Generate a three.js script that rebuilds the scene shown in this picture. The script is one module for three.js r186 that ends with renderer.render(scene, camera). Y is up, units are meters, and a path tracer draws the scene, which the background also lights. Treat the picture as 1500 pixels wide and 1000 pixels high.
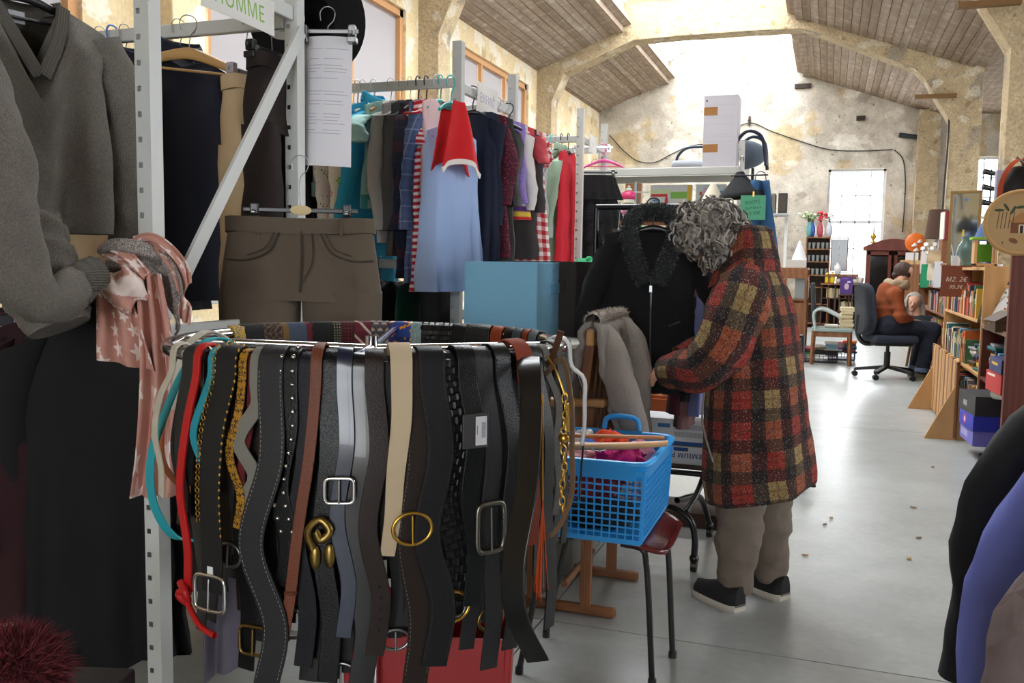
import * as THREE from 'three';
import { RoundedBoxGeometry } from 'three/addons/geometries/RoundedBoxGeometry.js';
import { mergeGeometries } from 'three/addons/utils/BufferGeometryUtils.js';
import { RectAreaLightUniformsLib } from 'three/addons/lights/RectAreaLightUniformsLib.js';
import { createNoise2D, createNoise3D, createNoise4D } from 'simplex-noise';

// ---------- camera, sky, exposure ----------
const scene = new THREE.Scene();
const FOCAL = 1300;                                            // pixels, for a frame of 1500 x 1000
const camera = new THREE.PerspectiveCamera(2 * Math.atan(500 / FOCAL) * 180 / Math.PI, 1.5, 0.05, 200);
camera.rotation.order = 'YXZ';
camera.position.set(0, 1.25, 0);
camera.rotation.set(-5.05 * Math.PI / 180, 19.53 * Math.PI / 180, 0.015);
scene.add(camera); camera.updateMatrixWorld(true);
const renderer = new THREE.WebGLRenderer({ antialias: true });
renderer.toneMapping = THREE.LinearToneMapping;
renderer.toneMappingExposure = 1.0;
renderer.shadowMap.enabled = true;
renderer.shadowMap.type = THREE.PCFSoftShadowMap;
scene.background = new THREE.Color(0.93, 0.97, 1.0);           // even overcast sky
scene.backgroundIntensity = 8.6;
RectAreaLightUniformsLib.init();
// daylight of that sky, as it comes in at each glazed opening: [width, height, position, point it faces]
for (const [w, h, p, q] of [
  [2.8, 4.0, [-2.15, 5.84, -18.3], [-2.15, 0, -18.3]], [2.8, 4.5, [-2.15, 5.84, -13.5], [-2.15, 0, -13.5]], [2.8, 4.5, [-2.15, 5.84, -8.5], [-2.15, 0, -8.5]], [2.8, 1.8, [-2.15, 5.84, -4.9], [-2.15, 0, -4.9]],   // ridge lantern, bay by bay
  [1.1, 2.75, [0.475, 1.955, -20.55], [0.475, 1.955, 0]], [0.85, 2.4, [2.75, 2.325, -20.55], [2.75, 2.325, 0]],                                                                                                   // far wall
  [2.5, 2.0, [6.35, 2.65, -3.9], [0, 2.65, -3.9]], [2.5, 2.0, [6.35, 2.65, -8.9], [0, 2.65, -8.9]], [2.5, 2.0, [6.35, 2.65, -13.9], [0, 2.65, -13.9]],                                                             // side aisle
  [3.2, 2.1, [0.8, 2.1, 5.55], [0.8, 2.1, 0]],                                                                                                                                                                 // behind the camera
]) { const l = new THREE.RectAreaLight(new THREE.Color(0.93, 0.97, 1.0), 5.4, w, h); l.position.set(...p); l.up.set(0, p[0] === q[0] && p[2] === q[2] ? 0 : 1, p[0] === q[0] && p[2] === q[2] ? 1 : 0); l.lookAt(...q); l.name = 'daylight'; scene.add(l); }

// ---------- helpers ----------
const V = (x, y, z) => new THREE.Vector3(x, y, z);
const DEG = Math.PI / 180;
function rng(seed) { let s = (seed * 2654435761) >>> 0 || 1; return () => { s |= 0; s = s + 0x6D2B79F5 | 0; let t = Math.imul(s ^ s >>> 15, 1 | s); t = t + Math.imul(t ^ t >>> 7, 61 | t) ^ t; return ((t ^ t >>> 14) >>> 0) / 4294967296; }; }
const n2 = createNoise2D(rng(11)), n3 = createNoise3D(rng(12)), n4 = createNoise4D(rng(13));
function fbm(x, y, o = 4) { let a = 0.5, s = 0; for (let i = 0; i < o; i++) { s += a * n2(x, y); x *= 2.03; y *= 2.03; a *= 0.5; } return s; }
// where a sight line of the photograph meets a plane of the place (used to measure it)
function sight(px, py) { return V((px - 750) / FOCAL, (500 - py) / FOCAL, -1).applyEuler(camera.rotation); }
function atZ(px, py, z) { const d = sight(px, py); return d.multiplyScalar(z / d.z).add(camera.position); }
function atX(px, py, x) { const d = sight(px, py); return d.multiplyScalar(x / d.x).add(camera.position); }
function atY(px, py, y) { const d = sight(px, py); return d.multiplyScalar((y - 1.25) / d.y).add(camera.position); }
function atD(px, py, D) { return sight(px, py).multiplyScalar(D).add(camera.position); }

const taken = {};
function numbered(n) { if (!(n in taken)) { taken[n] = 0; return n; } taken[n]++; return n + '_' + String(taken[n]).padStart(3, '0'); }
function prep(g) {
  let q = g.index ? g.toNonIndexed() : g;
  if (!q.attributes.normal) q.computeVertexNormals();
  if (!q.attributes.uv) q.setAttribute('uv', new THREE.BufferAttribute(new Float32Array(q.attributes.position.count * 2), 2));
  for (const k of Object.keys(q.attributes)) if (!['position', 'normal', 'uv'].includes(k)) q.deleteAttribute(k);
  q.morphAttributes = {}; return q;
}
function join(list) { const l = (Array.isArray(list) ? list.flat(5) : [list]).map(prep); return l.length === 1 ? l[0] : mergeGeometries(l); }
function obj(name, geoms, m, parent = scene) {
  const me = new THREE.Mesh(join(geoms), m); me.name = parent === scene ? numbered(name) : name;
  me.castShadow = me.receiveShadow = true; parent.add(me); return me;
}
function thing(name, label, category, pos = [0, 0, 0], turn = 0, group) {
  const o = new THREE.Group(); o.name = numbered(name); scene.add(o);
  if (pos.isVector3) o.position.copy(pos); else o.position.set(...pos);
  o.rotation.y = turn; o.userData = { label, category }; if (group) o.userData.group = group; return o;
}
function tag(o, label, category, group) { o.userData.label = label; o.userData.category = category; if (group) o.userData.group = group; return o; }
function struct(name, geoms, m) { const o = obj(name, geoms, m); o.userData.kind = 'structure'; return o; }
function structGroup(name) { const o = new THREE.Group(); o.name = numbered(name); o.userData.kind = 'structure'; scene.add(o); return o; }
function dup(root, pos, turn, label) {
  const r = root.clone(); r.name = numbered(root.name.replace(/_\d{3}$/, '')); scene.add(r); r.userData = { ...root.userData };
  if (pos) r.position.set(...(pos.isVector3 ? pos.toArray() : pos)); if (turn !== undefined) r.rotation.y = turn;
  if (label) r.userData.label = label; return r;
}
// geometry
function planarUV(g, s = 1) {          // uv in metres, from the dominant direction of each face
  g = g.index ? g.toNonIndexed() : g; const p = g.attributes.position, n = g.attributes.normal, uv = new Float32Array(p.count * 2);
  for (let i = 0; i < p.count; i++) {
    const ax = Math.abs(n.getX(i)), ay = Math.abs(n.getY(i)), az = Math.abs(n.getZ(i));
    let u, v; if (ay >= ax && ay >= az) { u = p.getX(i); v = p.getZ(i); } else if (ax >= az) { u = p.getZ(i); v = p.getY(i); } else { u = p.getX(i); v = p.getY(i); }
    uv[2 * i] = u * s; uv[2 * i + 1] = v * s;
  }
  g.setAttribute('uv', new THREE.BufferAttribute(uv, 2)); return g;
}
function bx(w, h, d, x = 0, y = 0, z = 0, rx = 0, ry = 0, rz = 0) { const g = new THREE.BoxGeometry(w, h, d); if (rx || ry || rz) g.applyMatrix4(new THREE.Matrix4().makeRotationFromEuler(new THREE.Euler(rx, ry, rz))); g.translate(x, y, z); return g; }
function rb(w, h, d, r = 0.005, x = 0, y = 0, z = 0, rx = 0, ry = 0, rz = 0, seg = 2) { const g = new RoundedBoxGeometry(w, h, d, seg, Math.min(r, w / 2.01, h / 2.01, d / 2.01)); if (rx || ry || rz) g.applyMatrix4(new THREE.Matrix4().makeRotationFromEuler(new THREE.Euler(rx, ry, rz))); g.translate(x, y, z); return g; }
function span(x0, x1, y0, y1, z0, z1) { return planarUV(bx(Math.abs(x1 - x0), Math.abs(y1 - y0), Math.abs(z1 - z0), (x0 + x1) / 2, (y0 + y1) / 2, (z0 + z1) / 2)); }
const vec = (a) => a.isVector3 ? a.clone() : V(...a);
function cyl(a, b, r0, r1 = r0, seg = 12, open = false) { a = vec(a); b = vec(b); const d = b.clone().sub(a); const g = new THREE.CylinderGeometry(r1, r0, d.length(), seg, 1, open); g.applyQuaternion(new THREE.Quaternion().setFromUnitVectors(V(0, 1, 0), d.clone().normalize())); g.translate(...a.add(b).multiplyScalar(0.5).toArray()); return g; }
function bar(a, b, w, t, up = V(0, 1, 0)) { a = vec(a); b = vec(b); const d = b.clone().sub(a), L = d.length(); const z = d.clone().normalize(), x = up.clone().cross(z).normalize(), y = z.clone().cross(x); const g = new RoundedBoxGeometry(w, t, L, 1, Math.min(w, t) * 0.12); g.applyMatrix4(new THREE.Matrix4().makeBasis(x, y, z)); g.translate(...a.add(b).multiplyScalar(0.5).toArray()); return g; }
function tube(pts, r, seg = 8, n, closed = false) { const c = new THREE.CatmullRomCurve3(pts.map(vec), closed, 'centripetal'); return new THREE.TubeGeometry(c, n || pts.length * 5, r, seg, closed); }
function lathe(prof, seg = 24, pos = [0, 0, 0]) { const g = new THREE.LatheGeometry(prof.map(([r, y]) => new THREE.Vector2(r, y)), seg); g.translate(...pos); return g; }
function ball(r, x = 0, y = 0, z = 0, sx = 1, sy = 1, sz = 1, ws = 16, hs = 12) { const g = new THREE.SphereGeometry(r, ws, hs); g.scale(sx, sy, sz); g.translate(x, y, z); return g; }
function extr(pts, depth, bevel = 0, holes = []) {
  const s = new THREE.Shape(pts.map(([x, y]) => new THREE.Vector2(x, y))); for (const h of holes) s.holes.push(new THREE.Path(h.map(([x, y]) => new THREE.Vector2(x, y))));
  return new THREE.ExtrudeGeometry(s, { depth, bevelEnabled: bevel > 0, bevelSize: bevel, bevelThickness: bevel, bevelSegments: 2, curveSegments: 8 });
}
// surface through rings of points; closed rings, capped ends, smooth normals
function loft(rings, { closed = true, cap0 = true, cap1 = true, u1 = null } = {}) {
  const R = rings.length, N = rings[0].length, C = closed ? N + 1 : N, pos = [], uv = [], idx = [];
  let v = 0;
  for (let i = 0; i < R; i++) {
    if (i) v += rings[i][0].distanceTo(rings[i - 1][0]) || 0.001;
    let u = 0;
    for (let j = 0; j < C; j++) { const p = rings[i][j % N]; if (j) u += p.distanceTo(rings[i][(j - 1) % N]); pos.push(p.x, p.y, p.z); uv.push(u1 === null ? u : u1 * j / (C - 1), v); }
  }
  for (let i = 0; i < R - 1; i++) for (let j = 0; j < C - 1; j++) { const a = i * C + j, b = a + 1, c = a + C, d = c + 1; idx.push(a, c, b, b, c, d); }
  const cap = (i, flip) => { const c = V(0, 0, 0); rings[i].forEach((p) => c.add(p)); c.divideScalar(N); const k = pos.length / 3; pos.push(c.x, c.y, c.z); uv.push(0, 0); const s = pos.length / 3; for (let j = 0; j < N; j++) { const p = rings[i][j]; pos.push(p.x, p.y, p.z); uv.push(p.x, p.z); } for (let j = 0; j < N; j++) { const a = s + j, b = s + (j + 1) % N; flip ? idx.push(k, b, a) : idx.push(k, a, b); } };
  if (closed && cap0) cap(0, false); if (closed && cap1) cap(R - 1, true);
  const g = new THREE.BufferGeometry(); g.setAttribute('position', new THREE.Float32BufferAttribute(pos, 3)); g.setAttribute('uv', new THREE.Float32BufferAttribute(uv, 2)); g.setIndex(idx); g.computeVertexNormals();
  if (closed) { const n = g.attributes.normal; for (let i = 0; i < R; i++) { const a = i * C, b = a + C - 1; const m = V(n.getX(a) + n.getX(b), n.getY(a) + n.getY(b), n.getZ(a) + n.getZ(b)).normalize(); n.setXYZ(a, m.x, m.y, m.z); n.setXYZ(b, m.x, m.y, m.z); } }
  return g;
}
// flat strap along a path: side(t) gives the direction of its width
function strap(pts, width, thick, side, n = 40, wf = null) {
  const c = new THREE.CatmullRomCurve3(pts.map(vec), false, 'centripetal'), rings = [];
  for (let i = 0; i <= n; i++) {
    const t = i / n, p = c.getPointAt(t), T = c.getTangentAt(t); let s = (typeof side === 'function' ? side(t) : side).clone(); s.addScaledVector(T, -s.dot(T)).normalize();
    const nn = T.clone().cross(s), w = width / 2 * (wf ? wf(t) : 1), h = thick / 2;
    const P = (a, b) => p.clone().addScaledVector(s, a).addScaledVector(nn, b);
    rings.push([P(-w, -h * 0.6), P(-w * 0.92, -h), P(w * 0.92, -h), P(w, -h * 0.6), P(w, h * 0.6), P(w * 0.92, h), P(-w * 0.92, h), P(-w, h * 0.6)]);
  }
  return loft(rings);
}
function sheet(fn, nu, nv, thick) {    // cloth or paper with thickness: fn(u, v) -> Vector3
  const front = [], back = [];
  const e = 1e-3;
  for (let j = 0; j <= nv; j++) for (let i = 0; i <= nu; i++) {
    const u = i / nu, v = j / nv, p = fn(u, v), du = fn(Math.min(1, u + e), v).sub(fn(Math.max(0, u - e), v)), dv = fn(u, Math.min(1, v + e)).sub(fn(u, Math.max(0, v - e)));
    const n = du.cross(dv).normalize().multiplyScalar(thick / 2); front.push(p.clone().add(n)); back.push(p.clone().sub(n));
  }
  const pos = [], uv = [], idx = [], W = nu + 1;
  front.forEach((p, k) => { pos.push(p.x, p.y, p.z); uv.push((k % W) / nu, Math.floor(k / W) / nv); }); const o = front.length;
  back.forEach((p, k) => { pos.push(p.x, p.y, p.z); uv.push((k % W) / nu, Math.floor(k / W) / nv); });
  for (let j = 0; j < nv; j++) for (let i = 0; i < nu; i++) { const a = j * W + i, b = a + 1, c = a + W, d = c + 1; idx.push(a, b, c, b, d, c, o + a, o + c, o + b, o + b, o + c, o + d); }
  const rim = []; for (let i = 0; i < nu; i++) rim.push(i); for (let j = 0; j < nv; j++) rim.push(j * W + nu); for (let i = nu; i > 0; i--) rim.push(nv * W + i); for (let j = nv; j > 0; j--) rim.push(j * W);
  rim.forEach((a, k) => { const b = rim[(k + 1) % rim.length]; idx.push(a, o + a, b, b, o + a, o + b); });
  const g = new THREE.BufferGeometry(); g.setAttribute('position', new THREE.Float32BufferAttribute(pos, 3)); g.setAttribute('uv', new THREE.Float32BufferAttribute(uv, 2)); g.setIndex(idx); g.computeVertexNormals(); return g;
}
// closed surface of a distance field (surface nets)
function fieldMesh(f, lo, hi, cell) {
  const nx = Math.ceil((hi[0] - lo[0]) / cell) + 1, ny = Math.ceil((hi[1] - lo[1]) / cell) + 1, nz = Math.ceil((hi[2] - lo[2]) / cell) + 1;
  const F = new Float32Array(nx * ny * nz), at = (i, j, k) => i + nx * (j + ny * k);
  for (let k = 0; k < nz; k++) for (let j = 0; j < ny; j++) for (let i = 0; i < nx; i++) F[at(i, j, k)] = f(lo[0] + i * cell, lo[1] + j * cell, lo[2] + k * cell);
  const id = new Int32Array(nx * ny * nz).fill(-1), pos = [], idx = [];
  const E = [[0, 1], [2, 3], [4, 5], [6, 7], [0, 2], [1, 3], [4, 6], [5, 7], [0, 4], [1, 5], [2, 6], [3, 7]];
  for (let k = 0; k < nz - 1; k++) for (let j = 0; j < ny - 1; j++) for (let i = 0; i < nx - 1; i++) {
    const v = []; let m = 0; for (let c = 0; c < 8; c++) { v[c] = F[at(i + (c & 1), j + (c >> 1 & 1), k + (c >> 2))]; if (v[c] < 0) m |= 1 << c; }
    if (m === 0 || m === 255) continue;
    let x = 0, y = 0, z = 0, n = 0;
    for (const [a, b] of E) if ((v[a] < 0) !== (v[b] < 0)) { const t = v[a] / (v[a] - v[b]); x += (a & 1) + t * ((b & 1) - (a & 1)); y += (a >> 1 & 1) + t * ((b >> 1 & 1) - (a >> 1 & 1)); z += (a >> 2) + t * ((b >> 2) - (a >> 2)); n++; }
    id[at(i, j, k)] = pos.length / 3; pos.push(lo[0] + (i + x / n) * cell, lo[1] + (j + y / n) * cell, lo[2] + (k + z / n) * cell);
  }
  const quad = (a, b, c, d, flip) => { if (flip) idx.push(a, c, b, a, d, c); else idx.push(a, b, c, a, c, d); };
  for (let k = 1; k < nz - 1; k++) for (let j = 1; j < ny - 1; j++) for (let i = 1; i < nx - 1; i++) {
    const s = F[at(i, j, k)] < 0;
    if (s !== F[at(i + 1, j, k)] < 0) quad(id[at(i, j - 1, k - 1)], id[at(i, j, k - 1)], id[at(i, j, k)], id[at(i, j - 1, k)], !s);
    if (s !== F[at(i, j + 1, k)] < 0) quad(id[at(i - 1, j, k - 1)], id[at(i - 1, j, k)], id[at(i, j, k)], id[at(i, j, k - 1)], !s);
    if (s !== F[at(i, j, k + 1)] < 0) quad(id[at(i - 1, j - 1, k)], id[at(i, j - 1, k)], id[at(i, j, k)], id[at(i - 1, j, k)], !s);
  }
  const g = new THREE.BufferGeometry(); g.setAttribute('position', new THREE.Float32BufferAttribute(pos, 3)); g.setIndex(idx); g.computeVertexNormals(); return g;
}
function capsule(p, a, b, ra, rb_) { const bax = b[0] - a[0], bay = b[1] - a[1], baz = b[2] - a[2], pax = p[0] - a[0], pay = p[1] - a[1], paz = p[2] - a[2]; const h = Math.max(0, Math.min(1, (pax * bax + pay * bay + paz * baz) / (bax * bax + bay * bay + baz * baz || 1e-9))); return Math.hypot(pax - h * bax, pay - h * bay, paz - h * baz) - (ra + (rb_ - ra) * h); }
function smin(a, b, k) { const h = Math.max(k - Math.abs(a - b), 0) / k; return Math.min(a, b) - h * h * k * 0.25; }
function bonesField(bones, k = 0.03) { return (x, y, z) => { const p = [x, y, z]; let d = 9; for (const [a, b, ra, r2] of bones) { const c = capsule(p, a, b, ra, r2 ?? ra); d = d === 9 ? c : smin(d, c, k); } return d; }; }

// ---------- textures and materials ----------
function tex(w, h, fn, srgb = true) {   // fn(u, v) -> [r, g, b] 0..1, or a number
  const d = new Uint8Array(w * h * 4);
  for (let y = 0; y < h; y++) for (let x = 0; x < w; x++) { let c = fn(x / w, y / h, x, y); if (typeof c === 'number') c = [c, c, c]; const o = 4 * (y * w + x); d[o] = Math.max(0, Math.min(255, c[0] * 255)); d[o + 1] = Math.max(0, Math.min(255, c[1] * 255)); d[o + 2] = Math.max(0, Math.min(255, c[2] * 255)); d[o + 3] = 255; }
  const t = new THREE.DataTexture(d, w, h); t.wrapS = t.wrapT = THREE.RepeatWrapping; t.magFilter = THREE.LinearFilter; t.minFilter = THREE.LinearMipmapLinearFilter; t.generateMipmaps = true; if (srgb) t.colorSpace = THREE.SRGBColorSpace; t.needsUpdate = true; return t;
}
function canvasTex(w, h, draw) { const c = document.createElement('canvas'); c.width = w; c.height = h; draw(c.getContext('2d'), w, h); const t = new THREE.CanvasTexture(c); t.colorSpace = THREE.SRGBColorSpace; t.magFilter = THREE.LinearFilter; return t; }
// noise that tiles over 0..1
function tnoise(u, v, f, o = 4, s = 0) { let a = 0.5, r = 0; const A = u * 2 * Math.PI, B = v * 2 * Math.PI, ca = Math.cos(A), sa = Math.sin(A), cb = Math.cos(B), sb = Math.sin(B); for (let i = 0; i < o; i++) { const R = f / (2 * Math.PI); r += a * n4(ca * R + s, sa * R + s * 0.7, cb * R - s, sb * R); f *= 2; a *= 0.5; } return r; }
const mix = (a, b, t) => a.map((x, i) => x + (b[i] - x) * Math.max(0, Math.min(1, t)));
const hex = (s) => { const n = parseInt(s.slice(1), 16); return [(n >> 16 & 255) / 255, (n >> 8 & 255) / 255, (n & 255) / 255]; };
const rep = (t, x, y) => { const c = t.clone(); c.repeat.set(x, y); c.needsUpdate = true; return c; };
const cache = {};
function mat(color, roughness = 0.8, o = {}) { const key = color + roughness + Object.entries(o).map(([k, v]) => k + (v?.uuid || v)).join(); if (cache[key]) return cache[key]; const P = o.clearcoat || o.sheen || o.transmission || o.specularIntensity !== undefined ? THREE.MeshPhysicalMaterial : THREE.MeshStandardMaterial; return cache[key] = new P({ color, roughness, side: THREE.DoubleSide, ...o }); }
const fabricBump = tex(256, 256, (u, v, x, y) => 0.5 + 0.22 * Math.sin(x * Math.PI / 2) * Math.sin(y * Math.PI / 2) + 0.4 * tnoise(u, v, 6, 4), false); fabricBump.repeat.set(8, 8);
const knitBump = tex(256, 256, (u, v, x, y) => { const c = (x % 16) / 16, s = ((y + 8 * Math.abs(c - 0.5) * 2) % 12) / 12; return 0.3 + 0.6 * Math.sin(s * Math.PI) * Math.sin(c * Math.PI) ** 0.5; }, false); knitBump.repeat.set(7, 7);
const leatherBump = tex(256, 256, (u, v) => 0.5 + 0.7 * tnoise(u, v, 28, 3), false); leatherBump.repeat.set(10, 10);
const crocBump = tex(256, 256, (u, v, x, y) => { const r = Math.floor(y / 32), xx = (x + (r % 2) * 21) % 42; return Math.min(1, Math.min(xx, 42 - xx, y % 32, 32 - y % 32) / 6); }, false); crocBump.repeat.set(10, 10);
const cloth = (c, o = {}) => mat(c, 0.92, { bumpMap: fabricBump, bumpScale: 0.0008, ...o });
const knit = (c, o = {}) => mat(c, 0.95, { bumpMap: knitBump, bumpScale: 0.002, ...o });
const leather = (c, r = 0.42) => mat(c, r, { bumpMap: leatherBump, bumpScale: 0.0006, specularIntensity: 0.55 });
const chrome = mat('#d8d8dc', 0.14, { metalness: 1 }), steel = mat('#8f9092', 0.35, { metalness: 1 }), gold = mat('#c9a04a', 0.3, { metalness: 1 }), darkSteel = mat('#2a2b2d', 0.45, { metalness: 0.6 });
const wood = (c1, c2, s) => { const t = tex(256, 256, (u, v) => mix(hex(c1), hex(c2), 0.5 + 0.5 * Math.sin(24 * (u + 0.12 * tnoise(u, v, 2, 3, s))) * 0.6 + tnoise(u * 1, v, 3, 4, s + 3) * 0.6)); return mat('#ffffff', 0.55, { map: t }); };
const paintWhite = mat('#c9cac6', 0.45), paintGrey = mat('#c6c9c8', 0.42);
const blackPlastic = mat('#16171a', 0.35), whitePlastic = mat('#dfe0de', 0.4);
// ---------- the building ----------
const XL = -5.2, XR = 1.72, ZF = -20.5, ZB = 5.5, EAVE = 4.75, XS0 = -3.6, XS1 = -0.7, YS = 5.4;
const FR = [-16, -11, -6, -1, 4];                               // portal frames
const plasterTex = tex(1024, 1024, (u, v) => {
  const b = tnoise(u, v, 2, 6, 1); let c = mix(hex('#c9c2b6'), hex('#a39a8d'), 0.5 + 1.4 * b); const e = 0.06 * tnoise(u, v, 50, 4, 77);
  const och = tnoise(u, v, 2.5, 6, 9) + e; if (och > 0.1) c = mix(c, hex('#b0986e'), Math.min(1, (och - 0.1) * 8) * 0.6);
  const wh = tnoise(u, v, 3, 6, 23) + e; if (wh > 0.18) c = mix(c, hex('#d6d1c8'), Math.min(1, (wh - 0.18) * 12) * 0.6);
  const gr = tnoise(u, v, 5, 6, 41) + e; if (gr > 0.27) c = mix(c, hex('#847b70'), Math.min(1, (gr - 0.27) * 8) * 0.5);
  const sp = tnoise(u, v, 30, 2, 5); if (sp > 0.47) c = mix(c, hex('#453f38'), 0.55);
  const f = 1 + 0.14 * tnoise(u, v, 70, 3, 7) + 0.16 * tnoise(u, v, 12, 4, 17); return c.map((q) => q * f);
});
const creamTex = tex(1024, 1024, (u, v) => {
  let c = mix(hex('#dcc9a4'), hex('#c9b48c'), 0.5 + 1.1 * tnoise(u, v, 3, 5, 2)); const e = 0.05 * tnoise(u, v, 60, 3, 78), sv = v * 0.3;
  const wh = tnoise(u, v, 5, 6, 33) + e; if (wh > 0.12) c = mix(c, hex('#dcd6c9'), Math.min(1, (wh - 0.12) * 18) * 0.75);
  const st = tnoise(u, v, 8, 6, 51) + e; if (st > 0.27) c = mix(c, hex('#9a8868'), Math.min(1, (st - 0.27) * 10) * 0.5);
  const f = 1 + 0.12 * tnoise(u, v, 60, 3, 8); return c.map((q) => q * f);
});
const boardTex = tex(512, 512, (u, v) => { const g = tnoise(u, v, 3, 4, 4), s = 0.5 + 0.5 * Math.sin(u * 2 * Math.PI * 14 + 5 * tnoise(u, v, 2, 3, 6)); let c = mix(hex('#a69685'), hex('#8b7a6c'), 0.5 + g); c = mix(c, hex('#bcb1a3'), Math.max(0, tnoise(u, v, 8, 4, 17)) * 1.6); return c.map((q) => q * (0.92 + 0.1 * s)); });
const floorTex = tex(1024, 1024, (u, v) => { let c = mix(hex('#a9acab'), hex('#9a9d9b'), 0.5 + 0.5 * tnoise(u, v, 4, 5, 3)); const k = 1 + 0.1 * tnoise(u, v, 11, 6, 14); c = c.map((q) => q * k); const f = 1 + 0.07 * tnoise(u, v, 80, 3, 19); return c.map((q) => q * f); });
const plasterBump = tex(512, 512, (u, v) => 0.5 + 0.5 * tnoise(u, v, 10, 5, 2), false);
const wallM = mat('#ffffff', 0.93, { map: rep(plasterTex, 0.28, 0.28), bumpMap: rep(plasterBump, 0.5, 0.5), bumpScale: 0.012 });
const creamM = mat('#ffffff', 0.93, { map: rep(creamTex, 0.3, 0.3), bumpMap: rep(plasterBump, 0.5, 0.5), bumpScale: 0.01 });
const boardM = ['#ffffff', '#ece6de', '#f6f2ee', '#dcd3c8'].map((c) => mat(c, 0.95, { map: rep(boardTex, 0.6, 0.6), bumpMap: rep(plasterBump, 0.7, 0.7), bumpScale: 0.006 }));
const pillarTex = tex(1024, 1024, (u, v) => {
  const e = 0.1 * tnoise(u, v, 60, 4, 77); let c = mix(hex('#b8a98c'), hex('#a3937a'), 0.5 + 1.2 * tnoise(u, v, 4, 5, 61)); const pe = tnoise(u, v, 4, 6, 63) + e; if (pe > 0.14) c = mix(c, mix(hex('#958d80'), hex('#857d72'), 0.5 + tnoise(u, v, 20, 4, 65)), Math.min(1, (pe - 0.14) * 20) * 0.85);
  const wh = tnoise(u, v, 6, 6, 67) + e; if (wh > 0.24) c = mix(c, hex('#c6c0b4'), Math.min(1, (wh - 0.24) * 20) * 0.7); const rs = tnoise(u, v, 12, 5, 69) + e; if (rs > 0.33) c = mix(c, hex('#75603f'), 0.45); const f = 1 + 0.24 * tnoise(u, v, 60, 4, 7); return c.map((q) => q * f); });
const pillarM = mat('#f4efe6', 0.95, { map: rep(pillarTex, 0.4, 0.4), bumpMap: rep(plasterBump, 1.1, 1.1), bumpScale: 0.02 });
const floorM = ['#ffffff', '#f4f4f2', '#fafbfb'].map((c) => mat(c, 0.31, { map: rep(floorTex, 0.25, 0.25) }));
const glassM = new THREE.MeshPhysicalMaterial({ color: '#ffffff', transmission: 1, roughness: 0.02, thickness: 0, ior: 1.45, side: THREE.DoubleSide });
const T90w = Math.PI / 2;
const frameWood = mat('#b98a5c', 0.7), frameWhite = mat('#c9ccd0', 0.6), clothPanel = mat('#a9a4a6', 1, { transmission: 0.1, thickness: 0 });

{ // floor: a concrete bed with separate slabs
  const f = struct('floor', span(XL - 0.3, 6.6, -0.3, -0.012, ZF - 0.3, ZB + 0.3), mat('#4d4e4c', 0.9));
  const xs = [XL - 0.3, -3.2, -0.9, 1.135, 3.4, 6.6], zs = [ZB + 0.3, 1.5, -2.9, -7.4, -11.8, -16.2, ZF - 0.3]; let k = 0;
  for (let i = 0; i < 5; i++) for (let j = 0; j < 6; j++) obj('slab', span(xs[i] + 0.003, xs[i + 1] - 0.003, -0.012, 0, zs[j] - 0.003, zs[j + 1] + 0.003), floorM[k++ % 3], f);
}
const W3 = [[-2.0, -5.2], [-6.6, -10.45], [-12.1, -15.35]];     // openings of the left wall
const WY0 = 2.0, WY1 = 4.42;
{ // left wall with cloth-covered windows
  const g = []; let z = ZB;
  for (const [a, b] of W3) { g.push(span(XL - 0.3, XL, 0, 5.2, z, a)); g.push(span(XL - 0.3, XL, 0, WY0, a, b), span(XL - 0.3, XL, WY1, 5.2, a, b)); z = b; }
  g.push(span(XL - 0.3, XL, 0, 5.2, z, ZF)); struct('wall_left', g, creamM);
  W3.forEach(([a, b], i) => {
    const w = structGroup('window_' + (i + 2)); const n = 3, L = (a - b) / n, x = XL - 0.1;
    obj('window_frame', [span(x - 0.05, x + 0.06, WY1 - 0.09, WY1, a, b), span(x - 0.05, x + 0.06, WY0, WY0 + 0.09, a, b), span(x - 0.05, x + 0.06, WY0, WY1, a, a - 0.09), span(x - 0.05, x + 0.06, WY0, WY1, b + 0.09, b)], frameWood, w);
    for (let k = 1; k < n; k++) obj('mullion', span(x - 0.04, x + 0.06, WY0 + 0.09, WY1 - 0.09, a - k * L + 0.035, a - k * L - 0.035), frameWood, w);
    for (let k = 0; k < n; k++) obj('cloth_panel', span(x - 0.012, x - 0.002, WY0 + 0.09, WY1 - 0.09, a - k * L - 0.05, a - (k + 1) * L + 0.05), clothPanel, w);
  });
}
const RIDGE = V(-2.15, 6.75, 0), CURB = 5.85;
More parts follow.
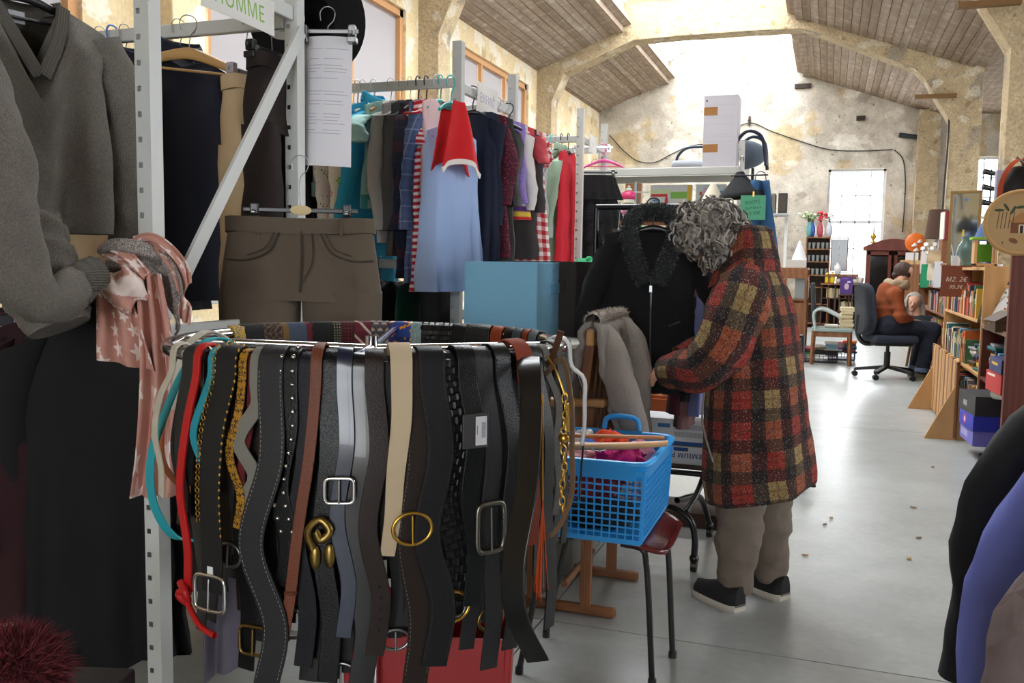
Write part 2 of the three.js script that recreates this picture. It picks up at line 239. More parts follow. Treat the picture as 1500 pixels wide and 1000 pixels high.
{ // far gable wall with its tall window and the narrow one of the side aisle
  const t = [ZF - 0.35, ZF], w1 = [-0.1, 1.05, 0.55, 3.36], w2 = [2.3, 3.2, 1.1, 3.55];
  const g = extr([[XL - 0.3, 0], [6.6, 0], [6.6, 4.35], [XR, 4.6], [XS1, YS + 0.12], [XS1, CURB], [RIDGE.x, RIDGE.y + 0.1], [XS0, CURB], [XS0, YS], [XL - 0.3, EAVE - 0.1]], 0.35, 0,
    [w1, w2].map(([a, b, c, d]) => [[a, c], [a, d], [b, d], [b, c]])); g.translate(0, 0, ZF - 0.35); struct('wall_far', planarUV(g), wallM);
  [[w1, 4, 5, 'window_1'], [w2, 3, 6, 'window_5']].forEach(([[a, b, c, d], nx, ny, name]) => {
    const w = structGroup(name), z = ZF - 0.12, e = 0.05;
    obj('window_frame', [span(a, b, d - e, d, z - 0.04, z + 0.04), span(a, b, c, c + e, z - 0.04, z + 0.04), span(a, a + e, c, d, z - 0.04, z + 0.04), span(b - e, b, c, d, z - 0.04, z + 0.04)], frameWhite, w);
    for (let i = 1; i < nx; i++) obj('glazing_bar', span(a + (b - a) * i / nx - 0.012, a + (b - a) * i / nx + 0.012, c + e, d - e, z - 0.02, z + 0.02), frameWhite, w);
    for (let i = 1; i < ny; i++) obj('glazing_bar', span(a + e, b - e, c + (d - c) * i / ny - (i === 3 ? 0.03 : 0.012), c + (d - c) * i / ny + (i === 3 ? 0.03 : 0.012), z - 0.02, z + 0.02), frameWhite, w);
    for (let i = 0; i < nx; i++) for (let j = 0; j < ny; j++) { const p = new THREE.PlaneGeometry((b - a) / nx - 0.02, (d - c) / ny - 0.02); p.translate(a + (b - a) * (i + 0.5) / nx, c + (d - c) * (j + 0.5) / ny, z); obj('pane', p, glassM, w); }
    obj('window_sill', span(a - 0.06, b + 0.06, c - 0.05, c, ZF - 0.1, ZF + 0.07), frameWhite, w);
  });
}
{ // side aisle wall and entrance wall behind the camera, both glazed
  const zs = [[-2.6, -5.2], [-7.6, -10.2], [-12.6, -15.2]], y0 = 1.6, y1 = 3.7, g = []; let z = ZB;
  for (const [a, b] of zs) { g.push(span(6.3, 6.6, 0, 4.6, z, a), span(6.3, 6.6, 0, y0, a, b), span(6.3, 6.6, y1, 4.6, a, b)); z = b; } g.push(span(6.3, 6.6, 0, 4.6, z, ZF)); struct('wall_right', g, wallM);
  zs.forEach(([a, b], i) => { const w = structGroup('window_' + (6 + i)), n = 3, L = (a - b) / n; obj('window_frame', [span(6.4, 6.48, y1 - 0.06, y1, a, b), span(6.4, 6.48, y0, y0 + 0.06, a, b), span(6.4, 6.48, y0, y1, a, a - 0.06), span(6.4, 6.48, y0, y1, b + 0.06, b)], frameWhite, w); for (let k = 0; k < n; k++) { if (k) obj('glazing_bar', span(6.42, 6.46, y0, y1, a - k * L + 0.02, a - k * L - 0.02), frameWhite, w); const p = new THREE.PlaneGeometry(L - 0.04, y1 - y0 - 0.1); p.rotateY(T90w); p.translate(6.44, (y0 + y1) / 2, a - (k + 0.5) * L); obj('pane', p, glassM, w); } });
  const bx0 = -0.9, bx1 = 2.5, by0 = 1.0, by1 = 3.2; struct('wall_back', [span(XL - 0.3, bx0, 0, 7, ZB, ZB + 0.3), span(bx1, 6.6, 0, 7, ZB, ZB + 0.3), span(bx0, bx1, 0, by0, ZB, ZB + 0.3), span(bx0, bx1, by1, 7, ZB, ZB + 0.3)], creamM);
  const w = structGroup('window_9'), n = 3, L = (bx1 - bx0) / n; for (let k = 0; k < n; k++) { obj('glazing_bar', span(bx0 + k * L, bx0 + k * L + 0.06, by0, by1, ZB + 0.1, ZB + 0.16), frameWhite, w); const p = new THREE.PlaneGeometry(L - 0.06, by1 - by0); p.translate(bx0 + (k + 0.5) * L + 0.03, (by0 + by1) / 2, ZB + 0.13); obj('pane', p, glassM, w); }
}
{ // roof slopes of board-marked concrete, with an opening along the ridge
  const c = structGroup('ceiling'); const bays = [[ZF, FR[0]], [FR[0], FR[1]], [FR[1], FR[2]], [FR[2], FR[3]], [FR[3], ZB]];
  const slope = (x0, y0, x1, y1, name) => {
    const L = Math.hypot(x1 - x0, y1 - y0), a = Math.atan2(y1 - y0, x1 - x0), nx = -Math.sin(a), ny = Math.cos(a);
    const g = bx(L + 0.3, 0.16, ZB - ZF, 0, 0.1, (ZB + ZF) / 2, 0, 0, 0); const s = obj(name, (() => { g.applyMatrix4(new THREE.Matrix4().makeRotationZ(a)); g.translate((x0 + x1) / 2, (y0 + y1) / 2, 0); return planarUV(g); })(), boardM[1], c);
    const n = Math.round(L / 0.13), r = rng(x0 * 7 + 90);
    bays.slice(0, 3).forEach(([z0, z1]) => { for (let i = 0; i < n; i++) { const w = L / n, m = (i + 0.5) / n, up = 0.008 * r(); const b = bx(w - 0.008, 0.03, z1 - z0, 0, 0, 0); b.applyMatrix4(new THREE.Matrix4().makeRotationZ(a)); planarUV(b); const uv = b.attributes.uv, o = r() * 5; const q = planarUV(b); const U = q.attributes.uv; for (let k = 0; k < U.count; k++) U.setXY(k, U.getX(k) + o, U.getY(k) + o * 0.37); q.translate(x0 + (x1 - x0) * m + nx * up, y0 + (y1 - y0) * m + ny * up, (z0 + z1) / 2); obj('board', q, boardM[Math.floor(r() * 4)], s); } });
  };
  slope(XL - 0.05, EAVE, XS0, YS, 'roof_slope'); slope(XS1, YS - 0.02, XR + 0.3, 4.42, 'roof_slope');
  obj('skylight_curb', [span(XS0 - 0.12, XS0, YS - 0.07, CURB, ZF, ZB), span(XS1, XS1 + 0.12, YS - 0.07, CURB, ZF, ZB)], boardM[2], c);
  obj('aisle_roof', (() => { const g = bx(5, 0.16, ZB - ZF, 0, 0, (ZB + ZF) / 2, 0, 0, -0.05); g.translate(4.3, 4.42, 0); return planarUV(g); })(), boardM[3], c);
  // lantern of glass over the opening
  const ZS = FR[2] + 2.2; obj('ridge_roof', (() => { const g = extr([[XS0 - 0.12, CURB - 0.02], [RIDGE.x, RIDGE.y], [XS1 + 0.12, CURB - 0.02], [XS1 + 0.12, CURB + 0.16], [RIDGE.x, RIDGE.y + 0.16], [XS0 - 0.12, CURB + 0.16]], ZB - ZS, 0); g.translate(0, 0, ZS); return planarUV(g); })(), boardM[3], c);
  obj('ridge_wall', (() => { const g = extr([[XS0, CURB], [XS1, CURB], [RIDGE.x, RIDGE.y]], 0.1, 0); g.translate(0, 0, ZS); return planarUV(g); })(), boardM[1], c);
  const sk = structGroup('skylight_1'), zs = []; for (let z = ZS; z > ZF + 0.2; z -= 1.3) zs.push(z); zs.push(ZF);
  obj('ridge_bar', bx(0.08, 0.1, ZS - ZF, RIDGE.x, RIDGE.y + 0.03, (ZS + ZF) / 2), frameWhite, sk);
  for (const x of [XS0, XS1]) { for (const z of zs) obj('glazing_bar', bar([x, CURB, z], [RIDGE.x, RIDGE.y, z], 0.05, 0.05, V(0, 0, 1)), frameWhite, sk);
    for (let i = 0; i + 1 < zs.length; i++) { const g = new THREE.BufferGeometry(); const a = [x, CURB, zs[i] - 0.02], b = [RIDGE.x, RIDGE.y, zs[i] - 0.02], d = [RIDGE.x, RIDGE.y, zs[i + 1] + 0.02], e = [x, CURB, zs[i + 1] + 0.02]; g.setAttribute('position', new THREE.Float32BufferAttribute([...a, ...b, ...d, ...a, ...d, ...e], 3)); g.computeVertexNormals(); obj('pane', g, glassM, sk); } }
}
{ // concrete portal frames and right-hand pillars
  const shape = [[XL, 0], [XL + 0.28, 0], [XL + 0.28, 4.2], [-4.7, 4.7], [-3.44, 5.2], [-2.6, 5.22], [-1.3, 5.22], [-0.6, 5.2], [-0.3, 5.1], [1.16, 4.45], [1.3, 4.3], [XR, 3.6], [XR, 0], [XR + 0.42, 0], [XR + 0.42, 4.6], [XS1, 5.62], [XS1, CURB], [RIDGE.x + 0.5, 6.35], [RIDGE.x - 0.5, 6.35], [XS0, CURB], [XS0, 5.6], [XL, 4.9]];
  FR.forEach((z, i) => { const g = extr(shape, 0.36, 0.012); g.translate(0, 0, z - 0.18); const o = struct('portal_frame', planarUV(g), i < 2 ? pillarM : creamM); });
  struct('gable_pilaster', span(XR - 0.12, XR + 0.3, 0, 4.5, ZF, ZF + 0.3), pillarM);
  for (const [z, y] of [[-16, 3.98], [-11, 4.05]]) struct('pillar_bracket', span(XR - 0.55, XR + 0.05, y - 0.03, y + 0.03, z + 0.19, z + 0.29), mat('#6d4f2c', 0.9));
}
// ---------- clothes racks ----------
const RX = -1.65;                                               // the racks' ends stand in one line along the aisle
function slotted(x, z, h, m, parent, w = 0.046) {              // channel post with a row of square slots
  const holes = []; for (let y = 0.08; y < h - 0.04; y += 0.0635) holes.push([[-0.016, y], [-0.016, y + 0.014], [-0.003, y + 0.014], [-0.003, y]]);
  const f = extr([[-w / 2, 0], [w / 2, 0], [w / 2, h], [-w / 2, h]], 0.003, 0, holes); f.translate(x, 0, z);
  const side3 = bx(0.003, h, 0.04, x + w / 2 - 0.0015, h / 2, z - 0.02), side4 = bx(0.003, h, 0.04, x - w / 2 + 0.0015, h / 2, z - 0.02);
  return obj('post', [f, side3, side4, bx(0.012, h, 0.003, x + w / 2 - 0.007, h / 2, z - 0.04), bx(0.012, h, 0.003, x - w / 2 + 0.007, h / 2, z - 0.04)], m, parent);
}
function rackUnit(label, z0, z1, h, xl, m, rails, extra) {
  const t = thing('clothes_rack', label, 'clothes rack', [0, 0, 0]);
  for (const x of [RX, xl]) for (const z of [z0, z1]) slotted(x, z, h, m, t);
  for (const [z, y] of rails) obj('rail', rb(RX - xl - 0.05, 0.045, 0.026, 0.006, (RX + xl) / 2, y - 0.0225, z), m, t);
  for (const y of extra) for (const x of [RX, xl]) obj('side_beam', rb(0.024, 0.045, z0 - z1 - 0.05, 0.004, x, y, (z0 + z1) / 2 - 0.02), m, t);
  return t;
}
const rackA = rackUnit('pale grey slotted metal rack carrying the menswear, scarf tied on its post', -1.84, -2.5, 2.42, -3.3, paintGrey, [[-2.5, 2.03], [-1.86, 1.2], [-1.86, 2.2]], [1.05, 2.03]);
obj('brace', bar([RX + 0.026, 1.1, -1.87], [RX + 0.026, 1.98, -2.52], 0.012, 0.042, V(1, 0, 0).cross(V(0, 0.88, -0.65)).normalize()), paintGrey, rackA);
const rackB = rackUnit('pale grey slotted metal rack carrying the children clothes between two aisles', -3.84, -4.59, 2.26, -3.5, paintGrey, [[-3.86, 2.1], [-4.55, 2.1]], [2.06, 1.0]);
const rackC = rackUnit('pale grey slotted metal rack holding jeans and the black tiered skirt', -5.98, -6.66, 2.31, -3.6, paintWhite, [[-6.0, 2.13], [-6.62, 2.13]], [2.11, 1.0]);
{ // rack with empty white beams behind the browsing woman
  const t = thing('storage_rack', 'white slotted rack with empty beams, white carton standing on top', 'rack', [0, 0, 0]);
  for (const [x, z] of [[-0.7, -7.4], [-0.72, -8.1], [-2.6, -7.4], [-2.6, -8.1]]) slotted(x, z, 2.25, paintWhite, t);
  for (const [z, y] of [[-7.42, 2.05], [-8.08, 2.05]]) obj('beam', rb(1.86, 0.062, 0.04, 0.006, -1.65, y - 0.03, z), paintWhite, t);
  for (const x of [-0.7, -2.6]) obj('side_beam', rb(0.03, 0.05, 0.66, 0.004, x, 1.95, -7.75), paintWhite, t);
}
function hangerGeo(kind, w) {
  const hook = tube([[-0.026, -0.035, 0], [-0.029, -0.008, 0], [-0.016, 0.01, 0], [0.004, 0.013, 0], [0.021, 0.003, 0], [0.022, -0.025, 0], [0.006, -0.05, 0], [0, -0.075, 0], [0, -0.11, 0]], kind === 'plastic' ? 0.0035 : 0.0018, 6, 30);
  const e = w / 2 - 0.02, ye = -0.115 - 0.32 * e;
  if (kind === 'wire') return [hook, [tube([[0, -0.1, 0], [e * 0.5, -0.105 - 0.16 * e, 0], [e, ye, 0], [e * 0.9, ye - 0.012, 0], [0, ye - 0.012, 0], [-e * 0.9, ye - 0.012, 0], [-e, ye, 0], [-e * 0.5, -0.105 - 0.16 * e, 0], [0, -0.1, 0]], 0.0018, 5, 40)]];
  const r = kind === 'wood' ? [0.012, 0.009] : [0.009, 0.007], rings = [];
  for (let i = 0; i <= 20; i++) { const s = -1 + i / 10, x = s * e, y = -0.1 - 0.32 * Math.sqrt(x * x + 0.0009) - 0.012 * (Math.abs(s) ** 3), zf = 0.004 * s * s, hh = (kind === 'wood' ? 0.02 : 0.014) * (1 - 0.45 * Math.abs(s)); const ring = []; for (let k = 0; k < 10; k++) { const a = k / 10 * 2 * Math.PI; ring.push(V(x, y + hh * Math.sin(a), zf + r[0] * Math.cos(a))); } rings.push(ring); }
  return [hook, [loft(rings), cyl([-e * 0.86, ye + 0.012, 0], [e * 0.86, ye + 0.012, 0], 0.0045)]];
}
const hangerM = { black: blackPlastic, white: whitePlastic, wood: mat('#c39a63', 0.45), wire: steel, teal: mat('#3fb5b0', 0.4), purple: mat('#7d4fa0', 0.4), red: mat('#c8342e', 0.4), orange: mat('#ee9a1c', 0.4), blue: mat('#5f86cf', 0.4), beige: mat('#d8c9a6', 0.5), pink: mat('#ef5aa0', 0.4) };
function hanger(color, w, pos, turn, label) {
  const kind = color === 'wire' ? 'wire' : color === 'wood' ? 'wood' : 'plastic', t = thing('clothes_hanger', label, 'hanger', pos, turn); const [h, b] = hangerGeo(kind, w);
  obj('hook', h, kind === 'plastic' ? hangerM[color] : steel, t); obj('shoulder_bar', b, hangerM[color], t); return t;
}
function garmentGeo(o, seed) {
  const { w = 0.44, len = 0.66, t = 0.06, flare = 1.08, sleeve = 0.55, fold = 0.4, dip = 0.05, splay = 0.1, waist = 0.93 } = o; const r = rng(seed), ph = [r() * 9, r() * 9, r() * 9], kf = 3 + r() * 3;
  const ysh = (x) => -0.095 - 0.33 * Math.max(0, Math.abs(x) - 0.05), rings = [], N = 36, n = 18;
  for (let i = 0; i <= n; i++) {
    const s = (i / n) ** 1.25, a = w / 2 * (s < 0.05 ? 0.96 : s < 0.3 ? 0.98 - (0.98 - waist) * (s - 0.05) / 0.25 : waist + (flare - waist) * (s - 0.3) / 0.7), b = s < 0.3 ? 0.010 + (t / 2 - 0.010) * Math.min(1, s / 0.2) : t / 2 * (1 + 0.25 * (s - 0.3)); const ring = [];
    for (let k = 0; k < N; k++) {
      const th = k / N * 2 * Math.PI, c = Math.cos(th), q = Math.sin(th); let x = a * Math.sign(c) * Math.abs(c) ** 0.75; const zz = b * Math.sign(q) * Math.abs(q) ** 0.7;
      let y0 = ysh(x); if (Math.abs(x) < 0.085) y0 -= (zz > 0 ? dip : dip * 0.3) * (1 - (x / 0.085) ** 2);
      const y = y0 * (1 - s) - (0.11 + len) * s, f = fold * t * s * (Math.sin(kf * Math.PI * x / a + ph[0] + s) + 0.5 * Math.sin(2.3 * kf * Math.PI * x / a + ph[1] + 2 * s)) + 0.012 * n3(x * 7, y * 6, seed);
      x += 0.012 * n3(y * 5, seed, zz * 9) * s; ring.push(V(x, y, zz + f * 0.5));
    } rings.push(ring);
  }
  const body = loft(rings, { cap0: true }), sleeves = [];
  if (sleeve) for (const sd of [-1, 1]) {
    const rr = [], m = 14, sx = sd * (w / 2 - 0.03), sy = ysh(w / 2) - 0.035;
    for (let i = 0; i <= m; i++) { const s = i / m, cx = sx + sd * (splay * sleeve * Math.sin(Math.min(1, s * 1.6) * 1.57) + 0.012 * Math.sin(s * 7 + ph[2])), cy = sy - sleeve * s * (1 - splay * 0.3), cz = 0.02 * Math.sin(s * 4 + ph[0]), ra = (0.05 - 0.018 * s) * (o.sw || 1), rbz = (0.045 - 0.012 * s) * (o.sw || 1) + (sleeve < 0.3 ? 0.012 : 0); const ring = []; for (let k = 0; k < 14; k++) { const a = k / 14 * 2 * Math.PI, wr = 1 + 0.14 * n3(s * 6, a, seed + sd); ring.push(V(cx + ra * Math.cos(a) * wr, cy + (i ? 0 : 0.02 * Math.cos(a) * -sd), cz + rbz * Math.sin(a) * wr)); } rr.push(ring); }
    sleeves.push(loft(rr));
  }
  return { body, sleeves };
}
function collarGeo(r = 0.07, h = 0.045) { const rings = []; for (let i = 0; i <= 6; i++) { const s = i / 6, ring = []; for (let k = 0; k < 24; k++) { const a = k / 24 * 2 * Math.PI, rr = r + (s < 0.5 ? 0.004 : 0.016 * (s - 0.5) * 2 + 0.004); ring.push(V(rr * Math.cos(a), -0.098 + h * Math.sin(s * Math.PI) * 1 - 0.03 * (Math.sin(a) > 0 ? Math.sin(a) : 0), rr * 0.55 * Math.sin(a))); } rings.push(ring); } return loft(rings, { cap0: false, cap1: false }); }
function garment(o) {   // o: name, label, category, m, pos, turn, hanger colour, shape
  const seed = o.seed || Math.floor((o.pos.x * 131 + o.pos.z * 77) * 10) + 5000, g = garmentGeo(o, seed), t = thing(o.name, o.label, o.category, o.pos, o.turn, o.group);
  obj('body', g.body, o.m, t); for (const s of g.sleeves) obj('sleeve', s, o.sm || o.m, t); if (o.collar) obj('collar', collarGeo(), o.cm || o.m, t);
  if (o.hem) { const y = -(0.11 + (o.len || 0.66)); obj('hem_band', loft([0, 1, 2].map((i) => { const ring = []; for (let k = 0; k < 30; k++) { const a = k / 30 * 2 * Math.PI, w = (o.w || 0.44) / 2 * (o.flare || 1.08) + 0.004, b = (o.t || 0.06) / 2 * 1.35; ring.push(V(w * Math.sign(Math.cos(a)) * Math.abs(Math.cos(a)) ** 0.75, y + 0.06 - i * 0.032, b * Math.sin(a))); } return ring; })), o.hem, t); }
  if (o.h) hanger(o.h, (o.w || 0.44) - 0.02, o.pos, o.turn, o.hl || `${o.h === 'wire' ? 'thin metal' : o.h === 'wood' ? 'wooden' : o.h + ' plastic'} hanger holding the ${o.what || o.label.split(/ (?:hanging|beside|between|with|on|next|behind|under|in front|after)\b/)[0]}`);
  return t;
}
function trousersGeo(w, len, t, seed) {   // hanging by the waist; two legs
  const r = rng(seed), out = { waist: null, legs: [] };
  const ring = (cx, a, y, b, ph) => { const q = []; for (let k = 0; k < 28; k++) { const th = k / 28 * 2 * Math.PI, c = Math.cos(th), s = Math.sin(th), x = cx + a * Math.sign(c) * Math.abs(c) ** 0.8; q.push(V(x, y + 0.004 * Math.sin(th * 3 + ph), b * Math.sign(s) * Math.abs(s) ** 0.75 + 0.010 * n3(x * 9, y * 5, seed) + 0.008 * Math.sin(x * 40 + ph + y * 6) * Math.min(1, -y * 3))); } return q; };
  const hips = []; for (let i = 0; i <= 7; i++) { const s = i / 7; hips.push(ring(0, w / 2 * (0.94 + 0.12 * s), -0.045 - 0.2 * s, t / 2 * (0.8 + 0.35 * s), 1)); } out.hips = loft(hips);
  for (const sd of [-1, 1]) { const L = []; for (let i = 0; i <= 12; i++) { const s = i / 12; L.push(ring(sd * w * (0.265 + 0.01 * s), w * (0.265 - 0.05 * s), -0.22 - (len - 0.22) * s, t / 2 * (1.12 - 0.2 * s), 2 + sd)); } out.legs.push(loft(L)); }
  const wb = []; for (let i = 0; i <= 3; i++) wb.push(ring(0, w / 2 * 0.95 + 0.004, -0.0 - 0.045 * i / 3, t / 2 * 0.85 + 0.004, 0)); out.waist = loft(wb); return out;
}
// fabric patterns, drawn in metres
const pat = (px, fn, mtr, rough = 0.92) => mat('#ffffff', rough, { map: rep(tex(px, px, fn), 1 / mtr, 1 / mtr), bumpMap: fabricBump, bumpScale: 0.0008 });
const stripes = (a, b, p, m = 0.2) => pat(64, (u, v) => (v * p % 1 < 0.5 ? hex(a) : hex(b)), m);
const vstripes = (cols, m = 0.2) => pat(64, (u) => hex(cols[Math.floor(u * cols.length)]), m);
const plaid = (base, l1, l2, m = 0.16) => pat(64, (u, v) => { let c = hex(base); const a = (q) => (q > 0.1 && q < 0.4), b = (q) => (q > 0.62 && q < 0.7); if (a(u)) c = mix(c, hex(l1), 0.5); if (a(v)) c = mix(c, hex(l1), 0.5); if (b(u) || b(v)) c = mix(c, hex(l2), 0.55); return c; }, m);
const gingham = (a, b, m = 0.05) => pat(64, (u, v) => mix(hex(a), hex(b), ((u < 0.5) + (v < 0.5)) / 2), m);
const spots = (base, cols, n, rad, m = 0.3, seed = 3) => { const r = rng(seed), P = Array.from({ length: n }, () => [r(), r(), rad * (0.6 + 0.8 * r()), hex(cols[Math.floor(r() * cols.length)])]); return pat(192, (u, v) => { let c = hex(base); for (const [a, b, s, q] of P) { let dx = Math.abs(u - a), dy = Math.abs(v - b); dx = Math.min(dx, 1 - dx); dy = Math.min(dy, 1 - dy); const d = Math.hypot(dx, dy), an = Math.atan2(dy, dx); if (d < s * (0.75 + 0.25 * Math.cos(5 * an))) c = d < s * 0.25 ? mix(q, [1, 1, 0.8], 0.5) : q; } return c; }, m); };
const furTex = (a, b) => pat(256, (u, v) => mix(hex(a), hex(b), 0.5 + 1.2 * tnoise(u, v, 30, 3, 2)), 0.25, 1);
function fur(geo, n, len, m, parent, seed, droop = 0.4, rad = 0.0016, lift = 0) {   // tufts of hair over a surface, one part
  const g = join(geo), p = g.attributes.position, nn = g.attributes.normal, r = rng(seed), pos = [], nor = []; const T = p.count / 3, A = []; let tot = 0; const a = V(), b = V(), c = V();
  for (let i = 0; i < T; i++) { a.fromBufferAttribute(p, 3 * i); b.fromBufferAttribute(p, 3 * i + 1); c.fromBufferAttribute(p, 3 * i + 2); tot += b.clone().sub(a).cross(c.clone().sub(a)).length(); A.push(tot); }
  for (let k = 0; k < n; k++) {
    const q = r() * tot; let lo = 0, hi = T - 1; while (lo < hi) { const m2 = (lo + hi) >> 1; if (A[m2] < q) lo = m2 + 1; else hi = m2; } const i = lo; let u = r(), v = r(); if (u + v > 1) { u = 1 - u; v = 1 - v; }
    a.fromBufferAttribute(p, 3 * i); b.fromBufferAttribute(p, 3 * i + 1); c.fromBufferAttribute(p, 3 * i + 2); const at = a.clone().multiplyScalar(1 - u - v).addScaledVector(b, u).addScaledVector(c, v);
    const N = V(nn.getX(3 * i), nn.getY(3 * i), nn.getZ(3 * i)), L = len * (0.5 + r()), d = N.clone().addScaledVector(V(r() - 0.5, r() - 0.5, r() - 0.5), 0.9).normalize(), s = d.clone().cross(V(r() - 0.5, r() - 0.5, r() - 0.5)).normalize().multiplyScalar(rad), s2 = d.clone().cross(s).normalize().multiplyScalar(rad);
    at.addScaledVector(N, lift); const mid = at.clone().addScaledVector(d, L * 0.6).add(V(0, -droop * L * 0.15, 0)), end = at.clone().addScaledVector(d, L).add(V(0, -droop * L * 0.7, 0));
    const A0 = at.clone().add(s), B0 = at.clone().sub(s), A1 = mid.clone().addScaledVector(s, 0.7), B1 = mid.clone().addScaledVector(s, -0.7); const sn = s2.normalize();
    for (const w of [A0, B0, A1, B0, B1, A1, A1, B1, end]) { pos.push(w.x, w.y, w.z); nor.push(...N.clone().multiplyScalar(0.7).add(sn).normalize().toArray()); }
  }
  const h = new THREE.BufferGeometry(); h.setAttribute('position', new THREE.Float32BufferAttribute(pos, 3)); h.setAttribute('normal', new THREE.Float32BufferAttribute(nor, 3)); const o = obj('fur', h, m, parent); o.userData.kind = 'stuff'; return o;
}
// ---------- hanging clothes ----------
const onRail = (px, z, y) => { const p = atZ(px, 392 - (y - 1.25) * 1300 / -z, z); return V(p.x, y, z); };
const T90 = Math.PI / 2;
let gs = 100;
function row(z, y, list) { for (const [px, name, label, category, m, o = {}] of list) { const j = rng(++gs)(); garment({ name, label, category, m, pos: onRail(px, z, y), seed: gs, h: 'wire', ...o, turn: T90 + (o.turn ?? (j - 0.5) * 0.14) * 0.5, t: Math.min(o.t || 0.045, 0.05), fold: 0.28 }); } }
// menswear at the back rail of the first rack
row(-2.5, 2.033, [
  [118, 'jumper', 'dark purple knitted jumper on the menswear rail beside the maroon one', 'jumper', knit('#2b2338'), { h: 'orange', len: 0.62 }],
  [132, 'jumper', 'maroon knitted jumper on the menswear rail', 'jumper', knit('#5a1c2a'), { h: 'wire', len: 0.62 }],
  [146, 'jacket', 'navy zipped jacket on the menswear rail next to the maroon jumper', 'jacket', cloth('#1a2033'), { len: 0.68, collar: 1 }],
  [164, 'shirt', 'slate blue shirt on the menswear rail', 'shirt', cloth('#26324a'), { len: 0.7, h: 'blue', collar: 1 }],
  [182, 'jacket', 'dark denim jacket on the menswear rail behind the slotted post', 'jacket', cloth('#1f2a3e'), { len: 0.66, collar: 1 }],
  [205, 'shirt', 'wine red shirt on the menswear rail, mostly behind the slotted post', 'shirt', cloth('#451722'), { len: 0.66 }],
  [228, 'coat', 'long black wool coat on the menswear rail', 'coat', cloth('#0d0f16'), { len: 0.86, collar: 1, t: 0.09 }],
  [262, 'shirt', 'navy black velvet shirt turned outward beside the empty wooden hanger', 'shirt', cloth('#0f1424'), { len: 0.82, turn: -0.62, t: 0.09, collar: 1, w: 0.46, sleeve: 0.62 }],
]);
hanger('wood', 0.43, onRail(285, -2.5, 2.033).add(V(0, 0, 0.03)), T90 - 0.75, 'empty varnished wooden hanger with a trouser bar on the menswear rail');
function hungTrousers(px, z, y, label, m, w, len, turn, clipM, drop = 0.1, t = 0.09) {
  const p = px.isVector3 ? px : onRail(px, z, y), g = trousersGeo(w, len, t, ++gs), h = thing('trousers', label, 'trousers', p.clone().add(V(0, -drop, 0)), turn);
  const hp = obj('hips', g.hips, m, h); for (const l of g.legs) obj('leg', l, m, h); obj('waistband', g.waist, m, h); return h;
}
function clipHanger(p, turn, w, drop, label, barM = blackPlastic) {
  const t = thing('clip_hanger', label, 'hanger', p, turn);
  obj('hook', tube([[-0.024, -0.03, 0], [-0.026, -0.004, 0], [-0.012, 0.012, 0], [0.008, 0.012, 0], [0.022, -0.002, 0], [0.018, -0.03, 0], [0, -0.05, 0], [0, -drop + 0.02, 0]], 0.0018, 6, 30), steel, t);
  obj('crossbar', rb(w, 0.014, 0.008, 0.003, 0, -drop + 0.02, 0), barM, t);
  for (const s of [-1, 1]) { const c = obj('clip', [rb(0.024, 0.034, 0.03, 0.004, s * w * 0.4, -drop + 0.022, 0), rb(0.03, 0.02, 0.04, 0.004, s * w * 0.4, -drop - 0.008, 0)], barM, t); obj('clip_spring', cyl([s * w * 0.4 - 0.004, -drop + 0.012, 0.022], [s * w * 0.4 + 0.004, -drop + 0.012, 0.022], 0.008), steel, c); } return t;
}
{ // trousers on the menswear rail
  const bm = cloth('#c7ae8a'), dk = pat(64, (u) => mix(hex('#1d1514'), hex('#2f2523'), 0.5 + 0.5 * Math.sin(u * Math.PI * 16)), 0.06);
  let p = onRail(362, -2.5, 2.033); clipHanger(p, T90 - 0.05, 0.2, 0.2, 'lilac topped clip hanger holding the beige chinos', mat('#b9b0b8', 0.5)); hungTrousers(p, 0, 0, 'beige cotton chinos hung by the waist on the menswear rail', bm, 0.2, 0.98, T90 - 0.05, 0, 0.2, 0.12);
  p = onRail(398, -2.5, 2.033); clipHanger(p, T90 - 0.05, 0.26, 0.14, 'black clip hanger holding the dark striped trousers'); hungTrousers(p, 0, 0, 'dark brown pinstriped trousers hung by the waist on the menswear rail', dk, 0.22, 0.98, T90 - 0.05, 0, 0.14, 0.12);
}
